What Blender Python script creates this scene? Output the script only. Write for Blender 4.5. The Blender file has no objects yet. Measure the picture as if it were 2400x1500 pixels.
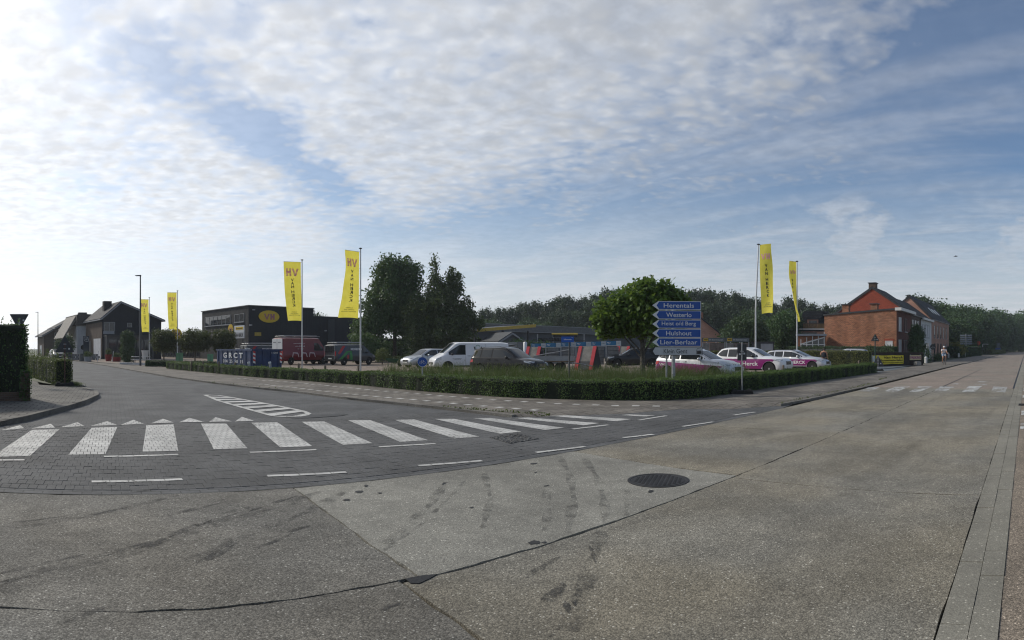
import bpy, bmesh, math, random
import numpy as np
from mathutils import Vector, Matrix

random.seed(7); RNG = np.random.default_rng(11)
scene = bpy.context.scene
COL = scene.collection
R = math.radians

# ------------------------------------------------------------------ camera
# The photograph is a hand-held panorama: a cylindrical picture about 101 degrees wide.
# World: X runs along the main road, Y to its left, eye 1.6 m above the road.
FPX, XV, Y0, EYE = 1365.0, 2406.0, 817.0, 1.6
cam = bpy.data.cameras.new('camera')
cam.type = 'PANO'; cam.panorama_type = 'CENTRAL_CYLINDRICAL'
cam.central_cylindrical_radius = 1.0
cam.central_cylindrical_range_u_min = -1200 / FPX; cam.central_cylindrical_range_u_max = 1200 / FPX
cam.central_cylindrical_range_v_min = -(1500 - Y0) / FPX; cam.central_cylindrical_range_v_max = Y0 / FPX
cam.clip_start = 0.05; cam.clip_end = 3000
cam_o = bpy.data.objects.new('camera', cam); COL.objects.link(cam_o)
cam_o.location = (0, 0, EYE)
cam_o.rotation_euler = (R(90), 0, (XV - 1200) / FPX - R(90))
scene.camera = cam_o

# ------------------------------------------------------------------ sun, exposure
SUN_AZ, SUN_EL = R(118), R(33)
sun = bpy.data.lights.new('sun', 'SUN'); sun.energy = 2.1; sun.angle = R(5.0); sun.color = (1.0, 0.93, 0.82)
sun_o = bpy.data.objects.new('sun', sun); COL.objects.link(sun_o)
sd = Vector((math.cos(SUN_AZ) * math.cos(SUN_EL), math.sin(SUN_AZ) * math.cos(SUN_EL), math.sin(SUN_EL)))
sun_o.rotation_euler = sd.to_track_quat('Z', 'Y').to_euler()
sun_o.location = (0, 0, 60)
vs = scene.view_settings
vs.view_transform = 'Standard'; vs.look = 'None'; vs.exposure = 0.40; vs.gamma = 1.0; vs.use_curve_mapping = False
try:
    scene.cycles.max_bounces = 6; scene.cycles.transparent_max_bounces = 12
    scene.cycles.use_denoising = True; scene.cycles.filter_width = 1.15
    scene.cycles.caustics_reflective = False; scene.cycles.caustics_refractive = False
except Exception: pass

# ------------------------------------------------------------------ node helpers
class NT:
    def __init__(s, tree): s.t = tree; s.n = tree.nodes; s.l = tree.links
    def new(s, typ, **kw):
        n = s.n.new(typ)
        for k, v in kw.items(): setattr(n, k, v)
        return n
    def put(s, sock, v):
        if v is None: return
        if isinstance(v, bpy.types.NodeSocket): s.l.new(v, sock)
        elif isinstance(v, (tuple, list)):
            v = tuple(v)
            if sock.type == 'RGBA' and len(v) == 3: v = v + (1,)
            sock.default_value = v
        else: sock.default_value = v
    def math(s, op, a, b=None, c=None, clamp=False):
        n = s.new('ShaderNodeMath', operation=op, use_clamp=clamp)
        s.put(n.inputs[0], a); s.put(n.inputs[1], b); s.put(n.inputs[2], c); return n.outputs[0]
    def vmath(s, op, a, b=None, out=0):
        n = s.new('ShaderNodeVectorMath', operation=op); s.put(n.inputs[0], a); s.put(n.inputs[1], b); return n.outputs[out]
    def ramp(s, f, lo, hi, a=0.0, b=1.0, smooth=True):
        n = s.new('ShaderNodeMapRange', interpolation_type='SMOOTHSTEP' if smooth else 'LINEAR', clamp=True)
        s.put(n.inputs[0], f); n.inputs[1].default_value = lo; n.inputs[2].default_value = hi
        n.inputs[3].default_value = a; n.inputs[4].default_value = b; return n.outputs[0]
    def mix(s, f, a, b, mode='MIX'):
        n = s.new('ShaderNodeMix', data_type='RGBA', blend_type=mode); n.clamp_factor = True
        s.put(n.inputs[0], f); s.put(n.inputs[6], a); s.put(n.inputs[7], b); return n.outputs[2]
    def noise(s, vec, scale, detail=4, rough=0.5, dist=0.0, out=0):
        n = s.new('ShaderNodeTexNoise'); s.put(n.inputs['Vector'], vec); s.put(n.inputs['Scale'], scale)
        n.inputs['Detail'].default_value = detail; n.inputs['Roughness'].default_value = rough
        n.inputs['Distortion'].default_value = dist; return n.outputs[out]
    def vor(s, vec, scale, feature='F1', out=0, rnd=1.0):
        n = s.new('ShaderNodeTexVoronoi', feature=feature); s.put(n.inputs['Vector'], vec); s.put(n.inputs['Scale'], scale)
        n.inputs['Randomness'].default_value = rnd; return n.outputs[out]
    def comb(s, x, y, z):
        n = s.new('ShaderNodeCombineXYZ'); s.put(n.inputs[0], x); s.put(n.inputs[1], y); s.put(n.inputs[2], z); return n.outputs[0]
    def sep(s, v):
        n = s.new('ShaderNodeSeparateXYZ'); s.put(n.inputs[0], v); return n.outputs
    def mapv(s, v, loc=(0, 0, 0), rot=(0, 0, 0), sc=(1, 1, 1)):
        n = s.new('ShaderNodeMapping'); s.put(n.inputs[0], v); n.inputs[1].default_value = loc
        n.inputs[2].default_value = rot; n.inputs[3].default_value = sc; return n.outputs[0]

# ------------------------------------------------------------------ world: Nishita sky with altocumulus and cirrus decks
world = bpy.data.worlds.new('World'); scene.world = world; world.use_nodes = True
def build_world():
    w = NT(world.node_tree); w.n.clear()
    out = w.new('ShaderNodeOutputWorld'); bg = w.new('ShaderNodeBackground'); bg.inputs[1].default_value = 0.10
    w.l.new(bg.outputs[0], out.inputs[0])
    sky = w.new('ShaderNodeTexSky', sky_type='NISHITA'); sky.sun_disc = False
    sky.sun_elevation = SUN_EL; sky.sun_rotation = R(90) - SUN_AZ
    sky.air_density = 1.0; sky.dust_density = 1.2; sky.ozone_density = 1.6
    d = w.new('ShaderNodeTexCoord').outputs['Generated']
    x, y, z = w.sep(d)[0:3]
    zc = w.math('MAXIMUM', z, 0.0)
    zz = w.math('ADD', zc, 0.035)
    # the cloud deck as a level sheet: direction over height
    p = w.comb(w.math('DIVIDE', x, zz), w.math('DIVIDE', y, zz), 0.0)
    warp = w.noise(p, 0.9, 3, 0.5, out=1)
    pw = w.vmath('ADD', p, w.vmath('SCALE', w.vmath('SUBTRACT', warp, (0.5, 0.5, 0.5)), None))
    # SCALE uses the 4th input
    for n in w.n:
        if n.type == 'VECT_MATH' and n.operation == 'SCALE': n.inputs[3].default_value = 0.7
    sundot = w.vmath('DOT_PRODUCT', d, tuple(sd), out=1)
    glow = w.math('POWER', w.math('MAXIMUM', w.math('MULTIPLY_ADD', sundot, 0.5, 0.5), 0.0), 5.0)
    # --- altocumulus: puffs in rows
    rows = w.mapv(pw, rot=(0, 0, R(-38)), sc=(1.0, 0.62, 1.0))
    n1 = w.noise(rows, 2.1, 6, 0.58, 0.2)
    n2 = w.noise(pw, 9.5, 4, 0.55, 0.15)
    n3 = w.math('SUBTRACT', 1.0, w.vor(w.vmath('ADD', pw, w.vmath('SCALE', w.vmath('SUBTRACT', w.noise(p, 9.0, 2, 0.5, out=1), (0.5, 0.5, 0.5)), None)), 13.0, 'SMOOTH_F1'))
    for n in w.n:
        if n.type == 'VECT_MATH' and n.operation == 'SCALE' and not n.inputs[3].is_linked and n.inputs[3].default_value != 0.7: n.inputs[3].default_value = 0.12
    big = w.noise(w.mapv(p, loc=(3.1, 1.7, 0)), 0.42, 2, 0.5)
    # the blue lane that cuts across the deck on the left
    def seg(a, b):
        ab = (b[0] - a[0], b[1] - a[1]); L2 = ab[0] ** 2 + ab[1] ** 2
        pa = w.vmath('SUBTRACT', pw, (a[0], a[1], 0))
        t = w.math('DIVIDE', w.vmath('DOT_PRODUCT', pa, (ab[0], ab[1], 0), out=1), L2, clamp=True)
        q = w.new('ShaderNodeVectorMath', operation='SCALE'); q.inputs[0].default_value = (ab[0], ab[1], 0); w.put(q.inputs[3], t)
        return w.vmath('LENGTH', w.vmath('SUBTRACT', pa, q.outputs[0]), out=1)
    lane = w.ramp(seg((0.16, 1.88), (1.15, 3.0)), 0.0, 0.32, 1.0, 0.0)
    lane2 = w.ramp(seg((1.3, 3.3), (3.2, 5.2)), 0.0, 0.5, 1.0, 0.0)
    right = w.ramp(w.math('ADD', w.math('DIVIDE', x, zz), w.math('MULTIPLY', w.math('SUBTRACT', n1, 0.5), 1.6)), 1.35, 2.6)   # the deck thins towards the road's end
    cov = w.math('ADD', w.math('MULTIPLY', n1, 0.62), w.math('MULTIPLY', n2, 0.27))
    cov = w.math('ADD', cov, w.math('MULTIPLY', n3, 0.11))
    cov = w.math('ADD', cov, w.math('MULTIPLY', w.math('SUBTRACT', big, 0.5), 0.20))
    cov = w.math('SUBTRACT', cov, w.math('MULTIPLY', lane, 0.195))
    cov = w.math('SUBTRACT', cov, w.math('MULTIPLY', lane2, 0.12))
    cov = w.math('SUBTRACT', cov, w.math('MULTIPLY', right, 0.24))
    cov = w.math('SUBTRACT', cov, w.ramp(w.math('DIVIDE', y, zz), 0.15, 0.95, 0.20, 0.0))
    cov = w.math('MULTIPLY_ADD', w.math('SUBTRACT', cov, 0.42), w.ramp(zc, 0.06, 0.30, 0.25, 1.0), 0.42)      # far off the puffs run together
    alto = w.ramp(cov, 0.23, 0.53)
    alto = w.math('MULTIPLY', alto, w.ramp(zc, 0.04, 0.22, 0.72, 1.0))
    fine = w.ramp(w.math('ADD', w.math('MULTIPLY', n3, 0.6), w.math('MULTIPLY', n2, 0.5)), 0.36, 0.84, 0.76, 1.0)
    alto = w.math('MULTIPLY', alto, w.math('ADD', w.math('MULTIPLY', w.math('SUBTRACT', fine, 1.0), w.ramp(zc, 0.08, 0.30)), 1.0))
    # --- cirrus: long soft streaks
    st = w.mapv(pw, rot=(0, 0, R(8)), sc=(1.15, 0.22, 1.0))
    c1 = w.noise(st, 1.25, 6, 0.55, 0.6)
    c2 = w.noise(w.mapv(pw, loc=(5, 2, 0), rot=(0, 0, R(-20)), sc=(0.8, 0.4, 1)), 2.2, 5, 0.6, 0.4)
    cir = w.math('MULTIPLY', w.ramp(w.math('ADD', w.math('MULTIPLY', c1, 0.75), w.math('MULTIPLY', c2, 0.25)), 0.44, 0.70), 0.62)
    cir = w.math('ADD', cir, w.math('MULTIPLY', w.ramp(w.noise(st, 0.7, 3, 0.5), 0.35, 0.65), 0.12))
    brk = w.ramp(c2, 0.3, 0.62, 0.45, 1.0)
    for a_, b_, wd_, am_ in (((2.20, 2.10), (2.0, 0.70), 0.24, 0.55), ((2.0, 0.70), (1.74, -0.4), 0.20, 0.42), ((3.3, 2.2), (3.1, 0.1), 0.30, 0.42), ((2.75, 1.9), (2.55, 0.9), 0.16, 0.3)):
        cir = w.math('MAXIMUM', cir, w.math('MULTIPLY', w.ramp(seg(a_, b_), 0.0, wd_, am_, 0.0), brk))
    cir = w.math('MULTIPLY', cir, w.ramp(zc, 0.05, 0.2, 0.45, 1.0))
    low = w.math('ADD', w.ramp(zc, 0.0, 0.33, 0.88, 0.0), w.math('MULTIPLY', w.ramp(c2, 0.4, 0.65), w.ramp(zc, 0.08, 0.32, 0.26, 0.0)))   # thick veil low down
    # a small cumulus bank low on the right
    cum = w.math('MULTIPLY', w.ramp(w.noise(w.mapv(d, loc=(0.4, 0.9, 0.2), sc=(6, 6, 13)), 1.0, 6, 0.58), 0.45, 0.62),
                 w.math('MULTIPLY', w.ramp(zc, 0.10, 0.16), w.ramp(zc, 0.22, 0.29, 1.0, 0.0)))
    cum = w.math('MULTIPLY', cum, w.ramp(x, 0.80, 0.93))
    haze_ = w.math('MULTIPLY', glow, 0.45)
    dens = w.math('MAXIMUM', w.math('MAXIMUM', alto, w.math('MAXIMUM', cir, haze_)), w.math('MAXIMUM', low, w.math('MULTIPLY', cum, 0.7)))
    dens = w.math('MULTIPLY', dens, 0.95)
    # --- light in the clouds: forward scatter near the sun, thick parts greyer
    lum = w.math('MULTIPLY_ADD', glow, 4.9, 4.5)
    thick = w.ramp(w.math('ADD', w.math('MULTIPLY', n2, 0.6), w.math('MULTIPLY', n1, 0.4)), 0.34, 0.66, 1.12, 0.80)
    thick = w.math('MULTIPLY_ADD', w.math('SUBTRACT', thick, 1.0), w.ramp(zc, 0.06, 0.3, 0.15, 1.0), 1.0)
    lum = w.math('MULTIPLY', lum, thick)
    lum = w.math('MULTIPLY', lum, w.ramp(zc, 0.0, 0.32, 1.13, 0.97))
    tint = w.mix(glow, (0.915, 0.965, 1.045, 1), (0.985, 0.99, 1.0, 1))
    cl = w.new('ShaderNodeVectorMath', operation='SCALE'); w.put(cl.inputs[0], tint); w.put(cl.inputs[3], lum)
    skyc = w.mix(1.0, sky.outputs[0], (0.68, 0.76, 0.83, 1), 'MULTIPLY')
    col = w.mix(dens, skyc, cl.outputs[0])
    w.l.new(col, bg.inputs[0])
build_world()
try:
    world.cycles.sampling_method = 'MANUAL'; world.cycles.sample_map_resolution = 256
except Exception: pass

# ------------------------------------------------------------------ placing: a pixel column gives a bearing, a distance gives the spot
def bear(x): return (XV - x) / FPX
def gd(x, y, z=0.0):
    d = FPX * EYE / (y - Y0); a = bear(x); return Vector((d * math.cos(a), d * math.sin(a), z))
def at(x, d, z=0.0):
    a = bear(x); return Vector((d * math.cos(a), d * math.sin(a), z))
def hz(y, d): return EYE + (Y0 - y) * d / FPX
# ------------------------------------------------------------------ materials
MATS = {}
def M(name, col, rough=0.75, metal=0.0, var=0.12, scale=3.0, bump=0.0, bscale=40.0, spec=0.4, coat=0.0, trans=0.0, col2=None, alpha=None):
    if name in MATS: return MATS[name]
    m = bpy.data.materials.new(name); m.use_nodes = True; MATS[name] = m
    t = NT(m.node_tree); b = t.n['Principled BSDF']
    co = t.new('ShaderNodeTexCoord').outputs['Object']
    b.inputs['Roughness'].default_value = rough; b.inputs['Metallic'].default_value = metal
    b.inputs['Specular IOR Level'].default_value = spec
    if coat: b.inputs['Coat Weight'].default_value = coat; b.inputs['Coat Roughness'].default_value = 0.05
    c = tuple(col)
    if var > 0:
        c2 = col2 or tuple(v * (1 - 1.6 * var) for v in col)
        f = t.ramp(t.noise(co, scale, 6, 0.6), 0.3, 0.7)
        cc = t.mix(f, c2, tuple(min(1, v * (1 + 0.5 * var)) for v in col)); t.put(b.inputs['Base Color'], cc)
    else: t.put(b.inputs['Base Color'], c)
    if bump > 0:
        bn = t.new('ShaderNodeBump'); bn.inputs['Strength'].default_value = bump; bn.inputs['Distance'].default_value = 0.01
        t.put(bn.inputs['Height'], t.noise(co, bscale, 5, 0.6)); t.l.new(bn.outputs[0], b.inputs['Normal'])
    if trans > 0: b.inputs['Transmission Weight'].default_value = trans
    return m

def leafmat(name, col, var=0.45, trans=0.35, hue=None, spec=0.25):
    if name in MATS: return MATS[name]
    m = bpy.data.materials.new(name); m.use_nodes = True; MATS[name] = m
    t = NT(m.node_tree); b = t.n['Principled BSDF']; out = t.n['Material Output']
    geo = t.new('ShaderNodeNewGeometry')
    co = t.new('ShaderNodeTexCoord').outputs['Object']
    rnd = geo.outputs['Random Per Island']
    hi = hue or tuple(min(1, c * (1 + var)) for c in col); lo = tuple(c * (1 - var) for c in col)
    f = t.math('ADD', t.math('MULTIPLY', rnd, 0.6), t.math('MULTIPLY', t.noise(co, 1.1, 3, 0.6), 0.5), clamp=True)
    c = t.mix(f, lo, hi); t.put(b.inputs['Base Color'], c)
    b.inputs['Roughness'].default_value = 0.55; b.inputs['Specular IOR Level'].default_value = spec
    tr = t.new('ShaderNodeBsdfTranslucent'); t.put(tr.inputs[0], t.mix(0.35, c, (0.25, 0.35, 0.05, 1)))
    ms = t.new('ShaderNodeMixShader'); ms.inputs[0].default_value = trans
    t.l.new(b.outputs[0], ms.inputs[1]); t.l.new(tr.outputs[0], ms.inputs[2]); t.l.new(ms.outputs[0], out.inputs[0])
    return m

def brickmat(name, c1, c2, mortar, bw=0.22, bh=0.065, ms=0.012, axis='wall', rough=0.85, bump=0.5, patch=0.25, off=0.5):
    """brick / tile / paver pattern in metres on the object's own coordinates"""
    if name in MATS: return MATS[name]
    m = bpy.data.materials.new(name); m.use_nodes = True; MATS[name] = m
    t = NT(m.node_tree); b = t.n['Principled BSDF']
    co = t.new('ShaderNodeTexCoord').outputs['Object']
    if axis == 'wall':
        x, y, z = t.sep(co)[0:3]; v = t.comb(t.math('ADD', x, y), z, 0.0)
    else: v = co
    bt = t.new('ShaderNodeTexBrick'); t.put(bt.inputs['Vector'], v); bt.offset = off
    bt.inputs['Scale'].default_value = 1.0; bt.inputs['Brick Width'].default_value = bw; bt.inputs['Row Height'].default_value = bh
    bt.inputs['Mortar Size'].default_value = ms; bt.inputs['Mortar Smooth'].default_value = 0.2; bt.inputs['Bias'].default_value = 0.0
    t.put(bt.inputs['Color1'], c1); t.put(bt.inputs['Color2'], c2); t.put(bt.inputs['Mortar'], mortar)
    f = t.ramp(t.noise(co, 0.8, 6, 0.62), 0.3, 0.72, 1 - patch, 1 + patch * 0.5)
    f2 = t.ramp(t.noise(co, 14, 3, 0.6), 0.25, 0.75, 0.85, 1.12)
    if axis == 'wall': f2 = t.math('MULTIPLY', f2, t.ramp(t.noise(t.mapv(co, sc=(1.4, 1.4, 9)), 1.0, 4, 0.65), 0.3, 0.7, 1 - patch * 0.9, 1 + patch * 0.7))
    cs = t.new('ShaderNodeVectorMath', operation='SCALE'); t.put(cs.inputs[0], bt.outputs[0]); t.put(cs.inputs[3], t.math('MULTIPLY', f, f2))
    t.put(b.inputs['Base Color'], cs.outputs[0]); b.inputs['Roughness'].default_value = rough; b.inputs['Specular IOR Level'].default_value = 0.25
    bn = t.new('ShaderNodeBump'); bn.inputs['Strength'].default_value = bump; bn.inputs['Distance'].default_value = 0.008
    h = t.math('SUBTRACT', t.math('MULTIPLY', t.noise(co, 60, 4, 0.6), 0.4), bt.outputs['Fac'])
    t.put(bn.inputs['Height'], h); t.l.new(bn.outputs[0], b.inputs['Normal'])
    return m

def glassmat(name='window_glass', col=(0.02, 0.025, 0.03), rough=0.04, spec=0.6):
    return M(name, col, rough=rough, var=0, spec=spec)

# ------------------------------------------------------------------ objects
def tag(o, label=None, cat=None, group=None, kind=None):
    if label: o['label'] = label
    if cat: o['category'] = cat
    if group: o['group'] = group
    if kind: o['kind'] = kind
    return o
def thing(name, label, cat, loc=(0, 0, 0), rz=0.0, group=None):
    o = bpy.data.objects.new(name, None); COL.objects.link(o); o.empty_display_size = 0.3
    o.location = loc; o.rotation_euler = (0, 0, rz); return tag(o, label, cat, group)
def link(name, me, mat, parent=None, loc=None, rz=None):
    o = bpy.data.objects.new(name, me); COL.objects.link(o)
    if mat is not None and len(me.materials) == 0:
        for k in (mat if isinstance(mat, (list, tuple)) else [mat]): me.materials.append(k)
    if parent is not None: o.parent = parent
    if loc is not None: o.location = loc
    if rz is not None: o.rotation_euler = (0, 0, rz)
    return o
def copy_tree(o, parent=None):
    c = o.copy(); COL.objects.link(c); c.parent = parent
    for ch in list(o.children): copy_tree(ch, c)
    return c

class MB:
    """collects boxes, prisms, tubes ... as one mesh"""
    def __init__(s): s.v = []; s.f = []; s.m = []
    def add(s, vs, fs, mi=0):
        k = len(s.v); s.v += [tuple(p) for p in vs]
        for f in fs: s.f.append(tuple(i + k for i in f)); s.m.append(mi)
        return s
    def quad(s, a, b, c, d, mi=0): return s.add([a, b, c, d], [(0, 1, 2, 3)], mi)
    def box(s, c, size, rz=0.0, mi=0, taper=1.0, tilt=None):
        hx, hy, hz_ = size[0] / 2, size[1] / 2, size[2] / 2
        vs = [Vector((sx * hx * (taper if sz > 0 else 1), sy * hy * (taper if sz > 0 else 1), sz * hz_)) for sz in (-1, 1) for sy in (-1, 1) for sx in (-1, 1)]
        mt = Matrix.Rotation(rz, 4, 'Z')
        if tilt: mt = mt @ Matrix.Rotation(tilt[1], 4, tilt[0])
        c = Vector(c)
        return s.add([mt @ p + c for p in vs], [(0, 2, 3, 1), (4, 5, 7, 6), (0, 1, 5, 4), (2, 6, 7, 3), (0, 4, 6, 2), (1, 3, 7, 5)], mi)
    def prism(s, pts, z0, z1, mi=0):
        """polygon (x,y) raised from z0 to z1, counter-clockwise"""
        n = len(pts); vs = [(p[0], p[1], z0) for p in pts] + [(p[0], p[1], z1) for p in pts]
        fs = [tuple(range(n - 1, -1, -1)), tuple(range(n, 2 * n))] + [(i, (i + 1) % n, n + (i + 1) % n, n + i) for i in range(n)]
        return s.add(vs, fs, mi)
    def slab(s, pts, axis, a, b, mi=0):
        """outline in the other two axes, thickness along axis"""
        def P(u, v, w): return {'x': (w, u, v), 'y': (u, w, v), 'z': (u, v, w)}[axis]
        n = len(pts); vs = [P(p[0], p[1], a) for p in pts] + [P(p[0], p[1], b) for p in pts]
        fs = [tuple(range(n - 1, -1, -1)), tuple(range(n, 2 * n))] + [(i, (i + 1) % n, n + (i + 1) % n, n + i) for i in range(n)]
        return s.add(vs, fs, mi)
    def tube(s, pts, r, n=8, mi=0, cap=True, r2=None):
        pts = [Vector(p) for p in pts]; m = len(pts); vs = []
        rs = r if isinstance(r, (list, tuple)) else ([r + (r2 - r) * i / (m - 1) for i in range(m)] if r2 is not None else [r] * m)
        for i, p in enumerate(pts):
            t = (pts[min(i + 1, m - 1)] - pts[max(i - 1, 0)]).normalized()
            a = t.orthogonal().normalized() if abs(t.z) < 0.95 else Vector((1, 0, 0)); a = (a - a.dot(t) * t).normalized(); b = t.cross(a)
            for k in range(n):
                g = 2 * math.pi * k / n; vs.append(p + (a * math.cos(g) + b * math.sin(g)) * rs[i])
        fs = [(i * n + k, i * n + (k + 1) % n, (i + 1) * n + (k + 1) % n, (i + 1) * n + k) for i in range(m - 1) for k in range(n)]
        if cap: fs += [tuple(range(n - 1, -1, -1)), tuple((m - 1) * n + k for k in range(n))]
        return s.add(vs, fs, mi)
    def lathe(s, prof, n=16, c=(0, 0, 0), axis='z', mi=0):
        vs = []; c = Vector(c)
        for r, h in prof:
            for k in range(n):
                g = 2 * math.pi * k / n; x, y = r * math.cos(g), r * math.sin(g)
                vs.append(c + Vector({'z': (x, y, h), 'y': (x, h, y), 'x': (h, x, y)}[axis]))
        m = len(prof)
        fs = [(i * n + k, i * n + (k + 1) % n, (i + 1) * n + (k + 1) % n, (i + 1) * n + k) for i in range(m - 1) for k in range(n)]
        fs += [tuple(range(n - 1, -1, -1)), tuple((m - 1) * n + k for k in range(n))]
        return s.add(vs, fs, mi)
    def mesh(s, name, smooth=False, fix=True):
        me = bpy.data.meshes.new(name); me.from_pydata(s.v, [], s.f)
        if len(set(s.m)) > 1: me.polygons.foreach_set('material_index', s.m)
        if fix:
            bm = bmesh.new(); bm.from_mesh(me); bmesh.ops.recalc_face_normals(bm, faces=bm.faces); bm.to_mesh(me); bm.free()
        if smooth:
            me.polygons.foreach_set('use_smooth', [True] * len(me.polygons))
            try: me.set_sharp_from_angle(angle=R(38))
            except Exception: pass
        me.update(); return me
    def build(s, name, mat, parent=None, smooth=False, loc=None, rz=None, fix=True):
        return link(name, s.mesh(name, smooth, fix), mat, parent, loc, rz)

def quads_mesh(name, P):
    """P: (N,k,3) array of separate k-gons"""
    N, k = P.shape[0], P.shape[1]; me = bpy.data.meshes.new(name)
    me.vertices.add(N * k); me.vertices.foreach_set('co', P.reshape(-1).astype(np.float32))
    me.loops.add(N * k); me.loops.foreach_set('vertex_index', np.arange(N * k, dtype=np.int32))
    me.polygons.add(N); me.polygons.foreach_set('loop_start', np.arange(0, N * k, k, dtype=np.int32))
    try: me.polygons.foreach_set('loop_total', np.full(N, k, dtype=np.int32))
    except Exception: pass
    me.update(calc_edges=True); return me

def unit(a): return a / np.maximum(np.linalg.norm(a, axis=-1, keepdims=True), 1e-9)
def leaf_quads(C, size, up=0.25, aspect=0.62, nrm=None, jitter=1.0, droop=0.0):
    """diamond leaves with their centres C"""
    N = len(C); n = RNG.normal(size=(N, 3)) * jitter
    if nrm is not None: n = n * 0.75 + nrm
    n[:, 2] += up; n = unit(n)
    t = RNG.normal(size=(N, 3)); t[:, 2] -= droop; t = unit(t - (t * n).sum(1, keepdims=True) * n); b = np.cross(n, t)
    s = size * RNG.uniform(0.6, 1.3, (N, 1))
    return np.stack([C - t * s * 0.5, C + b * s * 0.5 * aspect + t * s * 0.06, C + t * s * 0.5, C - b * s * 0.5 * aspect + t * s * 0.06], axis=1)

# ------------------------------------------------------------------ lettering
def text_geo(s, shear=0.0, bold=0.0, spacing=1.0):
    if s[0] == '#':      # writing too small to read in the photograph: a line of letter-sized strokes
        n = int(s[1:]); rs = random.Random(n * 7 + 3); v, f = [], []; x = 0.0
        for i in range(n):
            w = rs.uniform(.25, .5); h = rs.choice((.7, .7, 1.0)); k = len(v)
            if rs.random() < .12 and 0 < i < n - 1: x += .5; continue
            v += [(x, 0), (x + w, 0), (x + w, h), (x, h)]; f.append((k, k + 1, k + 2, k + 3)); x += w + .22
        return np.array(v), f
    cu = bpy.data.curves.new('t', 'FONT'); cu.body = s; cu.size = 1.0; cu.align_x = 'LEFT'; cu.resolution_u = 3
    cu.offset = bold; cu.space_character = spacing; cu.shear = shear
    o = bpy.data.objects.new('t', cu); COL.objects.link(o)
    dg = bpy.context.evaluated_depsgraph_get(); me = bpy.data.meshes.new_from_object(o.evaluated_get(dg))
    v = np.array([p.co[:2] for p in me.vertices]) if len(me.vertices) else np.zeros((0, 2)); f = [tuple(p.vertices) for p in me.polygons]
    bpy.data.objects.remove(o); bpy.data.curves.remove(cu); bpy.data.meshes.remove(me)
    return v, f
def text_fit(s, w, h, **kw):
    """text scaled into a w x h box centred on the origin"""
    v, f = text_geo(s, **kw); lo, hi = v.min(0), v.max(0); v = (v - (lo + hi) / 2) / (hi - lo) * np.array([w, h]); return v, f
def letter(name, s, w, h, mat, parent, O, U, V, off=0.004, both=False, **kw):
    """lettering laid on a plane through O with axes U (right) and V (up)"""
    v, f = text_fit(s, w, h, **kw); O, U, V = Vector(O), Vector(U).normalized(), Vector(V).normalized(); N = U.cross(V)
    m = MB(); m.add([O + U * p[0] + V * p[1] + N * off for p in v], f)
    if both: m.add([O + U * p[0] + V * p[1] - N * off for p in v], [t[::-1] for t in f])
    return m.build(name, mat, parent, fix=False)
def vh_logo(w, h, mirror=False):
    """the striped VH mark as small bars, in a w x h box"""
    polys = []; n = 6
    for i in range(n):
        a = i / n; b = (i + 0.74) / n
        for t0, t1 in ((a, b),):
            def vx(t, k): return (0.0 + 0.21 * t) if k == 0 else (0.42 - 0.21 * t)   # t from the top down
            for k in (0, 1):
                x0, x1 = vx(1 - t0, k), vx(1 - t1, k)
                polys.append([(x0, t0), (x0 + 0.15, t0), (x1 + 0.15, t1), (x1, t1)])
            polys.append([(0.62, t0), (0.77, t0), (0.77, t1), (0.62, t1)])
            polys.append([(0.88, t0), (1.03, t0), (1.03, t1), (0.88, t1)])
            if i in (2, 3): polys.append([(0.77, t0), (0.88, t0), (0.88, t1), (0.77, t1)])
    out = []
    for p in polys:
        q = [((x / 1.03 - 0.5) * w, (y - 0.5) * h) for x, y in p]
        out.append([(-x, y) for x, y in q][::-1] if mirror else q)
    return out
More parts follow.
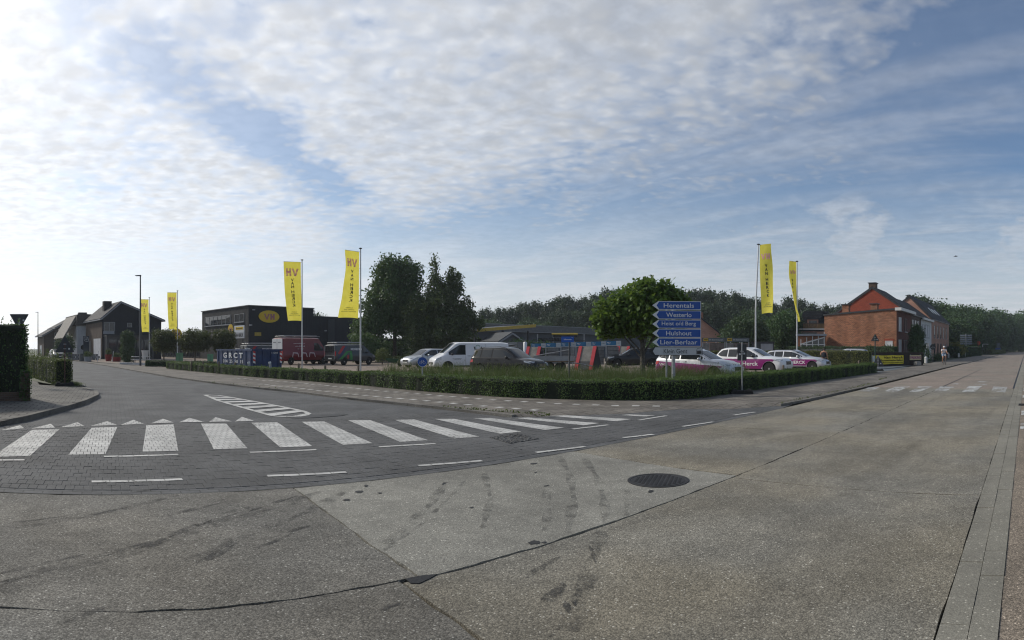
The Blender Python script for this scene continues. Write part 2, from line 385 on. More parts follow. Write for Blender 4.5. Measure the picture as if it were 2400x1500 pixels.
# ------------------------------------------------------------------ ground materials
def concretemat(name, base, speck=0.5, stone=62.0, patch=0.25, warm=None, bump=0.55):
    m = bpy.data.materials.new(name); m.use_nodes = True; MATS[name] = m
    t = NT(m.node_tree); b = t.n['Principled BSDF']; co = t.new('ShaderNodeTexCoord').outputs['Object']
    geo = t.new('ShaderNodeNewGeometry').outputs['Position']
    cell = t.new('ShaderNodeTexVoronoi'); t.put(cell.inputs['Vector'], geo); cell.inputs['Scale'].default_value = stone
    r = t.sep(cell.outputs['Color'])[0]
    dist = cell.outputs['Distance']
    tone = t.ramp(r, 0.0, 1.0, 1 - speck * 0.75, 1 + speck * 0.55, smooth=False)
    tone = t.math('MULTIPLY', tone, t.ramp(dist, 0.25, 0.75, 1.0, 1 - speck * 0.5))
    fine = t.ramp(t.noise(geo, 180, 3, 0.7), 0.3, 0.7, 1 - 0.3 * speck, 1 + 0.25 * speck)
    big = t.ramp(t.noise(geo, 0.55, 6, 0.6, 0.4), 0.28, 0.72, 1 - patch, 1 + patch * 0.6)
    mid = t.ramp(t.noise(geo, 3.5, 5, 0.65), 0.3, 0.7, 1 - patch * 0.5, 1 + patch * 0.35)
    # rolled-in rubber along the wheel paths
    trk = t.mapv(geo, rot=(0, 0, R(-4)), sc=(0.16, 1.7, 1))
    rub = t.ramp(t.noise(trk, 1.0, 5, 0.6, 0.3), 0.5, 0.75, 1.0, 1 - patch * 0.9)
    f = t.math('MULTIPLY', t.math('MULTIPLY', tone, fine), t.math('MULTIPLY', t.math('MULTIPLY', big, mid), rub))
    c0 = t.mix(t.ramp(t.noise(geo, 0.35, 3, 0.5), 0.35, 0.65), base, warm or base)
    # a few pale pebbles
    c0 = t.mix(t.ramp(r, 0.978, 0.985), c0, tuple(min(1, v * 1.75) for v in base[:3]))
    pit = t.ramp(t.noise(geo, 34, 5, 0.7), 0.60, 0.72, 1.0, 1 - speck * 0.75)
    f = t.math('MULTIPLY', f, pit)
    cs = t.new('ShaderNodeVectorMath', operation='SCALE'); t.put(cs.inputs[0], c0); t.put(cs.inputs[3], f)
    t.put(b.inputs['Base Color'], cs.outputs[0]); b.inputs['Roughness'].default_value = 0.88; b.inputs['Specular IOR Level'].default_value = 0.3
    bn = t.new('ShaderNodeBump'); bn.inputs['Strength'].default_value = bump; bn.inputs['Distance'].default_value = 0.004
    t.put(bn.inputs['Height'], t.math('SUBTRACT', t.noise(geo, 90, 4, 0.7), dist)); t.l.new(bn.outputs[0], b.inputs['Normal'])
    return m
def paintmat(name, col, wear=0.4, scale=9.0):
    """road paint, worn through in flakes"""
    m = bpy.data.materials.new(name); m.use_nodes = True; MATS[name] = m
    t = NT(m.node_tree); b = t.n['Principled BSDF']; out = t.n['Material Output']; geo = t.new('ShaderNodeNewGeometry').outputs['Position']
    f = t.ramp(t.noise(geo, 1.6, 7, 0.68), 0.28, 0.72, 0.58, 1.04)
    f = t.math('MULTIPLY', f, t.ramp(t.noise(geo, 55, 4, 0.65), 0.25, 0.62, 0.72, 1.0))
    cs = t.new('ShaderNodeVectorMath', operation='SCALE'); cs.inputs[0].default_value = col; t.put(cs.inputs[3], f)
    t.put(b.inputs['Base Color'], cs.outputs[0]); b.inputs['Roughness'].default_value = 0.7
    tr = t.new('ShaderNodeBsdfTransparent'); ms = t.new('ShaderNodeMixShader')
    hole = t.ramp(t.math('ADD', t.math('MULTIPLY', t.noise(geo, scale, 8, 0.7), 0.6), t.math('MULTIPLY', t.noise(geo, 1.1, 3, 0.5), 0.4)), 0.33 + wear * 0.3, 0.30 + wear * 0.3 + 0.06, 0.0, 1.0)
    t.l.new(hole, ms.inputs[0]); t.l.new(tr.outputs[0], ms.inputs[2]); t.l.new(b.outputs[0], ms.inputs[1])
    # wear > 0: flakes where the noise is high
    inv = t.ramp(t.math('ADD', t.math('MULTIPLY', t.noise(geo, scale, 8, 0.7), 0.6), t.math('MULTIPLY', t.noise(geo, 1.1, 3, 0.5), 0.4)), 0.68 - wear * 0.3, 0.74 - wear * 0.3)
    t.l.new(inv, ms.inputs[0]); t.l.new(ms.outputs[0], out.inputs[0]); return m
def stainmat(name, col, lo=0.35, hi=0.6, scale=7.0, amount=0.8, st=(1, 1, 1), rz=0):
    """a dark film on the road with ragged edges"""
    m = bpy.data.materials.new(name); m.use_nodes = True; MATS[name] = m
    t = NT(m.node_tree); b = t.n['Principled BSDF']; out = t.n['Material Output']; geo = t.new('ShaderNodeNewGeometry').outputs['Position']
    t.put(b.inputs['Base Color'], col); b.inputs['Roughness'].default_value = 0.8
    tr = t.new('ShaderNodeBsdfTransparent'); ms = t.new('ShaderNodeMixShader')
    n = t.math('MULTIPLY', t.ramp(t.noise(t.mapv(geo, rot=(0, 0, rz), sc=st), scale, 7, 0.65), lo, hi), t.ramp(t.noise(geo, 45, 3, 0.6), 0.3, 0.6, 0.35, 1.0))
    t.put(ms.inputs[0], t.math('MULTIPLY', n, amount)); t.l.new(tr.outputs[0], ms.inputs[1]); t.l.new(b.outputs[0], ms.inputs[2])
    t.l.new(ms.outputs[0], out.inputs[0]); return m

C_CONC = concretemat('exposed_concrete', (0.268, 0.252, 0.210), 0.60, 92, 0.26, warm=(0.295, 0.262, 0.196))
C_CONC2 = concretemat('darker_concrete', (0.216, 0.207, 0.182), 0.64, 88, 0.28, warm=(0.228, 0.210, 0.174))  # same concrete in a darker, greyer tone for the left-hand slabs
C_PATCH = concretemat('patched_concrete', (0.282, 0.271, 0.232), 0.38, 95, 0.24)
C_FAR = concretemat('far_concrete', (0.275, 0.240, 0.196), 0.35, 40, 0.16, warm=(0.295, 0.240, 0.196))
C_STRIP = concretemat('strip_concrete', (0.300, 0.248, 0.190), 0.62, 92, 0.20)
C_GUT = concretemat('gutter_concrete', (0.255, 0.240, 0.196), 0.25, 90, 0.16, bump=0.3)
C_KERB = concretemat('kerb_concrete', (0.19, 0.178, 0.155), 0.3, 80, 0.3, bump=0.3)
TAR = M('tar', (0.012, 0.012, 0.012), rough=0.6, var=0.3, scale=20, bump=0.4)
PAVER = concretemat('dark_paver', (0.122, 0.122, 0.120), 0.35, 130, 0.26, bump=0.3)
BED = M('paver_bed', (0.062, 0.060, 0.055), rough=.95, var=.3, scale=6)
PAVER_S = brickmat('side_road_pavers', (0.130, 0.131, 0.130, 1), (0.108, 0.110, 0.110, 1), (0.062, 0.062, 0.060, 1), 0.22, 0.107, 0.006, 'floor', patch=0.30)
TILE = brickmat('pavement_tiles', (0.215, 0.194, 0.164, 1), (0.165, 0.148, 0.126, 1), (0.070, 0.064, 0.054, 1), 0.30, 0.30, 0.010, 'floor', patch=0.38)
LOT = brickmat('yard_pavers', (0.33, 0.265, 0.21, 1), (0.27, 0.215, 0.175, 1), (0.07, 0.06, 0.05, 1), 0.22, 0.107, 0.006, 'floor', patch=0.3)
WHITE = paintmat('crossing_paint', (0.64, 0.63, 0.59), 0.36, 16)
WORN = paintmat('worn_paint', (0.60, 0.60, 0.57), 0.66, 7)
TILEW = M('white_tile', (0.55, 0.54, 0.50), var=0.2)
GRASSG = M('verge_ground', (0.045, 0.065, 0.02), var=0.4, scale=6, bump=0.6)
SOIL = M('soil', (0.05, 0.04, 0.028), var=0.3, scale=9, bump=0.8)

def sheet(name, pts, z, mat, parent=None, kind='structure'):
    m = MB(); m.add([(p[0], p[1], z) for p in pts], [tuple(range(len(pts)))])
    o = m.build(name, mat, parent)
    if o.data.polygons[0].normal.z < 0: o.data.flip_normals()
    if parent is None and kind: o['kind'] = kind
    return o
def jag(a, b, step=0.09, amp=0.0055):
    a, b = Vector(a[:2]), Vector(b[:2]); L = (b - a).length; n = max(2, int(L / step)); t = (b - a) / L; nn = Vector((-t.y, t.x)); w = 0; out = []
    for i in range(n):
        w = w * 0.75 + random.gauss(0, amp); out.append(a + (b - a) * i / n + nn * (w if i else 0))
    return out

# ground to the horizon
m = MB(); n = 48
m.add([(1800 * math.cos(2 * math.pi * k / n), 1800 * math.sin(2 * math.pi * k / n), -0.10) for k in range(n)], [tuple(range(n))])
m.build('ground', GRASSG)['kind'] = 'structure'

# ------------------------------------------------------------------ main road: concrete slabs over a dark bed
YL, YC, YR = 6.36, 3.50, 0.505
road = sheet('main_road', [(-16, 0.10), (24, 0.10), (24, 6.45), (-16, 6.45)], -0.030, M('joint_dirt', (0.022, 0.020, 0.016), rough=.95, var=.4, scale=12))
road['label'] = 'old concrete main road with slab joints running off to the right'
def conc_slab(x0, x1, y0, y1, mat, g=(0.011, 0.011, 0.010, 0.010), amp0=0.0055):
    """g: gaps on x0, x1, y0, y1"""
    a, b, c, d = (x0 + g[0], y0 + g[2]), (x1 - g[1], y0 + g[2]), (x1 - g[1], y1 - g[3]), (x0 + g[0], y1 - g[3])
    pts = jag(a, b, amp=amp0) + jag(b, c) + jag(c, d) + jag(d, a)
    mb = MB(); mb.prism(pts, -0.04, 0.0); return mb.build('concrete_slab', mat, road)
lx = [-15.5, -7.2, 2.05, 6.46, 10.35, 14.2, 18.7, 23.2]
for i in range(len(lx) - 1):
    conc_slab(lx[i], lx[i + 1], YC if i > 1 else 3.535, YL, C_PATCH if i == 2 else (C_CONC2 if i < 2 else C_CONC), (0.012, 0.008, 0.011, 0.0), .006)
rx = [-15.5, -7.0, 1.90, 6.33, 19.4, 23.2]
for i in range(len(rx) - 1): conc_slab(rx[i], rx[i + 1], YR, YC if i > 1 else 3.535, C_CONC2 if i < 2 else C_CONC, (0.010, 0.008, 0.002, 0.011), 0.0025)
# tar that fills the broken corner and spots of tar
def blob(name, c, rx_, ry, rz, mat, z=0.004, parent=road, n=18, amp=0.25):
    ph = [random.uniform(0, 6.28) for _ in range(4)]; pts = []
    for k in range(n):
        g = 2 * math.pi * k / n; r = 1 + amp * (math.sin(2 * g + ph[0]) * 0.5 + math.sin(3 * g + ph[1]) * 0.4 + math.sin(5 * g + ph[2]) * 0.35)
        x, y = rx_ * r * math.cos(g), ry * r * math.sin(g)
        pts.append((c[0] + x * math.cos(rz) - y * math.sin(rz), c[1] + x * math.sin(rz) + y * math.cos(rz)))
    return sheet(name, pts, z, mat, parent)
TARFILM = M('tar_film', (0.030, 0.030, 0.029), rough=0.7, var=0.3, scale=30)
q = MB(); q.prism([gd(950, 1358)[:2], gd(962, 1368)[:2], gd(982, 1369)[:2], gd(1008, 1357)[:2], gd(1025, 1347)[:2], gd(990, 1350)[:2]], 0.0005, 0.006)
q.build('tar_fill', TAR, road)
for (x, y, a, b, rz) in [(1252, 1272, .055, .04, .3), (1275, 1272, .02, .02, 0), (842, 1153, .06, .04, .4), (812, 1172, .045, .03, .2), (858, 1139, .06, .02, 1), (890, 1156, .03, .02, .2),
                         (1525, 1152, .055, .03, .5), (1250, 1087, .06, .035, .3), (1040, 1134, .05, .015, .6), (1280, 1139, .04, .015, 0), (1105, 1190, .03, .015, .5), (1255, 1108, .03, .012, .3)]:
    blob('tar_spot', gd(x, y), a, b, rz, TARFILM)
STAIN = stainmat('oil_stain', (0.034, 0.034, 0.033), 0.36, 0.62, 6.0, 0.62)
for (x, y, a, b, rz) in [(370, 1270, .16, .05, 0.74), (440, 1240, .22, .05, 0.74), (500, 1220, .20, .045, 0.62), (560, 1195, .14, .04, 0.50), (300, 1285, .12, .04, 0.74), (640, 1270, .12, .045, 0.62), (510, 1297, .16, .06, 0.74),
                         (90, 1340, .18, .06, 0.74), (40, 1335, .10, .03, 0.70), (20, 1365, .15, .05, 0.74), (150, 1310, .10, .03, 0.62), (700, 1240, .09, .035, 0.50), (640, 1180, .2, .05, 0.62), (450, 1195, .25, .05, 0.58), (250, 1200, .22, .03, 0.70), (70, 1220, .25, .03, 0.50), (330, 1150, .15, .04, 0.54), (200, 1440, .1, .04, 0.66),
                         (1355, 1385, .06, .035, .9), (1345, 1405, .05, .03, .9), (1330, 1425, .06, .03, .9), (1390, 1300, .10, .03, .9), (1300, 1390, .12, .06, .4), (910, 1425, .05, .03, .3), (1270, 1330, .12, .05, .3), (1300, 1480, .05, .02, .3)]:
    blob('oil_spot', gd(x, y), a * 1.7, b * .72, rz, STAIN, z=0.003, amp=.4)
SKID = stainmat('tyre_rubber', (0.03, 0.03, 0.029), 0.40, 0.66, 5.0, 0.42, st=(1, 1, 1))
def skid(pxs, w, name='tyre_mark'):
    pts = [gd(x, y) for x, y in pxs]; fine = []
    for i in range(len(pts) - 1):
        for k in range(6): fine.append(pts[i].lerp(pts[i + 1], k / 6))
    fine.append(pts[-1]); mb = MB(); vs = []; fs = []
    for i, p in enumerate(fine):
        t = (fine[min(i + 1, len(fine) - 1)] - fine[max(i - 1, 0)]).normalized(); nn = Vector((-t.y, t.x, 0)) * w * (0.7 + 0.3 * math.sin(i))
        vs += [p + nn, p - nn]
    for i in range(len(fine) - 1): fs.append((2 * i, 2 * i + 1, 2 * i + 3, 2 * i + 2))
    mb.add([(v.x, v.y, 0.0025) for v in vs], fs); mb.build(name, SKID, road)
for pxs, w in [([(905, 1275), (960, 1230), (1010, 1180), (1045, 1130)], .07), ([(900, 1290), (980, 1235), (1060, 1160), (1095, 1120)], .03), ([(1310, 1070), (1335, 1110), (1345, 1170), (1330, 1250)], .06),
               ([(1370, 1075), (1400, 1120), (1415, 1170), (1420, 1230)], .06), ([(1280, 1150), (1285, 1200), (1275, 1245)], .05), ([(1135, 1110), (1150, 1170), (1130, 1240)], .05), ([(1470, 1150), (1468, 1210)], .04),
               ([(0, 1385), (200, 1320), (440, 1250), (640, 1190), (760, 1150)], .10), ([(420, 1330), (560, 1260), (720, 1200), (830, 1140)], .08), ([(1330, 1480), (1370, 1380), (1400, 1280), (1410, 1235)], .08), ([(0, 1240), (250, 1200), (420, 1160)], .07)]:
    skid(pxs, w)
# beyond the crossing the road is one brownish sheet
far_road = sheet('far_road', [(23.2, 0.16), (60, 0.20), (420, 0.9), (420, 7.0), (140, 6.75), (60, 6.5), (34, 6.38), (23.2, 6.36)], -0.002, C_FAR)
far_road['label'] = 'brownish concrete road running on to the dark wood'
mb = MB(); mb.add([(23.2, 3.475, 0.003), (46, 3.485, 0.003), (46, 3.515, 0.003), (23.2, 3.535, 0.003)], [(0, 1, 2, 3)]); mb.build('centre_joint', TAR, far_road)
mb = MB(); mb.add([(23.2, 0.49, 0.003), (120, 0.55, 0.003), (120, 0.66, 0.003), (23.2, 0.56, 0.003)], [(0, 1, 2, 3)]); mb.build('gutter_joint', TAR, far_road)
# worn zebra on the main road
for (xa, ya, xb, yb, xc, yc, xd, yd) in [(2012, 917, 2040, 917, 2062, 908, 2035, 908), (2066, 919, 2100, 919, 2133, 906, 2100, 906), (2130, 919, 2156, 918, 2186, 906, 2152, 906), (2188, 917, 2215, 917, 2242, 905, 2205, 905),
                                         (2254, 919, 2285, 918, 2302, 905, 2270, 905), (2322, 920, 2356, 920, 2361, 907, 2328, 906)]:
    sheet('crossing_stripe', [gd(xa, ya)[:2], gd(xb, yb)[:2], gd(xc, yc)[:2], gd(xd, yd)[:2]], 0.004, WORN, far_road)
for xa, xb, y in ((2230, 2246, 900), (2284, 2312, 901), (2290, 2314, 895)):
    sheet('crossing_stripe', [gd(xa, y + 1)[:2], gd(xb, y + 1)[:2], gd(xb + 1, y - 1)[:2], gd(xa + 1, y - 1)[:2]], 0.004, WORN, far_road)

# gutter blocks and the strip beyond them
strip = sheet('parking_strip', [(-8, -3.5), (300, -3.0), (300, 0.3), (30, 0.17), (-8, 0.15)], -0.006, C_STRIP)
strip['label'] = 'brown aggregate strip along the right edge of the road'
gut = sheet('gutter', [(-6, 0.15), (60, 0.19), (60, 0.53), (-6, 0.50)], -0.018, BED)
x = 1.6; k = 0
while x < 34:
    L = 0.50
    for j, (y0, y1) in enumerate(((0.160, 0.325), (0.329, 0.499))):
        xo = x + (0.25 if j else 0.0); dz = random.uniform(-0.004, 0.003)
        mb = MB(); mb.prism([(xo + 0.0025, y0), (xo + L - 0.0025, y0), (xo + L - 0.0025, y1), (xo + 0.0025, y1)], -0.016, 0.001 + dz); mb.build('gutter_block', C_GUT, gut)
    x += L
sheet('gutter_far', [(34.2, 0.17), (60, 0.19), (60, 0.485), (34.2, 0.485)], 0.0, C_GUT, gut)
mb = MB(); mb.box((16.6, 0.06, 0.0), (0.5, 0.34, 0.012))
gg = mb.build('drain_grate', M('cast_iron', (0.035, 0.033, 0.032), rough=0.6, metal=0.3, var=0.3), gut)
for i in range(5): MB().box((16.42 + i * 0.09, 0.06, 0.010), (0.03, 0.30, 0.012)).build('grate_bar', MATS['cast_iron'], gg)
for x0, x1, y0 in ((11.6, 12.5, -0.2), (14.0, 15.0, -0.2), (18.9, 20.0, -0.2), (22.0, 23.4, -0.2), (24.8, 26.4, -0.2)):
    sheet('crossing_stripe', [(x0, y0), (x1, y0), (x1, 0.13), (x0, 0.13)], 0.002, WORN, strip)

# manhole in the patched slab
def manhole(px, py, r):
    c = gd(px, py); t = thing('manhole_cover', 'round dark iron manhole cover in the pale patched slab', 'manhole cover', (c.x, c.y, 0))
    iron = MATS['cast_iron']
    MB().lathe([(r, 0.0), (r, 0.007), (r - 0.035, 0.007), (r - 0.04, 0.003), (r - 0.05, 0.003)], 40).build('rim', iron, t)
    MB().lathe([(r - 0.055, 0.001), (r - 0.055, 0.006), (r - 0.06, 0.006)], 40).build('lid', iron, t)
    g = MB(); s = 0.052
    for i in range(-8, 9):
        for j in range(-8, 9):
            if math.hypot(i * s, j * s) < r - 0.09: g.box((i * s, j * s, 0.008), (0.034, 0.034, 0.006), taper=0.8)
    o = g.build('studs', iron, t); o['kind'] = 'stuff'; t.rotation_euler = (0, 0, 0.5)
manhole(1543, 1126, 0.375)

# ------------------------------------------------------------------ side road of small pavers
kr_px = [(1856, 948), (1720, 958), (1600, 958), (1460, 969), (1284, 976), (1200, 978), (1000, 955), (825, 937.5), (700, 921), (600, 911), (500, 899), (400, 885), (250, 858), (165, 845), (110, 839.5)]
kr = [gd(x, y) for x, y in kr_px]
kl_px = [(0, 999), (60, 988), (140, 966), (200, 948), (232, 932), (228, 921), (190, 913)]
kl = [gd(x, y) for x, y in kl_px]
kl_back = [Vector((-3.2, 29, 0)), Vector((-7, 45, 0)), Vector((-13, 66, 0)), Vector((-24, 95, 0))]
side = sheet('side_road', [(-16, 6.40), (14.3, 6.40)] + [v[:2] for v in kr] + [v[:2] for v in reversed(kl_back)] + [v[:2] for v in reversed(kl)] + [(-3.2, 10.9), (-16, 10.4)], -0.006, PAVER_S)
side['label'] = 'side road of small dark grey pavers curving off to the left'
PX, PY = 0.107, 0.22
def paver_cells(x0, x1, y0, y1):
    r = math.floor(y0 / PY)
    while r * PY < y1:
        k = math.floor(x0 / PX) - 1; o = 0.5 * PX if r % 2 else 0
        while k * PX + o < x1:
            yield k * PX + o, r * PY; k += 1
        r += 1
def paver_mesh():
    mb = MB(); a, b = PX - 0.0045, PY - 0.0045
    mb.add([(0, 0, -.02), (a, 0, -.02), (a, b, -.02), (0, b, -.02), (0, 0, -.002), (a, 0, -.002), (a, b, -.002), (0, b, -.002), (.004, .004, 0), (a - .004, .004, 0), (a - .004, b - .004, 0), (.004, b - .004, 0)],
           [(8, 9, 10, 11), (0, 1, 5, 4), (1, 2, 6, 5), (2, 3, 7, 6), (3, 0, 4, 7), (4, 5, 9, 8), (5, 6, 10, 9), (6, 7, 11, 10), (7, 4, 8, 11)]); return mb.mesh('paver')
pme = paver_mesh(); pme.materials.append(PAVER)
kr_poly = [v[:2] for v in kr]
def right_lim(y):
    # the pavement edge on the right, as X at a given Y
    pts = sorted([(v.y, v.x) for v in kr[3:12]])
    return float(np.interp(y, [p[0] for p in pts], [p[1] for p in pts]))
def left_lim(y):
    pts = sorted([(v.y, v.x) for v in kl[:5]]); return float(np.interp(y, [p[0] for p in pts], [p[1] for p in pts])) if y > 11.2 else -3.2
cells = []
for (x, y) in paver_cells(-3.0, 13.0, 6.44, 12.3):
    if y < 6.40: continue
    xr = (14.3 - (y - 6.4) * 1.9) if y < 8.3 else right_lim(y)
    if x > xr - 0.15 or x < left_lim(y) + 0.05: continue
    a = math.degrees(math.atan2(y, x))
    if a > 104 or a < 15: continue
    cells.append((math.hypot(x, y), x, y))
cells.sort()
for d_, x, y in cells[:300]:
    o = bpy.data.objects.new('paver', pme); COL.objects.link(o); o.parent = side; o.location = (x, y, random.uniform(-0.003, 0.002)); o.rotation_euler = (random.gauss(0, 0.006), random.gauss(0, 0.006), 0)
base = np.array([v.co[:] for v in pme.vertices]); fcs = [tuple(p.vertices) for p in pme.polygons]
mb = MB()
for d_, x, y in cells[300:]:
    dz = random.uniform(-0.003, 0.002); tx, ty = random.gauss(0, 0.006), random.gauss(0, 0.006)
    k0 = len(mb.v)
    for c in base: mb.v.append((c[0] + x, c[1] + y, c[2] + dz + tx * (c[1] - 0.11) + ty * (c[0] - 0.05)))
    for f in fcs: mb.f.append(tuple(i + k0 for i in f)); mb.m.append(0)
o = mb.build('pavers', PAVER, side, fix=False); o['kind'] = 'stuff'

# paint on pavers: the joints stay open
def clip(poly, quad):
    out = list(poly)
    for i in range(len(quad)):
        a, b = quad[i], quad[(i + 1) % len(quad)]; inp, out = out, []
        def ins(p): return (b[0] - a[0]) * (p[1] - a[1]) - (b[1] - a[1]) * (p[0] - a[0]) >= 0
        for j in range(len(inp)):
            p, q_ = inp[j], inp[(j + 1) % len(inp)]
            if ins(p) != ins(q_):
                d1 = (b[0] - a[0]) * (p[1] - a[1]) - (b[1] - a[1]) * (p[0] - a[0]); d2 = (b[0] - a[0]) * (q_[1] - a[1]) - (b[1] - a[1]) * (q_[0] - a[0])
                t = d1 / (d1 - d2); x_ = (p[0] + (q_[0] - p[0]) * t, p[1] + (q_[1] - p[1]) * t)
                if ins(p): out += [p, x_]
                else: out += [x_]
            elif ins(p): out.append(p)
        if not out: return []
    return out
def area(q): return sum(q[i][0] * q[(i + 1) % len(q)][1] - q[(i + 1) % len(q)][0] * q[i][1] for i in range(len(q))) / 2
def painted(name, pxs, mat=WHITE, z=0.004, world=False, gap=0.008, par=None):
    q = [tuple(p) for p in pxs] if world else [tuple(gd(x, y)[:2]) for x, y in pxs]
    if area(q) < 0: q = q[::-1]
    xs = [p[0] for p in q]; ys = [p[1] for p in q]; mb = MB()
    for (x, y) in paver_cells(min(xs), max(xs), min(ys), max(ys)):
        c = clip([(x, y), (x + PX - gap, y), (x + PX - gap, y + PY - gap), (x, y + PY - gap)], q)
        if len(c) >= 3 and abs(area(c)) > 2e-4: mb.add([(p[0], p[1], z) for p in c], [tuple(range(len(c)))])
    if mb.v:
        o = mb.build(name, mat, par or side, fix=False)
        o['kind'] = 'stuff'; return o
stripes = [((-20, 1071), (70, 1069), (140, 1006), (75, 1008)), ((160, 1066), (247, 1065), (275, 1001), (215, 1003)), ((334, 1059), (418, 1057), (407, 995), (343, 997)), ((501, 1053), (580, 1051), (530, 993), (471, 993)),
           ((657, 1049), (732, 1046), (650, 990), (589, 991)), ((804, 1043), (873, 1039), (760, 988), (707, 989)), ((938, 1036), (1003, 1032), (868, 985), (816, 985.5)), ((1066, 1028), (1124, 1024), (970, 983), (924, 984.5)),
           ((1172, 1017), (1222, 1012), (1065, 982), (1018, 982)), ((1277, 1008), (1324, 1003), (1150, 980), (1108, 980)), ((1367, 997), (1406, 992), (1240, 979), (1208, 980)), ((1445, 987.5), (1480, 982.5), (1306, 972), (1280, 974))]
for s in stripes: painted('crossing_stripe', s)
painted('crossing_stripe', ((1515, 976.5), (1535, 974), (1475, 971.5), (1455, 973)))
teeth = [((0, 1009), (57, 1004), (47, 997)), ((72, 1005), (129, 1002.5), (119, 993.5)), ((142, 1001.5), (198, 999), (181.5, 989.8)), ((212, 998.6), (274, 996), (251, 987.6)), ((283, 996), (337, 993.3), (313, 984)), ((353, 992.7), (408, 990.5), (382, 981.7)),
         ((420, 990), (478, 989), (444, 979.7)), ((490, 989), (544, 988), (505, 978)), ((551, 988), (596, 987), (567, 977))]
for s in teeth: painted('yield_tooth', s)
for xa, ya, xb, yb, n in [(214, 1129.5, 428, 1123.5, 5), (626, 1116, 812, 1107, 5), (980, 1092, 1130, 1080, 5), (1256, 1061, 1371, 1047, 5), (1460, 1026.5, 1532, 1018, 4), (1600, 1000, 1672, 989, 4), (1720, 973, 1770, 966, 4), (-20, 1079, 58, 1078, 3),
                          (243, 1070.5, 418, 1065.5, 5), (585, 1060.5, 742, 1054.5, 5), (888, 1047.5, 1021, 1040, 5), (1342, 1006, 1426, 996, 5), (1497, 985, 1562, 974.5, 5)]:
    a, b = gd(xa, ya), gd(xb, yb); t = (b - a); L = t.length; t.normalize(); nn = Vector((-t.y, t.x, 0)) * 0.048; mb = MB()
    for i in range(n):
        p, q_ = a + t * (L * i / n + 0.004), a + t * (L * (i + 1) / n - 0.004); dz = Vector((0, 0, 0.004 + random.uniform(0, .002)))
        mb.quad(p - nn + dz, q_ - nn + dz, q_ + nn + dz, p + nn + dz)
    o = mb.build('line_dash', WHITE, side); o['kind'] = 'stuff'
# hatched island
isl_u = [(480, 925.5), (512, 927), (540, 931), (612, 944), (675, 956), (712, 964), (724, 969.5)]
isl_l = [(480, 925.5), (512, 939), (550, 950), (600, 964), (640, 975), (687, 977.5), (715, 974), (724, 969.5)]
def along(pl, t):
    P = [gd(x, y) for x, y in pl]; L = [0]
    for i in range(len(P) - 1): L.append(L[-1] + (P[i + 1] - P[i]).length)
    s = t * L[-1]
    for i in range(len(P) - 1):
        if s <= L[i + 1]: return P[i].lerp(P[i + 1], (s - L[i]) / max(1e-6, L[i + 1] - L[i]))
    return P[-1]
isl = MB()
for pl in (isl_u, isl_l):
    P = [along(pl, i / 24) for i in range(25)]
    for i in range(24):
        t = (P[i + 1] - P[i]).normalized(); nn = Vector((-t.y, t.x, 0)) * 0.065; z = Vector((0, 0, 0.004)); isl.quad(P[i] - nn + z, P[i + 1] - nn + z, P[i + 1] + nn + z, P[i] + nn + z)
o = isl.build('island_outline', WHITE, side)
for i in range(8):
    ta = 0.10 + i * 0.112; a0, a1 = along(isl_l, ta), along(isl_l, ta + 0.055); b0, b1 = along(isl_u, min(1, ta + 0.10)), along(isl_u, min(1, ta + 0.155)); z = Vector((0, 0, 0.0055))
    MB().quad(a0 + z, a1 + z, b1 + z, b0 + z).build('island_bar', WHITE, side)
# darker relaid pavers beside the island, the cobbled drain patch
blob('relaid_pavers', gd(745, 975), 0.75, 0.28, 0.1, M('new_pavers', (0.055, 0.056, 0.057), var=0.25, scale=8), z=0.003, parent=side, amp=0.1)
cob = thing('drain_patch', 'small patch of rough cobbles in the side road near the crossing', 'cobbles', gd(1205, 1028))
cob.location.z = 0
ctr = gd(1205, 1028); quadp = [gd(1145, 1025) - ctr, gd(1195, 1040) - ctr, gd(1265, 1029) - ctr, gd(1215, 1017) - ctr]
cm = MB()
for i in range(11):
    for j in range(9):
        u, v = (i + .5 + random.uniform(-.15, .15)) / 11, (j + .5 + random.uniform(-.15, .15)) / 9
        p = (quadp[0] * (1 - u) + quadp[1] * u) * (1 - v) + (quadp[3] * (1 - u) + quadp[2] * u) * v
        s_ = random.uniform(0.8, 1.05); cm.box((p.x, p.y, 0.0), (0.075 * s_, 0.085 * s_, 0.03 + random.uniform(-.01, .012)), rz=random.uniform(-.4, .4), taper=0.65)
o = cm.build('cobble', concretemat('cobble_stone', (0.11, 0.11, 0.108), 0.5, 60, 0.4), cob); o['kind'] = 'stuff'
b_ = MB(); b_.add([(p.x, p.y, 0.004) for p in quadp], [(0, 1, 2, 3)]); b_.build('bed', TAR, cob)

# ------------------------------------------------------------------ pavements
hb_px = [(440, 871), (600, 886), (860, 906), (1000, 920.5), (1200, 935.5), (1380, 942), (1500, 943), (1620, 938), (1760, 915), (1900, 896), (2045, 874)]
hb = [gd(x, y) for x, y in hb_px]                       # front foot of the hedge
PZ = 0.05
kin = [Vector(v) for v in kr]
for i, dd in ((0, 0.25), (1, 0.6), (2, 0.6), (3, 0.6), (4, 0.5), (5, 0.12)): kin[i] = at(kr_px[i][0], FPX * EYE / (kr_px[i][1] - Y0) + dd)
pav = sheet('pavement', [v[:2] for v in kin] + [tuple(at(60, 110)[:2]), tuple(at(330, 56)[:2]), tuple(at(400, 46)[:2])] + [(v.x + 0.9, v.y + 0.9) for v in hb] + [(60, 10.4), (300, 10.8), (300, 7.1), (140, 6.9), (60, 6.66), (34, 6.5), (22, 6.45)], PZ, TILE)
pav['label'] = 'grey-brown tiled pavement wrapping the hedge corner'
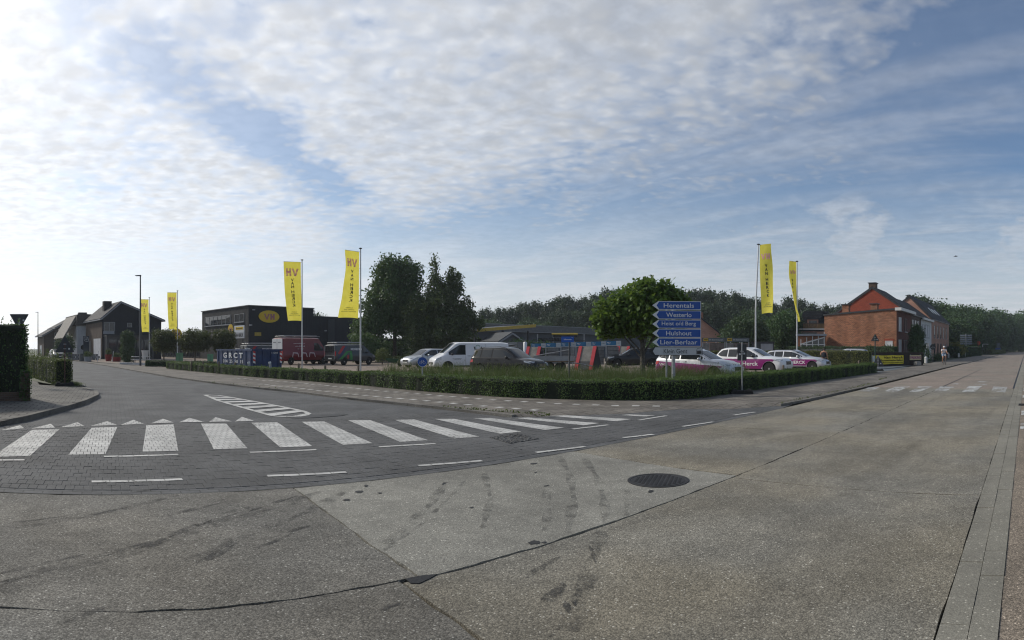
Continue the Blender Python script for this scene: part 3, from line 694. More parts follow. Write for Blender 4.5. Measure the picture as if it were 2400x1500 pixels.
yard = sheet('yard', [tuple(gd(1856, 940)[:2]), (38, 8.0), (46, 9.6), (62, 12), (70, 40), (60, 110), (10, 130), (-14, 110), tuple(at(250, 62)[:2]), tuple(at(440, 42)[:2]), tuple(gd(640, 884)[:2]), tuple(gd(900, 900)[:2]), tuple(gd(1250, 930)[:2])], PZ - 0.012, LOT)
yard['label'] = 'beige paved yard of the builders merchant'
rm = MB()
for i in range(5): rm.quad((kr[i].x, kr[i].y, -0.004), (kr[i + 1].x, kr[i + 1].y, -0.004), (kin[i + 1].x, kin[i + 1].y, PZ), (kin[i].x, kin[i].y, PZ))
rm.build('dropped_kerb', TILE, pav)
def kerb(line, parent, z, w=0.12, L=1.0, name='kerb_stone', mat=C_KERB, low=-0.02):
    P = [Vector(p) for p in line]; D = [0]
    for i in range(len(P) - 1): D.append(D[-1] + (P[i + 1] - P[i]).length)
    def pt(s):
        for i in range(len(P) - 1):
            if s <= D[i + 1] or i == len(P) - 2: return P[i].lerp(P[i + 1], min(1, (s - D[i]) / max(1e-6, D[i + 1] - D[i])))
    s = 0
    while s < D[-1] - 0.1:
        a, b = pt(s + 0.006), pt(min(D[-1], s + L - 0.006)); t = (b - a).normalized(); nn = Vector((-t.y, t.x, 0)) * w
        zz = z + random.uniform(-0.006, 0.006)
        mb = MB(); mb.prism([(a.x, a.y), (b.x, b.y), (b.x + nn.x, b.y + nn.y), (a.x + nn.x, a.y + nn.y)], low, zz); mb.build(name, mat, parent); s += L
kerb([kr[i] for i in range(5, 14)][::-1], pav, PZ + 0.012, w=0.12)                      # along the side road
kerb([gd(1830, 951.5), gd(1932, 932), gd(2040, 905), gd(2100, 890), gd(2212, 863), gd(2260, 852), gd(2300, 843)], pav, PZ + 0.006, w=0.13)
sheet('kerb_far', [(60, 6.42), (300, 6.9), (300, 7.2), (60, 6.58)], PZ + 0.02, C_KERB, pav)
mb = MB(); mb.quad((60, 6.42, 0), (300, 6.9, 0), (300, 6.9, PZ + .02), (60, 6.42, PZ + .02)); mb.build('kerb_face', C_KERB, pav)
# white marker tiles of the cycle path
def row(pxs, step, n0=0, name='marker_tile', w=0.22, l=0.20):
    P = [gd(x, y) for x, y in pxs]; D = [0]
    for i in range(len(P) - 1): D.append(D[-1] + (P[i + 1] - P[i]).length)
    s = 0
    while s < D[-1]:
        for i in range(len(P) - 1):
            if D[i] <= s <= D[i + 1]:
                a = P[i].lerp(P[i + 1], (s - D[i]) / (D[i + 1] - D[i])); t = (P[i + 1] - P[i]).normalized(); nn = Vector((-t.y, t.x, 0))
                mb = MB(); z = Vector((0, 0, PZ + 0.004 - a.z))
                mb.quad(a - nn * w / 2 - t * l / 2 + z, a + nn * w / 2 - t * l / 2 + z, a + nn * w / 2 + t * l / 2 + z, a - nn * w / 2 + t * l / 2 + z); mb.build(name, TILEW, pav); break
        s += step
row([(610, 903), (700, 913), (800, 924), (880, 932.5), (1000, 943.5), (1120, 955), (1280, 968)], 0.56)
row([(560, 889), (690, 899), (760, 906), (860, 916), (1010, 929.5), (1150, 941), (1300, 950), (1440, 955), (1560, 956.5)], 0.56)

# corner pavement on the left, with its rounded kerb
pavl = sheet('corner_pavement', [v[:2] for v in kl] + [(-3.0, 24), (-4.6, 34), (-12, 34), (-12, 11.2)], 0.10, brickmat('corner_tiles', (0.165, 0.158, 0.140, 1), (0.125, 0.118, 0.105, 1), (0.02, 0.02, 0.018, 1), 0.30, 0.30, 0.014, 'floor', patch=0.35))
pavl['label'] = 'uneven grey tiled pavement at the left corner'
fine = []
for i in range(len(kl) - 1):
    for k in range(4): fine.append(kl[i].lerp(kl[i + 1], k / 4))
fine.append(kl[-1])
kerb([Vector((-5, 10.9, 0))] + fine, pavl, 0.115, w=0.14, L=0.8)
# ------------------------------------------------------------------ plants
BARK = M('bark', (0.075, 0.058, 0.042), rough=0.9, var=0.4, scale=9, bump=0.8, bscale=18)
BARKG = M('bark_grey', (0.11, 0.10, 0.085), rough=0.9, var=0.4, scale=9, bump=0.8, bscale=18)
LF = {
 'hedge': leafmat('hedge_leaf', (0.0570, 0.1102, 0.0344), 0.5, 0.25, hue=(0.1261, 0.2025, 0.0575)),
 'beech': leafmat('beech_leaf', (0.0570, 0.0907, 0.0276), 0.5, 0.25, hue=(0.1824, 0.1879, 0.0621)),
 'dark': leafmat('dark_leaf', (0.0303, 0.0626, 0.0267), 0.5, 0.15, hue=(0.0551, 0.1096, 0.0434)),
 'maple': leafmat('maple_leaf', (0.0358, 0.0814, 0.0300), 0.5, 0.22, hue=(0.0826, 0.1566, 0.0567)),
 'gum': leafmat('sweetgum_leaf', (0.0346, 0.0726, 0.0290), 0.5, 0.22, hue=(0.0931, 0.1285, 0.0515)),
 'catalpa': leafmat('catalpa_leaf', (0.0470, 0.1010, 0.0228), 0.5, 0.40, hue=(0.1254, 0.2138, 0.0379)),
 'pine': leafmat('pine_needle', (0.0303, 0.0595, 0.0333), 0.45, 0.10, hue=(0.0620, 0.0971, 0.0500)),
 'wood': leafmat('broadleaf', (0.0314, 0.0648, 0.0310), 0.45, 0.16, hue=(0.0684, 0.1166, 0.0483)),
 'bush': leafmat('bush_leaf', (0.0570, 0.0864, 0.0287), 0.5, 0.25, hue=(0.1330, 0.1620, 0.0517)),
 'globe': leafmat('globe_leaf', (0.0456, 0.0648, 0.0276), 0.5, 0.20, hue=(0.1026, 0.1102, 0.0483)),
 'gold': leafmat('golden_leaf', (0.1235, 0.1188, 0.0287), 0.4, 0.25, hue=(0.2280, 0.2052, 0.0460)),
 'grass': leafmat('grass_blade', (0.0361, 0.0713, 0.0207), 0.5, 0.30, hue=(0.0902, 0.1242, 0.0437)),
 'seed': leafmat('grass_plume', (0.0950, 0.0918, 0.0575), 0.4, 0.3, hue=(0.1805, 0.1620, 0.1035)),
 'ivy': leafmat('ivy_leaf', (0.0332, 0.0756, 0.0290), 0.5, 0.2, hue=(0.0798, 0.1512, 0.0483)),
}
CORE = M('hedge_core', (0.012, 0.018, 0.008), rough=0.95, var=0.3, scale=8)

def hedge(name, label, line, w, h, leaf, size=0.05, dens=900, z0=0.0, round_=0.08, group=None, cat='hedge', wild=0.0, sprigs=0):
    """clipped hedge along a polyline: a dark core wrapped in leaves"""
    P = [Vector((p[0], p[1], 0)) for p in line]; root = thing(name, label, cat, (P[0].x, P[0].y, z0), 0, group); O = P[0]
    # smooth centre line
    C = []
    for i in range(len(P) - 1):
        k = max(1, int((P[i + 1] - P[i]).length / 0.25))
        for j in range(k): C.append(P[i].lerp(P[i + 1], j / k))
    C.append(P[-1]); n = len(C); T = [(C[min(i + 1, n - 1)] - C[max(i - 1, 0)]).normalized() for i in range(n)]
    mb = MB(); prof = [(-w / 2 + .05, 0.02), (-w / 2 + .04, h - .12), (-w / 2 + .12, h - .05), (w / 2 - .12, h - .05), (w / 2 - .04, h - .12), (w / 2 - .05, 0.02)]
    vs = []; fs = []
    for i in range(n):
        nn = Vector((-T[i].y, T[i].x, 0)); e = 1.0 if 0 < i < n - 1 else 0.9
        for a, b in prof:
            q = C[i] - O + nn * a * e; vs.append((q.x + random.gauss(0, .012), q.y + random.gauss(0, .012), b + random.gauss(0, .012)))
    k = len(prof)
    for i in range(n - 1):
        for j in range(k - 1): fs.append((i * k + j, (i + 1) * k + j, (i + 1) * k + j + 1, i * k + j + 1))
    fs += [tuple(range(k)), tuple((n - 1) * k + j for j in range(k - 1, -1, -1))]
    mb.add(vs, fs); mb.build('branches', CORE, root)
    L = sum((C[i + 1] - C[i]).length for i in range(n - 1))
    ca = np.array([[c.x - O.x, c.y - O.y] for c in C]); ta = np.array([[t.x, t.y] for t in T])
    def pick(N):
        s = RNG.uniform(0, n - 1.001, N); i = s.astype(int); f = (s - i)[:, None]
        return ca[i] * (1 - f) + ca[i + 1] * f, unit(ta[i] * (1 - f) + ta[i + 1] * f)
    A = []; Nn = []
    per = L * (2 * h + w); N = int(per * dens)
    p, t = pick(N); nn = np.stack([-t[:, 1], t[:, 0]], 1)
    u = RNG.uniform(0, 2 * h + w, N)
    lump = 0.045 * np.sin(p[:, 0] * 2.1 + p[:, 1] * 1.7) * np.sin(p[:, 0] * .6 - p[:, 1] * .9 + 1) + 0.03 * np.sin(p[:, 0] * 7.3 - p[:, 1] * 5.1)
    side = np.where(u < h, -1, np.where(u > h + w, 1, 0))
    a = np.where(side == 0, (u - h) - w / 2, side * w / 2); z = np.where(side == -1, u, np.where(side == 1, 2 * h + w - u, h))
    # rounded shoulder, uneven skin
    sh = np.clip((z - (h - round_)) / round_, 0, 1); a = np.where(side != 0, a * (1 - sh * sh * round_ / (w / 2)), a)
    inn = RNG.uniform(-0.05, 0.015, N)
    a = np.where(side != 0, a + side * (inn + lump), a); z = np.where(side == 0, z + inn + lump - round_ * 0.8 * np.clip((np.abs(a) - (w / 2 - round_)) / round_, 0, 1) ** 2, z)
    Cc = np.concatenate([p + nn * a[:, None], np.maximum(z, 0.0)[:, None]], 1)
    nr = np.where((side == 0)[:, None], np.array([[0, 0, 1.0]]), np.concatenate([nn * side[:, None], np.zeros((N, 1))], 1))
    A.append(leaf_quads(Cc, size, nrm=nr * 1.1))
    # ends
    for e in (0, n - 1):
        Ne = int(w * h * dens * 2.2); s_ = -1 if e == 0 else 1; te = ta[e] * s_; ne = np.array([-te[1], te[0]])
        aa = RNG.uniform(-w / 2, w / 2, Ne); zz = RNG.uniform(0, h, Ne); pp = ca[e] + te * RNG.uniform(-.05, .03, (Ne, 1)) + ne * aa[:, None]
        A.append(leaf_quads(np.concatenate([pp, zz[:, None]], 1), size, nrm=np.tile(np.array([te[0], te[1], 0.0]), (Ne, 1))))
    if sprigs:
        p, t = pick(sprigs); nn = np.stack([-t[:, 1], t[:, 0]], 1); Q = []
        for i in range(sprigs):
            a_ = random.uniform(-w / 2, w / 2); hh = random.uniform(0.05, 0.12 + wild); base_ = np.array([p[i, 0] + nn[i, 0] * a_, p[i, 1] + nn[i, 1] * a_, h - .02]); lean = RNG.normal(0, .25, 3); lean[2] = 1
            kk = int(5 + hh * 30); ts = np.linspace(0, 1, kk)[:, None]; Q.append(base_ + lean * hh * ts + RNG.normal(0, .015, (kk, 3)))
        A.append(leaf_quads(np.concatenate(Q), size * 0.9))
    o = link('foliage', quads_mesh('foliage', np.concatenate(A)), LF[leaf], root); return root

def branchy(crown_pts, trunk_h, r0, lean=(0, 0), n_limb=7, spread=None):
    """trunk and limbs towards a sample of the crown"""
    mb = MB(); top = Vector((lean[0], lean[1], trunk_h))
    pts = [Vector((0, 0, -0.05)), Vector((lean[0] * .2, lean[1] * .2, trunk_h * .3)), Vector((lean[0] * .6, lean[1] * .6, trunk_h * .7)), top]
    mb.tube(pts, [r0 * 1.25, r0, r0 * .85, r0 * .7], 9)
    for q in crown_pts:
        q = Vector(q); s = Vector((0, 0, random.uniform(0.45, 0.98) * trunk_h)); mid = s.lerp(q, 0.5) + Vector((0, 0, (q.z - s.z) * .12))
        mb.tube([s, mid, q], [r0 * .38, r0 * .22, r0 * .06], 5)
    return mb

def blob_crown(lobes, N, size, seed=0, shell=0.55, aspect=0.62, droop=0.0, up=0.25, ragged=1.0):
    """leaves through the volume of several lobes (x,y,z,rx,ry,rz)"""
    rs = np.random.default_rng(seed); vol = np.array([l[3] * l[4] * l[5] for l in lobes]) ** 0.67; cnt = (vol / vol.sum() * N).astype(int); A = []; NN = []
    for l, c in zip(lobes, cnt):
        d = unit(rs.normal(size=(c, 3))); r = rs.uniform(shell ** 3, 1, (c, 1)) ** (1 / 3)
        bump = 1 + ragged * 0.16 * np.sin(d[:, :1] * 7 + l[0] * 3) * np.sin(d[:, 1:2] * 6 + l[1] * 2) + ragged * 0.12 * np.sin(d[:, 2:] * 9 + l[2])
        A.append(np.array(l[:3]) + d * r * bump * np.array(l[3:])); NN.append(d)
    C = np.concatenate(A); Nn = np.concatenate(NN)
    # leaves hang in clumps
    cl = C[rs.integers(0, len(C), max(8, N // 30))]; cl = cl * 0.96 + C.mean(0) * 0.04; i = rs.integers(0, len(cl), len(C)); clump = cl[i] + np.clip(rs.normal(0, 1, (len(C), 3)), -1.7, 1.7) * size * (0.35 + 0.9 * ragged)
    use = rs.random(len(C)) < 0.55; C = np.where(use[:, None], clump, C)
    return leaf_quads(C, size, nrm=Nn * 0.5, droop=droop, up=up, aspect=aspect)

def tree(name, label, loc, lobes, N, size, leaf, trunk_h, r0, rz=0.0, cat='tree', group=None, shell=0.5, bark=None, seed=1, limbs=9, droop=0.0, aspect=0.62, up=0.25, ragged=1.0):
    root = thing(name, label, cat, loc, rz, group)
    q = blob_crown(lobes, N, size, seed, shell, aspect, droop, up, ragged)
    link('crown', quads_mesh('crown', q), LF[leaf], root)
    pts = [Vector(l[:3]) + Vector((random.uniform(-.5, .5) * l[3], random.uniform(-.5, .5) * l[4], random.uniform(-.2, .5) * l[5])) for l in lobes for _ in range(max(1, limbs // len(lobes)))]
    branchy(pts, trunk_h, r0).build('trunk', bark or BARK, root, smooth=True); return root
# ------------------------------------------------------------------ hedges
def off(pxs, add): return [at(x, FPX * EYE / (y - Y0) + add) for x, y in pxs]
hedge('hedge', 'low clipped hedge between the pavement and the blue container', off([(402, 866), (600, 885.5), (700, 893.5), (858, 906)], 0.5), 0.9, 0.55, 'hedge', 0.055, 800, PZ, wild=0.03, sprigs=50)
hedge('hedge', 'long clipped hedge rounding the corner under the blue direction signs', off([(868, 907), (1000, 920.5), (1200, 935.5), (1380, 942), (1500, 943), (1560, 942), (1620, 938), (1700, 926), (1800, 910.5), (1900, 896.5), (2040, 875.5)], 0.5), 0.9, 0.60, 'hedge', 0.048, 1150, PZ, wild=0.03, sprigs=110)
hedge('hedge', 'short low hedge behind the street lamp and the second flag from the left', [at(345, 51), at(410, 50), at(500, 46)], 0.9, 0.5, 'dark', 0.07, 450, PZ)
hedge('hedge', 'tall dark overgrown hedge at the left edge of the picture', [at(22, 18.4), at(-20, 17.9), at(-190, 17.2)], 1.7, 2.25, 'ivy', 0.085, 520, 0.10, round_=0.3, wild=0.10, sprigs=40)
lh = hedge('hedge', 'loose yellowish hedge behind the fallen triangle sign at the left', [gd(150, 908), gd(112, 896), at(60, 36)], 0.75, 1.08, 'bush', 0.06, 650, 0.06, round_=0.15, wild=0.35, sprigs=90)
hedge('hedge', 'square speckled hedge behind the parked station wagon', [(43.2, 11.9), (43.2, 16), (43.6, 26)], 0.9, 1.36, 'beech', 0.075, 600, 0.05)
hedge('hedge', 'long garden hedge in front of the big brick wall', [(56.5, 12.9), (57, 17), (58, 25)], 1.2, 1.80, 'wood', 0.12, 260, 0.0, round_=0.2, wild=0.15, sprigs=40)
hedge('hedge', 'tall dark boundary hedge behind the two tall trees', [at(845, 86), at(960, 84), at(1125, 80)], 1.6, 3.0, 'dark', 0.24, 90, 0.0, round_=0.5, wild=0.3, sprigs=40)
hedge('hedge', 'low green hedge by the roadside before the wood', [at(2352, 190), at(2318, 150)], 1.5, 1.2, 'bush', 0.25, 60, 0.0, round_=0.3)
hedge('hedge', 'dark hedge behind the white fence and the sign back', [at(2290, 128), at(2232, 106)], 2.0, 2.0, 'dark', 0.22, 90, 0.0, round_=0.4)

# ------------------------------------------------------------------ ornamental grass bed
xs_ = [900, 1000, 1150, 1300, 1450, 1600, 1700, 1745]; din = [26.2, 22.6, 19.9, 18.7, 18.4, 19.2, 21.3, 23.4]; dout = [27.6, 27.4, 26.2, 25.4, 25.2, 25.0, 24.8, 24.4]
bed = sheet('planting_bed', [at(x, a)[:2] for x, a in zip(xs_, din)] + [at(x, a)[:2] for x, a in reversed(list(zip(xs_, dout)))], PZ + 0.008, SOIL)
def blades(N, xs, d0, d1, hlo, hhi, wd, z, lean=0.35, seg=3, edge=None):
    px = RNG.uniform(xs[0], xs[-1], N); a = np.interp(px, xs, d0); b = np.interp(px, xs, d1); d = a + (b - a) * RNG.random(N) ** 0.8; an = (XV - px) / FPX
    # tussocks
    tx = np.stack([d * np.cos(an), d * np.sin(an)], 1); tus = tx[RNG.integers(0, N, max(20, N // 45))]; i = RNG.integers(0, len(tus), N); use = RNG.random(N) < 0.7
    B = np.where(use[:, None], tus[i] + RNG.normal(0, .10, (N, 2)), tx)
    h = RNG.uniform(hlo, hhi, N) * (0.85 + 0.25 * np.sin(B[:, 0] * 1.7 + B[:, 1] * 2.1)); dirn = RNG.normal(size=(N, 2)); dirn = unit(dirn); ln = RNG.uniform(0.1, lean * 2, N) * h
    if edge is not None: h = h * edge(px)
    wv = np.stack([-dirn[:, 1], dirn[:, 0]], 1) * wd; Q = []
    def P(t, s):
        w = (1 - 0.8 * t); q = B + dirn * (ln * t * t)[:, None] + wv * w * s; return np.concatenate([q, (z + h * (t - 0.12 * t * t * (ln / np.maximum(h, .01))))[:, None]], 1)
    for k in range(seg):
        t0, t1 = k / seg, (k + 1) / seg; Q.append(np.stack([P(t0, -1), P(t0, 1), P(t1, 1), P(t1, -1)], 1))
    tip = np.concatenate([B + dirn * ln[:, None], (z + h * (1 - 0.12 * ln / np.maximum(h, .01)))[:, None]], 1)
    return np.concatenate(Q), tip
edge = lambda x: np.clip((x - 895) / 70, 0.35, 1) * np.clip((1760 - x) / 90, 0.3, 1)
q1, tips = blades(32000, xs_, din, dout, 0.52, 0.97, 0.0075, PZ, edge=edge)
o = link('ornamental_grass', quads_mesh('ornamental_grass', q1), LF['grass']); tag(o, 'tall feathery grass growing in the bed behind the corner hedge', 'grass', kind='stuff')
tp = tips[RNG.integers(0, len(tips), 1700)]; tp = np.repeat(tp, 4, 0) + RNG.normal(0, .02, (1700 * 4, 3)) * np.array([1, 1, 2.0])
o = link('grass_plumes', quads_mesh('grass_plumes', leaf_quads(tp, 0.06, aspect=0.3, droop=-1.5)), LF['seed']); tag(o, 'brownish seed plumes above the ornamental grass bed', 'grass', kind='stuff')
# verge under the loose hedge, weeds along the joints
ver = sheet('verge', [gd(170, 914)[:2], gd(200, 905)[:2], gd(150, 890)[:2], at(70, 33)[:2], at(45, 30)[:2], gd(100, 903)[:2]], 0.108, GRASSG)
q2, _ = blades(2600, [60, 120, 185], [30, 25.5, 22.8], [33, 27, 24.2], 0.06, 0.22, 0.006, 0.1)
tag(link('verge_grass', quads_mesh('verge_grass', q2), LF['grass']), 'rough grass at the foot of the loose hedge on the left', 'grass', kind='stuff')
wl = []
for xa, xb, ya, yb, N in ((1040, 1290, 960, 979, 260), (1830, 2060, 951, 900, 160), (2060, 2078, 893, 889, 90), (1995, 2040, 914, 903, 60), (480, 700, 897, 921, 80)):
    px = RNG.uniform(xa, xb, N); yy = ya + (yb - ya) * (px - xa) / (xb - xa); d = FPX * EYE / (yy - Y0) + RNG.uniform(-.02, .12, N); an = (XV - px) / FPX
    wl.append(leaf_quads(np.stack([d * np.cos(an), d * np.sin(an), RNG.uniform(.03, .11, N)], 1), 0.06, up=1.0))
tag(link('kerb_weeds', quads_mesh('kerb_weeds', np.concatenate(wl)), LF['bush']), 'weeds and dead leaves along the kerbs', 'weeds', kind='stuff')

# ------------------------------------------------------------------ single trees and bushes
tree('catalpa_tree', 'round bright green standard tree beside the blue direction signs', at(1506, 27, PZ), [(.1, -.1, 3.45, 1.75, 1.75, 1.30), (-.95, .8, 3.05, 1.15, 1.15, .95), (.95, -.8, 3.35, 1.2, 1.2, 1.05), (.45, -.2, 4.2, 1.15, 1.15, .62), (-1.3, 1.1, 2.55, .6, .6, .6), (.3, .9, 2.7, .9, .9, .55), (1.2, -.9, 2.8, .8, .8, .6), (-.5, -.6, 2.7, 1.0, 1.0, .55)], 13000, 0.215, 'catalpa', 2.35, 0.125, shell=0.6, seed=5, ragged=0.42, droop=0.9, up=0.9, aspect=0.8, limbs=16, bark=BARKG)
tree('maple_tree', 'tall dense dark tree right of the second tall flag', at(925, 70, 0), [(0, 0, 8.0, 3.2, 3.0, 4.0), (-1.6, 1, 6.0, 2.3, 2.2, 3.2), (1.2, -.5, 10.0, 2.2, 2.2, 2.6), (-.6, .3, 11.2, 1.7, 1.7, 1.5), (-2.6, 2.2, 3.6, 2.0, 2, 2.2), (1.5, -1, 5, 2.4, 2.4, 3)], 34000, 0.30, 'maple', 6.5, 0.22, seed=2, limbs=14)
tree('sweetgum_tree', 'tall spiky dark tree with pointed tops behind the white van', at(1038, 66, 0), [(-2.4, 2.0, 5.2, 1.5, 1.5, 2.2), (-.6, .8, 10.6, .42, .42, 1.7), (-.5, .6, 8.6, 1.0, 1.0, 1.6), (.75, -.6, 9.7, .5, .5, 1.4), (1.35, -1.1, 9.2, .45, .45, 1.3), (.7, -.6, 8.0, 1.1, 1.1, 1.3), (0, 0, 6.6, 2.0, 2.0, 1.9), (-1.3, 1.0, 5.8, 1.7, 1.7, 2.0), (2.1, -1.7, 6.4, .75, .75, 1.2), (1.8, -1.5, 5.2, 1.5, 1.5, 1.3), (3.1, -2.6, 4.4, .8, .8, .7), (.6, -.3, 3.6, 2.9, 2.9, 2.2), (-1.8, 1.6, 3.2, 1.9, 1.9, 2.0)], 34000, 0.27, 'gum', 6.0, 0.2, seed=3, limbs=18)
tree('dark_shrub', 'dark low shrub between the grey van and the tall dark tree', at(850, 66, 0), [(0, 0, 1.8, 1.8, 1.5, 1.7), (1.8, 0, 1.4, 1.6, 1.5, 1.3)], 7000, 0.22, 'maple', 1.2, 0.08, cat='shrub', seed=8)
tree('dark_shrub', 'dark undergrowth below the two tall trees', at(965, 74, 0), [(-2, 2, 1.0, 2.2, 1.5, 1.2), (2, -1, 1.3, 2.5, 1.5, 1.4), (5, -4, 1.1, 2.2, 1.5, 1.2)], 11000, 0.24, 'dark', 1.0, 0.08, cat='shrub', seed=9)
tree('clipped_bush', 'round pale green clipped bush right of the grey van', at(896, 58, 0), [(0, 0, .95, .68, .68, .62)], 2600, 0.10, 'bush', 0.5, 0.05, cat='bush', seed=4, shell=0.8, limbs=4)
tree('low_shrub', 'low brownish shrub patch left of the silver car', at(935, 60, 0), [(0, 0, .4, 1.3, .7, .5), (1.0, 0, .5, .8, .6, .5)], 1600, 0.10, 'gum', 0.3, 0.04, cat='shrub', seed=6, limbs=4)
for (x, rw, lab, sd_) in ((384, 1.28, 'round standard tree left of the other two, by the second flag', 21), (457, 1.68, 'broadest round standard tree in front of the black showroom', 22), (524, 1.2, 'round standard tree just left of the yellow sign on the showroom', 23)):
    tree('globe_tree', lab, at(x, 58, 0), [(0, 0, 2.45, rw, rw, 1.15), (rw * .4, -.2, 2.2, rw * .55, rw * .55, .8), (-rw * .4, .2, 2.2, rw * .55, rw * .55, .8)], 9500, 0.15, 'globe', 1.5, 0.07, cat='tree', group='globe trees before the showroom', seed=sd_, shell=0.6, limbs=8)
tree('topiary_column', 'tall round-topped clipped evergreen before the black house', at(299, 66, 0), [(0, 0, 1.3, .78, .78, 1.4), (0, 0, 2.7, .74, .74, .98)], 11000, 0.12, 'dark', 1.0, 0.06, cat='evergreen', seed=31, shell=0.85, limbs=4)
tree('columnar_conifer', 'dark columnar conifer against the brick terrace by the road', (67.6, 12.9, 0), [(0, 0, 2.0, .95, .95, 2.0), (0, 0, 3.4, .7, .7, 1.0)], 8000, 0.18, 'dark', 1.4, 0.09, cat='conifer', seed=32, shell=0.8, limbs=4)
tree('small_conifer', 'small dark clipped conifer before the cream houses on the left', at(140, 96, 0), [(0, 0, 1.5, .9, .9, 1.5)], 3000, 0.2, 'dark', .8, .07, cat='conifer', seed=33, shell=.8, limbs=3)
tree('round_conifer', 'rounded dark bush before the white house on the left', at(161, 92, 0), [(0, 0, 1.9, .75, .75, 1.7)], 3500, 0.2, 'dark', 1.2, .09, cat='conifer', seed=34, shell=.8, limbs=3)
tree('golden_bush', 'golden yellow bush beside the pink brick house', at(2240, 108, 0), [(0, 0, 1.7, 1.2, 1.2, 1.2), (.6, -1, 1.3, 1.0, 1.0, 1.0)], 1500, 0.22, 'gold', .8, .07, cat='bush', seed=35, limbs=4)
tree('garden_shrub', 'dark shrub in front of the white house on the right', at(2168, 68, 0), [(0, 0, .8, .9, .9, .8), (-.4, 1.2, .6, .8, .8, .6)], 1500, 0.14, 'dark', .6, .05, cat='shrub', seed=36, limbs=4)
tree('garden_shrub', 'low dark shrubs by the round sign on the right', at(2196, 73, 0), [(0, 0, .5, 1.6, .6, .5), (2.4, 0, .5, 1.6, .6, .45)], 1300, 0.14, 'dark', .4, .04, cat='shrub', seed=37, limbs=4)
tree('garden_tree', 'broad leafy tree behind the grey roof and the display boards', at(1752, 78, 0), [(0, 0, 4.0, 2.9, 2.5, 2.4), (-2.2, 1, 3.0, 1.9, 1.9, 1.7), (1.8, 0, 2.9, 2.3, 2.3, 2.0)], 15000, 0.30, 'wood', 2.6, .16, seed=38, limbs=9)
tree('garden_tree', 'dark leafy tree between the last two flags', at(1838, 84, 0), [(0, 0, 4.2, 2.6, 2.4, 2.8), (2, -1, 2.6, 2.0, 2.0, 2.0)], 13000, 0.30, 'maple', 2.6, .15, seed=39, limbs=8)
tree('garden_tree', 'loose shrub tree behind the blue and white display boards', at(1225, 62, 0), [(0, 0, 1.6, 2.4, 1.2, .9), (1.8, -1.2, 1.5, 1.2, 1.0, .8)], 5000, 0.2, 'ivy', 1.2, .08, seed=40, limbs=6)
tree('garden_tree', 'dark bush left of the direction signs behind the display boards', at(1545, 50, 0), [(0, 0, 1.6, 1.4, 1.2, 1.5)], 4000, 0.2, 'maple', 1.2, .08, seed=41, limbs=5)
tree('roof_conifer', 'dark drooping conifer rising behind the showroom roof', at(728, 96, 0), [(0, 0, 6.6, 1.9, 1.9, .9), (-1.4, .5, 6.9, 1.5, 1.2, .5), (1.7, -.6, 6.2, 1.3, 1.2, .6), (0, 0, 5, 2.2, 2.2, 1.6)], 5000, 0.28, 'dark', 6, .16, cat='conifer', seed=42, droop=.8, limbs=8)

# ------------------------------------------------------------------ woods
def pine_proto(seed, h):
    rs = random.Random(seed); lobes = []
    for i in range(11):
        z = h * (0.36 + 0.6 * i / 10); r = h * 0.15 * (1.15 - 0.75 * abs(i / 10 - .3)) * rs.uniform(.7, 1.2); a = rs.uniform(0, 6.28); k = h * 0.06 * (1 - i / 13)
        lobes.append((k * math.cos(a), k * math.sin(a), z, r, r, h * .055 * rs.uniform(.8, 1.3)))
    lobes.append((0, 0, h * .97, h * .045, h * .045, h * .06))
    q = blob_crown(lobes, 4200, 0.62, seed, 0.25, 0.5); a = quads_mesh('crown', q); a.materials.append(LF['pine'])
    mb = branchy([Vector(l[:3]) for l in lobes[:8]], h * .9, .17); b = mb.mesh('trunk', True); b.materials.append(BARK); return a, b, h
def oak_proto(seed, h, leaf):
    rs = random.Random(seed); lobes = [(0, 0, h * .62, h * .24, h * .24, h * .34)]
    for i in range(8):
        a = rs.uniform(0, 6.28); k = h * rs.uniform(.1, .2); z = h * rs.uniform(.38, .88); r = h * rs.uniform(.10, .16); lobes.append((k * math.cos(a), k * math.sin(a), z, r, r, r * .9))
    lobes.append((0, 0, h * .25, h * .2, h * .2, h * .22))
    q = blob_crown(lobes, 7000, 0.60, seed, 0.5); a = quads_mesh('crown', q); a.materials.append(LF[leaf])
    mb = branchy([Vector(l[:3]) for l in lobes], h * .6, .25); b = mb.mesh('trunk', True); b.materials.append(BARK); return a, b, h
pines = [pine_proto(100 + i, 16) for i in range(5)]
oaks = [oak_proto(200 + i, 16, 'wood' if i % 2 else 'maple') for i in range(4)]
MARK = [(1185, 'right of the tall spiky tree'), (1262, 'above the yellow edged canopy'), (1345, 'above the storage rack'), (1412, 'just left of the round green tree'), (1600, 'behind the round green tree'), (1700, 'right of the direction signs'), (1772, 'left of the tall right hand flag'), (1866, 'between the last two flags'), (2030, 'left of the red gable'),
        (2165, 'behind the brick terrace'), (2225, 'behind the pink brick house'), (2285, 'behind the slatted sign back'), (2345, 'before the dark end of the road'), (9999, 'at the right edge of the picture')]
ORD = ['first', 'second', 'third', 'fourth', 'fifth', 'sixth', 'seventh', 'eighth', 'ninth', 'tenth', 'eleventh', 'twelfth', 'thirteenth', 'fourteenth', 'fifteenth', 'sixteenth', 'seventeenth', 'eighteenth', 'nineteenth', 'twentieth']
NSEEN = {}
def placed(kind, x):
    w = next(t for lim, t in MARK if x < lim); k = NSEEN.get((kind, w), 0); NSEEN[(kind, w)] = k + 1
    return '%s %s, %s from the left' % (kind, w, ORD[min(k, 19)])
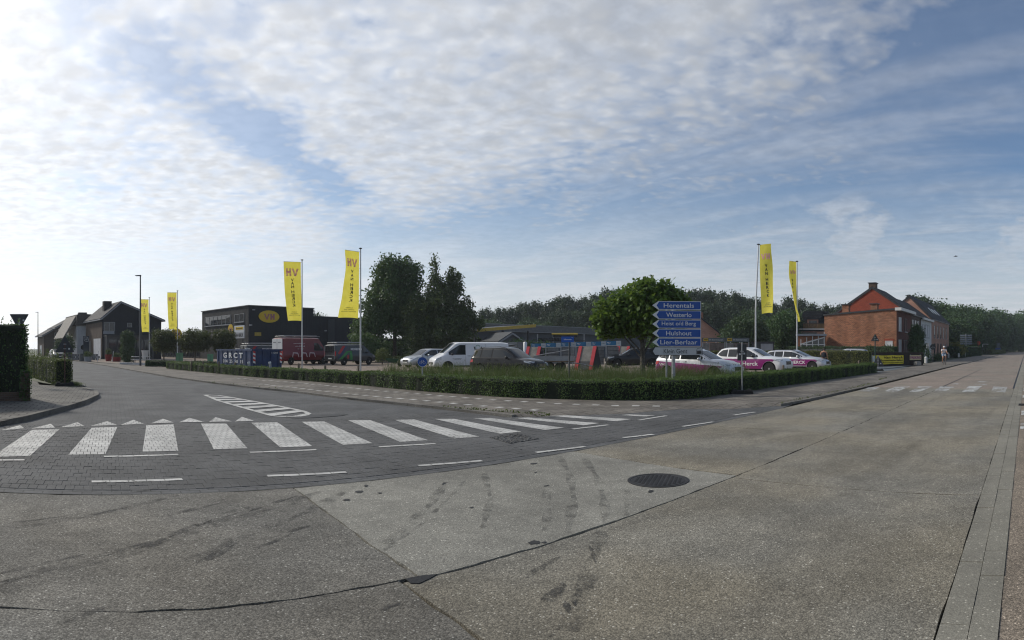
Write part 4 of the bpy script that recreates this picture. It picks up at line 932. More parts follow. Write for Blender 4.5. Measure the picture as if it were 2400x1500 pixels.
def stand(proto, name, label, cat, group, x, d, ytop, width=1.0):
    a, b, h = proto; H_ = hz(ytop, d); s = H_ / h; root = thing(name, label, cat, at(x, d, -0.05), random.uniform(0, 6.28), group); root.scale = (s * width, s * width, s)
    link('crown', a, None, root); link('trunk', b, None, root)
prof_x = [1100, 1140, 1200, 1250, 1280, 1310, 1350, 1395, 1430, 1490, 1600, 1620, 1650, 1690, 1720, 1760, 1830, 1850, 1900, 1940, 1990, 2040]
prof_y = [745, 728, 722, 708, 713, 700, 702, 690, 683, 690, 690, 684, 688, 684, 690, 700, 712, 698, 715, 718, 716, 716]
x = 1112; i = 0
while x < 2010:
    yt = float(np.interp(x, prof_x, prof_y)); stand(pines[i % 5], 'pine_tree', placed('tall skyline pine', x), 'pine', 'pines along the skyline', x, random.uniform(150, 165), yt + random.uniform(-4, 10), random.uniform(.8, 1.15))
    x += random.uniform(10, 19); i += 1
x = 1120
while x < 2000:
    yt = float(np.interp(x, prof_x, prof_y)); stand(pines[i % 5] if random.random() < .5 else oaks[i % 4], 'wood_tree', placed('front row dark tree', x), 'tree', 'trees at the edge of the wood', x, random.uniform(132, 146), yt + random.uniform(12, 40), random.uniform(1.0, 1.35))
    x += random.uniform(14, 24); i += 1
px_, py_ = [2100, 2140, 2165, 2200, 2215, 2250, 2280, 2320, 2345, 2372, 2420, 2480], [716, 690, 694, 700, 712, 706, 707, 718, 722, 730, 722, 720]
x = 2120
while x < 2420:
    yt = float(np.interp(x, px_, py_)); d = float(np.interp(x, [2120, 2240, 2330, 2420], [140, 150, 215, 330])) + random.uniform(0, 12)
    stand(oaks[i % 4] if x > 2190 or random.random() < .6 else pines[i % 5], 'roadside_tree', placed('tall leafy back row tree', x), 'tree', 'trees of the wood at the road end', x, d, yt + random.uniform(-3, 9), random.uniform(1.1, 1.5))
    x += random.uniform(9, 15); i += 1
x = 2205
while x < 2420:
    yt = float(np.interp(x, px_, py_)); d = float(np.interp(x, [2205, 2260, 2340, 2420], [132, 136, 200, 300])) + random.uniform(0, 10)
    stand(oaks[i % 4], 'roadside_tree', placed('leafy front row tree', x), 'tree', 'trees of the wood at the road end', x, d, yt + random.uniform(18, 55), random.uniform(1.2, 1.7)); x += random.uniform(12, 20); i += 1
# ------------------------------------------------------------------ signs, flags, lamps
GALV = M('galvanised_steel', (0.33, 0.34, 0.35), rough=0.45, metal=0.6, var=0.15, scale=12)
ALU = M('aluminium_pole', (0.55, 0.56, 0.57), rough=0.4, metal=0.5, var=0.08)
DGREY = M('dark_grey_metal', (0.045, 0.048, 0.052), rough=0.5, var=0.15)
BLACKP = M('black_plastic', (0.014, 0.014, 0.015), rough=0.6, var=0.2, bump=0.2)
RUBBER = M('recycled_rubber', (0.022, 0.022, 0.022), rough=0.9, var=0.4, scale=20, bump=0.6)
SBLUE = M('sign_blue', (0.008, 0.065, 0.30), rough=0.35, var=0.06)
SWHITE = M('sign_white', (0.62, 0.64, 0.65), rough=0.4, var=0.06)
SGREY = M('sign_pale_grey', (0.42, 0.44, 0.46), rough=0.4, var=0.05)
SBLACK = M('sign_black', (0.012, 0.012, 0.014), rough=0.4, var=0)
YEL = M('flag_yellow_plain', (0.72, 0.56, 0.035), rough=0.7, var=0.08)
PURP = M('logo_purple', (0.30, 0.05, 0.20), rough=0.6, var=0.05)
def clothmat(name='flag_cloth', ca=(0.74, 0.66, 0.085, 1), cb=(0.82, 0.74, 0.12, 1)):
    m = bpy.data.materials.new(name); m.use_nodes = True; t = NT(m.node_tree); b = t.n['Principled BSDF']; out = t.n['Material Output']
    co = t.new('ShaderNodeTexCoord').outputs['Object']; c = t.mix(t.ramp(t.noise(co, 2.5, 4, 0.6), .3, .7), ca, cb)
    t.put(b.inputs['Base Color'], c); b.inputs['Roughness'].default_value = 0.75; b.inputs['Specular IOR Level'].default_value = 0.2
    tr = t.new('ShaderNodeBsdfTranslucent'); t.put(tr.inputs[0], c); ms = t.new('ShaderNodeMixShader'); ms.inputs[0].default_value = 0.5
    t.l.new(b.outputs[0], ms.inputs[1]); t.l.new(tr.outputs[0], ms.inputs[2]); t.l.new(ms.outputs[0], out.inputs[0]); return m
CLOTH = clothmat(); PINK = clothmat('logo_pink', (0.80, 0.40, 0.66, 1), (0.86, 0.46, 0.72, 1))

def flag(label, xpole, d, h, side, w, fh, top, yaw, sway=0.0, curl=0.1, mirror=False, lean=0.0, squeeze=0.0, seed=1, ybase=0.0):
    """banner flag: side -1 hangs to the left of the pole as seen from the road, yaw turns it about the pole"""
    p = at(xpole, d, ybase); root = thing('banner_flag', label, 'flag', p, 0, 'yellow banner flags round the yard')
    view = bear(xpole); rs = random.Random(seed)
    mb = MB(); mb.tube([(0, 0, 0), (0, 0, h * .5), (lean * math.sin(view), -lean * math.cos(view), h)], [.055, .05, .04], 10); mb.build('pole', ALU, root, smooth=True)
    tx, ty = lean * math.sin(view), -lean * math.cos(view)
    MB().lathe([(.03, h), (.10, h + .03), (.11, h + .06), (.02, h + .09)], 12, c=(tx, ty, 0)).build('pole_cap', DGREY, root, smooth=True)
    U = Vector((math.sin(view + yaw), -math.cos(view + yaw), 0)) * side      # image-right when side=+1
    Wd = Vector((math.cos(view + yaw), math.sin(view + yaw), 0))
    g = 0.10
    arm = Vector((tx, ty, top))
    MB().tube([arm, arm + U * (w + g)], .012, 6).build('top_arm', ALU, root)
    for k in (0.25, 0.55, 0.8): MB().tube([Vector((tx, ty, top - fh * k)), Vector((tx, ty, top - fh * k)) + U * g], .006, 5).build('tie', DGREY, root)
    ph = rs.uniform(0, 6)
    def S(u, v):
        """u 0..1 from the pole edge outwards, v 0..1 from the top down"""
        k = 1 - squeeze * v * u
        q = arm + U * (g + u * w * k + sway * v * v * (0.4 + 0.6 * u)) + Vector((0, 0, -v * fh + 0.04 * math.sin(u * 3) * v))
        return q + Wd * (curl * math.sin(v * 4.2 + u * 2.6 + ph) * (0.25 + u * .75) * (0.3 + v) + 0.03 * math.sin(v * 13 + ph) * u)
    nu, nv = 8, 34; mb = MB(); vs = [S(i / nu, j / nv) for j in range(nv + 1) for i in range(nu + 1)]
    mb.add(vs, [(j * (nu + 1) + i, j * (nu + 1) + i + 1, (j + 1) * (nu + 1) + i + 1, (j + 1) * (nu + 1) + i) for j in range(nv) for i in range(nu)])
    cl = mb.build('cloth', CLOTH, root, smooth=True, fix=False)
    # print on both faces; u runs away from the pole, so text reads right when side=+1
    s_ = -1 if (side < 0) != mirror else 1
    def put(name, polys_v, polys_f, mat, cu, cv):
        m = MB()
        for e in (-1, 1):
            vv = []
            for (a, b) in polys_v:
                u = cu + s_ * a / w; v = cv - b / fh; q = S(u, v); du = (S(u + .01, v) - S(u - .01, v)).normalized(); dv = (S(u, v + .01) - S(u, v - .01)).normalized(); n = du.cross(dv)
                vv.append(q + n * 0.007 * e)
            m.add(vv, polys_f)
        return m.build(name, mat, cl, fix=False)
    lg = vh_logo(w * .74, w * .44); pv, pf = [], []
    for p_ in lg: k = len(pv); pv += p_; pf.append(tuple(range(k, k + len(p_))))
    o = put('logo', pv, pf, PINK, .5, 0.175)
    cv = 0.31
    for ch in 'VAN HERCK':
        if ch == ' ': cv += 0.030; continue
        v, f = text_fit(ch, w * .18, fh * .045, bold=0.025); put('lettering', [tuple(q) for q in v], f, SBLACK, .52, cv); cv += 0.0575
    for i, (s, ww) in enumerate((('VLOEREN', .36), ('DOE-HET-ZELF', .50), ('BOUWMATERIALEN', .72))):
        v, f = text_fit(s, w * ww, fh * .014); put('lettering', [tuple(q) for q in v], f, SBLACK, .52, 0.855 + i * 0.026)
    return root
flag('leftmost yellow banner flag, in front of the black house', 350, 73, 7.95, -1, 1.15, 4.1, 7.75, R(20), sway=-0.32, curl=.05, mirror=True, seed=1)
flag('second yellow banner flag from the left, above the round trees', 416, 65, 8.0, -1, 1.05, 4.15, 7.85, R(10), sway=-0.18, curl=.05, mirror=True, seed=2)
flag('yellow banner flag on the pole before the black showroom and red van', 708, 43, 8.1, -1, 1.30, 4.35, 7.98, R(15), sway=-0.36, curl=.06, mirror=True, seed=3)
flag('tall yellow banner flag left of the big dark tree', 845, 36.3, 7.8, -1, 1.15, 4.15, 7.62, R(40), sway=0.35, curl=.16, mirror=True, seed=4)
flag('yellow banner flag right of the direction signs, by the white and magenta cars', 1771, 36, 8.0, 1, .80, 4.25, 8.0, R(-32), sway=.25, curl=.20, mirror=False, lean=0.18, seed=5)
flag('rightmost yellow banner flag, blown edge-on before the brick house', 1868, 43, 8.0, -1, 0.62, 4.45, 8.0, R(42), sway=-0.55, curl=.28, mirror=False, squeeze=.3, seed=6)

# direction signs
def arrow_board(parent, z, w, h, txt, col, txtcol, tip, icon=None, bold=.006, wtxt=.62, name='sign_board'):
    """pointing to the image left; board spans x from -w (tip) to 0, local y is depth (front at -y)"""
    hh = h / 2; out = [(-w, z), (-w + tip, z - hh), (0, z - hh), (0, z + hh), (-w + tip, z + hh)]
    mb = MB(); mb.slab(out, 'y', -0.012, 0.012); bd = mb.build(name, SWHITE if col is not SGREY else SBLACK, parent)
    e = 0.018; inn = [(-w + tip * .62 + e, z), (-w + tip + e * 1.4, z - hh + e), (-e, z - hh + e), (-e, z + hh - e), (-w + tip + e * 1.4, z + hh - e)]
    if col is SGREY: inn = [(-w + tip * .62 + e, z), (-w + tip * 1.15, z - hh + e), (-e, z - hh + e), (-e, z + hh - e), (-w + tip * 1.15, z + hh - e)]
    mb = MB(); mb.slab(inn, 'y', -0.018, -0.0125); mb.build('face', col, bd)
    if col is SGREY:
        edge = [(-w + .03, z), (-w + tip * .9, z - hh + .015), (-w + tip * .9 - .05, z - hh + .015), (-w - .03, z), (-w + tip * .9 - .05, z + hh - .015), (-w + tip * .9, z + hh - .015)]
    letter('lettering', txt, w * wtxt, h * .52 if 'B' not in txt or 'Lier' in txt else h * .6, txtcol, bd, (-(w - tip) * .5 + (-.03 if icon is None else -.10), -0.019, z), (1, 0, 0), (0, 0, 1), off=.003, bold=bold)
    return bd
c = at(1586, 19.0, PZ)
sg = thing('direction_sign', 'post with five blue arrow boards and a pale Klein Gent board', 'road sign', c, bear(1586) - R(90) + R(6))
MB().tube([(-.10, .07, 0), (-.10, .07, 3.04)], .062, 12).build('post', GALV, sg, smooth=True)
MB().tube([(-.32, .16, 0), (-.32, .16, 2.9)], .030, 10).build('post', GALV, sg, smooth=True)
bx_ = 0.80
brd = bpy.data.objects
sub = thing_sub = sg
rows_ = [('Herentals', 716, .62), ('Westerlo', 738, .52), ('Heist o/d Berg', 759.5, .70), ('Hulshout', 781, .52), ('Lier-Berlaar', 802, .76)]
for tx_, yp, wt in rows_:
    z = hz(yp, 19.0) - PZ; b = arrow_board(sg, z, 1.60, 0.278, tx_, SBLUE, SWHITE, .20, wtxt=wt); b.location = (bx_, 0, 0)
b = arrow_board(sg, hz(823, 19.0) - PZ, 1.76, 0.285, 'Klein Gent', SGREY, SBLACK, .18, icon=1, bold=.0, wtxt=.44); b.location = (bx_ + .05, 0, 0)
ic = MB(); zc_ = hz(823, 19.0) - PZ
for i in range(4): ic.slab([(-.20 + i * .042, zc_ - .09), (-.20 + i * .042 + .038, zc_ - .09), (-.20 + i * .042 + .038, zc_ + .0), (-.20 + i * .042, zc_ + .03)], 'y', -.024, -.020)
ic.slab([(-.205, zc_ + .0), (-.195, zc_ + .0), (-.17, zc_ + .09), (-.18, zc_ + .09)], 'y', -.024, -.020); ic.slab([(-.17, zc_ + .08), (-.05, zc_ + .10), (-.05, zc_ + .11), (-.17, zc_ + .092)], 'y', -.024, -.020)
ic.build('factory_symbol', SBLACK, b)

def disc(mb, c, r, axis='y', a=-.006, b=.006, n=28, mi=0): mb.slab([(c[0] + r * math.cos(2 * math.pi * k / n), c[1] + r * math.sin(2 * math.pi * k / n)) for k in range(n)], axis, a, b, mi); return mb
def facing(x): return bear(x) - R(90)
# cycle path sign
s = thing('cycle_path_sign', 'round blue sign with a white bicycle before the white van', 'road sign', at(990, 21.4, PZ), facing(990))
MB().tube([(0, .04, 0), (0, .04, 1.30)], .026, 10).build('post', GALV, s, smooth=True)
zc_ = hz(848, 21.4) - PZ; o = disc(MB(), (0, zc_), .185).build('disc', SBLUE, s)
rg = MB(); n = 28
for k in range(n):
    g0, g1 = 2 * math.pi * k / n, 2 * math.pi * (k + 1) / n
    rg.add([(r_ * math.cos(g), -.0085, zc_ + r_ * math.sin(g)) for g, r_ in ((g0, .185), (g1, .185), (g1, .174), (g0, .174))], [(0, 1, 2, 3)])
rg.build('border', SWHITE, o)
bk = MB(); P3 = lambda x, z: Vector((x * .105, -.010, zc_ - .01 + z * .105))
for cx in (-.62, .62): bk.tube([P3(cx + .42 * math.cos(2 * math.pi * k / 14), -.2 + .42 * math.sin(2 * math.pi * k / 14)) for k in range(15)], .0045, 4, cap=False)
for a_, b_2 in (((-.62, -.2), (-.25, .4)), ((-.25, .4), (.4, .4)), ((.4, .4), (.62, -.2)), ((-.25, .4), (0, -.2)), ((0, -.2), (.4, .4)), ((-.62, -.2), (0, -.2)), ((.4, .4), (.35, .62)), ((.35, .62), (.55, .62)), ((-.25, .4), (-.3, .55)), ((-.42, .55), (-.15, .55))):
    bk.tube([P3(*a_), P3(*b_2)], .0045, 4)
bk.build('bicycle_symbol', SWHITE, o)
# street name sign
s = thing('street_name_sign', 'small blue street name plate on a thin pole behind the hedge', 'street sign', at(1333, 20.4, PZ), facing(1333))
MB().tube([(.02, .03, 0), (.02, .03, 1.95)], .028, 10).build('post', M('dark_pole', (0.10, 0.10, 0.10), rough=.5, metal=.4), s, smooth=True)
zc_ = hz(795.5, 20.4) - PZ; o = MB().box((-.04, 0, zc_), (.44, .02, .20)).build('plate', M('plate_blue', (0.01, 0.09, 0.42), rough=.35, var=.05), s)
letter('lettering', '#10', .26, .045, SWHITE, o, (-.04, -.011, zc_), (1, 0, 0), (0, 0, 1), bold=.02)
letter('lettering', '#9', .07, .012, SWHITE, o, (.12, -.011, zc_ + .07), (1, 0, 0), (0, 0, 1))

def tri(w, up=True, r=.05):
    h = w * .87; pts = []
    base = [(-w / 2, 0), (w / 2, 0), (0, h)] if up else [(0, 0), (w / 2, h), (-w / 2, h)]
    for i in range(3):
        p = Vector(base[i]); a = (Vector(base[i - 1]) - p).normalized(); b = (Vector(base[(i + 1) % 3]) - p).normalized()
        pts += [tuple(p + a * r), tuple(p + (a + b) * r * .22), tuple(p + b * r)]
    return pts
def block_base(parent, w=.8, d=.4, h=.12, z=0):
    mb = MB(); mb.box((0, 0, z + h / 2), (w, d, h), taper=.88); mb.box((-w * .32, 0, z + h + .02), (w * .2, d * .7, .05), taper=.8); mb.box((w * .32, 0, z + h + .02), (w * .2, d * .7, .05), taper=.8)
    return mb.build('foot_block', RUBBER, parent)
def sign_back(label, x, d, zc, kind, sz, name='temporary_sign', base=True, pole=GALV, ptop=None, z0=PZ, face=DGREY, tilt=0, stickers=1, prad=.022, cat='road sign', group=None):
    s = thing(name, label, cat, at(x, d, z0), facing(x) + tilt, group); top = ptop or zc + sz * .5
    MB().tube([(0, -.03, .02), (0, -.03, top)], prad, 8).build('post', pole, s, smooth=True)
    if base: block_base(s)
    if kind == 'tri': mb = MB().slab([(a, b + zc - sz * .3) for a, b in tri(sz)], 'y', 0, .02)
    elif kind == 'inv': mb = MB().slab([(a, b + zc - sz * .5) for a, b in tri(sz, False)], 'y', 0, .02)
    elif kind == 'disc': mb = disc(MB(), (0, zc), sz / 2, 'y', 0, .02)
    else: mb = MB().box((0, .01, zc), (sz[0], .02, sz[1]))
    pn = mb.build('panel', face, s)
    s0 = sz if not isinstance(sz, tuple) else sz[0]
    for k in range(stickers):
        MB().box(((-1) ** k * s0 * .22, -.004, zc - s0 * (.12 if kind != 'inv' else -.05) - .02 * k), (.07, .004, .06)).build('sticker', SWHITE, pn)
    for zz in (-.12, .12): MB().box((0, -.03, zc + s0 * zz), (.12, .07, .03)).build('clamp', GALV, s)
    return s
sign_back('dark square back of a temporary sign on a foot block at the hedge corner', 1739, 20.0, hz(826, 20) - PZ, 'rect', (.32, .56), stickers=2, ptop=1.77)
sign_back('dark back of a give-way triangle above the tall left hedge', 45, 25, hz(753, 25), 'inv', .84, name='give_way_sign', base=False, z0=0, ptop=hz(745, 25), prad=.045)
s = sign_back('dark triangle sign on a rusty post and foot block in the loose hedge', 152, 23.3, hz(812, 23.3) - .1, 'tri', .78, pole=M('rusty_post', (0.10, 0.045, 0.035), rough=.8, var=.3), z0=.10, ptop=1.75)
sign_back('dark triangle back on a tall green pole by the end of the hedge', 2051, 41, hz(793.5, 41) - PZ, 'tri', .62, name='warning_sign', pole=M('green_pole', (0.02, 0.05, 0.045), rough=.5), ptop=hz(785, 41) - PZ, prad=.04, base=False)
sign_back('low dark triangle sign before the yellow banner', 2058, 40.2, .62, 'tri', .82, z0=PZ, ptop=1.1, stickers=2)
sign_back('round dark back of a temporary sign right of the parking sign', 2186.5, 71, hz(814, 71), 'disc', .70, z0=0.05, ptop=1.9, stickers=2)
sign_back('round red-orange sign far down the road by the wood', 2293.5, 145, hz(804, 145), 'disc', 1.0, base=False, z0=0, face=M('sign_red', (0.62, 0.06, 0.02), rough=.4), pole=M('orange_post', (.35, .12, .05)), prad=.06, stickers=0)
s = thing('slatted_road_sign', 'grey back of a wide slatted sign board on one pole by the wood', 'road sign', at(2264, 115, 0), facing(2264))
MB().tube([(0, -.1, 0), (0, -.1, hz(782, 115))], .09, 8).build('post', GALV, s, smooth=True)
for i in range(5):
    z1 = hz(784 + i * 4.8, 115); MB().box((0, 0, z1 - .19), (2.35, .05, .30)).build('board', M('board_back', (.16, .19, .22), rough=.5, var=.1), s)
s = thing('finger_post', 'thin black and white finger sign far along the right pavement', 'road sign', at(2306, 150, 0), facing(2306))
MB().tube([(-.3, 0, 0), (-.3, 0, hz(800, 150))], .06, 6).build('post', DGREY, s); MB().box((.5, 0, hz(806.5, 150)), (1.4, .05, .12)).build('arm', SWHITE, s); MB().box((-.3, -.08, hz(810, 150)), (.16, .05, .7)).build('band', SWHITE, s)
s = thing('notice_board', 'tall blue and white notice board before the dark wood', 'notice board', at(2340, 185, 0), facing(2340))
for xx in (-.5, .5): MB().box((xx, 0, 2.1), (.12, .1, 4.2)).build('post', DGREY, s)
MB().box((0, -.06, 2.6), (1.0, .05, 1.6)).build('panel', M('notice_grey', (.12, .14, .16)), s); MB().box((-.1, -.08, 1.5), (1.7, .05, .6)).build('banner', M('notice_blue', (.05, .09, .28)), s); MB().box((-.1, -.10, 1.05), (1.7, .05, .3)).build('banner', SWHITE, s)

# street lamps
def lamp(label, x, d, h, arm):
    s = thing('street_lamp', label, 'street lamp', at(x, d, 0), facing(x), 'street lamps along the side road')
    MB().tube([(0, 0, 0), (0, 0, h * .35), (0, 0, h)], [.10, .085, .055], 10).build('post', M('lamp_post', (.075, .078, .082), rough=.45, metal=.3), s, smooth=True)
    hd = MB().add([(.08, -.13, h - .02), (.08, .13, h - .02), (-arm, .10, h + .03), (-arm, -.10, h + .03), (.08, -.10, h + .10), (.08, .10, h + .10), (-arm, .06, h + .07), (-arm, -.06, h + .07)], [(0, 1, 2, 3), (4, 7, 6, 5), (0, 4, 5, 1), (1, 5, 6, 2), (2, 6, 7, 3), (3, 7, 4, 0)])
    o = hd.build('lamp_head', MATS['lamp_post'], s); MB().box((-arm * .55, 0, h - .003), (arm * .6, .12, .012)).build('lens', SGREY, o)
lamp('tall grey street lamp left of the first yellow flag', 329, 53, 8.2, .48)
lamp('far street lamp by the row of cream houses on the left', 89, 108, 8.3, .5)
# ------------------------------------------------------------------ vehicles
def carpaint(name, col, flake=0.0): return M(name, col, rough=0.35, metal=flake, var=0.03, spec=0.3, coat=0.35)
GLASS = M('car_glass', (0.018, 0.022, 0.025), rough=0.04, var=0, spec=0.5)
TYRE = M('tyre', (0.018, 0.018, 0.018), rough=0.85, var=0.15)
RIM = M('alloy_rim', (0.42, 0.43, 0.44), rough=0.3, metal=0.8, var=0.05)
TRIM = M('black_trim', (0.016, 0.016, 0.017), rough=0.5, var=0.1)
ARCH = M('wheel_arch_black', (0.006, 0.006, 0.006), rough=0.9, var=0)
CHROME = M('chrome', (0.62, 0.63, 0.64), rough=0.12, metal=1.0, var=0)
REDL = M('tail_lamp', (0.45, 0.012, 0.015), rough=0.15, var=0, coat=.6)
HEADL = M('head_lamp', (0.38, 0.40, 0.42), rough=0.08, metal=.4, var=0.05, coat=.8)
PLATE = M('number_plate', (0.62, 0.62, 0.58), rough=.5, var=.1)
MAG = M('magenta_wrap', (0.21, 0.012, 0.14), rough=0.3, var=0.03, coat=.5)

class Car:
    """body lofted through cross-sections: rows of (x, z_bottom, z_belt, half_width, z_roof, half_width_roof), x forwards"""
    def __init__(s, rows, wheels, r): s.rows = sorted(rows); s.wheels = wheels; s.r = r
    def par(s, x):
        R_ = s.rows; xs = [q[0] for q in R_]; return [float(np.interp(x, xs, [q[k] for q in R_])) for k in range(1, 6)]
    def half(s, x):
        zb, zs, w, zr, wr = s.par(x); zs = min(zs, zr - .05)
        return [(0, zb), (w * .86, zb), (w * .97, zb + .09), (w, zb + (zs - zb) * .55), (w * .985, zs - .02), (w * .965, zs + .012), (wr + .012, zr - .075), (wr * .86, zr - .025), (wr * .5, zr - .004), (0, zr)]
    def y(s, x, z):
        h = s.half(x)[1:8]; return float(np.interp(z, [p[1] for p in h], [p[0] for p in h]))
    def zt(s, x, y):
        h = s.half(x)[5:]; h = h[::-1]; return float(np.interp(abs(y), [p[0] for p in h], [p[1] for p in h]))
    def body(s):
        xs = sorted(set([q[0] for q in s.rows] + [float(v) for v in np.linspace(s.rows[0][0], s.rows[-1][0], 26)])); vs = []; k = None
        for x in xs:
            h = s.half(x); ring = h + [(-a, b) for a, b in h[-2:0:-1]]; k = len(ring); vs += [(x, a, b) for a, b in ring]
        n = len(xs); fs = [(i * k + j, i * k + (j + 1) % k, (i + 1) * k + (j + 1) % k, (i + 1) * k + j) for i in range(n - 1) for j in range(k)]
        fs += [tuple(range(k - 1, -1, -1)), tuple((n - 1) * k + j for j in range(k))]
        mb = MB(); mb.add(vs, fs); return mb
    def strip(s, cols, sgn, e=0.008):
        """side panel as columns (x, z_low, z_high)"""
        vs, fs = [], []; n = 5
        for x, lo, hi in cols:
            for j in range(n + 1):
                z = lo + (hi - lo) * j / n; vs.append((x, sgn * (s.y(x, z) + e), z))
        for i in range(len(cols) - 1):
            for j in range(n): a = i * (n + 1) + j; fs.append((a, a + n + 1, a + n + 2, a + 1))
        return vs, fs
    def top(s, x0, x1, f0=.97, f1=.97, e=.008, n=6):
        vs, fs = [], []; ny = 8
        for i in range(n + 1):
            x = x0 + (x1 - x0) * i / n; wr = s.par(x)[4] * (f0 + (f1 - f0) * i / n)
            for j in range(ny + 1):
                y = wr * (2 * j / ny - 1); vs.append((x, y, s.zt(x, y) + e))
        for i in range(n):
            for j in range(ny): a = i * (ny + 1) + j; fs.append((a, a + 1, a + ny + 2, a + ny + 1))
        return vs, fs

def cols(pts_lo, pts_hi, n=10):
    """columns between two polylines given as (x,z) lists over the same x range"""
    x0, x1 = pts_lo[0][0], pts_lo[-1][0]; out = []
    for x in np.linspace(x0, x1, n): out.append((float(x), float(np.interp(x, [p[0] for p in pts_lo], [p[1] for p in pts_lo])), float(np.interp(x, [p[0] for p in pts_hi], [p[1] for p in pts_hi]))))
    return out
def inset(cs, e=.0): return [(x, lo + e, max(lo + e + .002, hi - e)) for x, lo, hi in cs]

def wheel(root, x, y, r, sgn, spokes=10, rim=RIM, w=.20):
    wo = bpy.data.objects.new('wheel', None); COL.objects.link(wo); wo.parent = root; wo.location = (x, y, r)
    MB().lathe([(r * .62, -w / 2), (r * .93, -w / 2), (r, -w * .3), (r, w * .3), (r * .93, w / 2), (r * .62, w / 2)], 24, axis='y').build('tyre', TYRE, wo, smooth=True)
    mb = MB(); ye = sgn * w * .40
    mb.lathe([(r * .63, -w * .3), (r * .63, w * .3)], 20, axis='y')
    q = mb.build('hub', ARCH, wo); mb = MB()
    for k in range(20):
        g0, g1 = 2 * math.pi * k / 20, 2 * math.pi * (k + 1) / 20
        mb.add([(rr * math.cos(g), yy, rr * math.sin(g)) for g in (g0, g1) for rr, yy in ((r * .66, sgn * w * .5), (r * .60, ye))], [(0, 1, 3, 2)])
    for k in range(spokes):
        g = 2 * math.pi * k / spokes; c_, s_ = math.cos(g), math.sin(g); wd = r * (.06 if spokes > 7 else .11)
        mb.add([(a * c_ - b * s_, ye + sgn * t, a * s_ + b * c_) for a, b, t in ((r * .1, -wd, .02), (r * .62, -wd * .7, 0), (r * .62, wd * .7, 0), (r * .1, wd, .02))], [(0, 1, 2, 3)])
    mb.lathe([(r * .16, ye - .02), (r * .16, ye + sgn * .025)], 12, axis='y'); mb.build('rim', rim, wo)

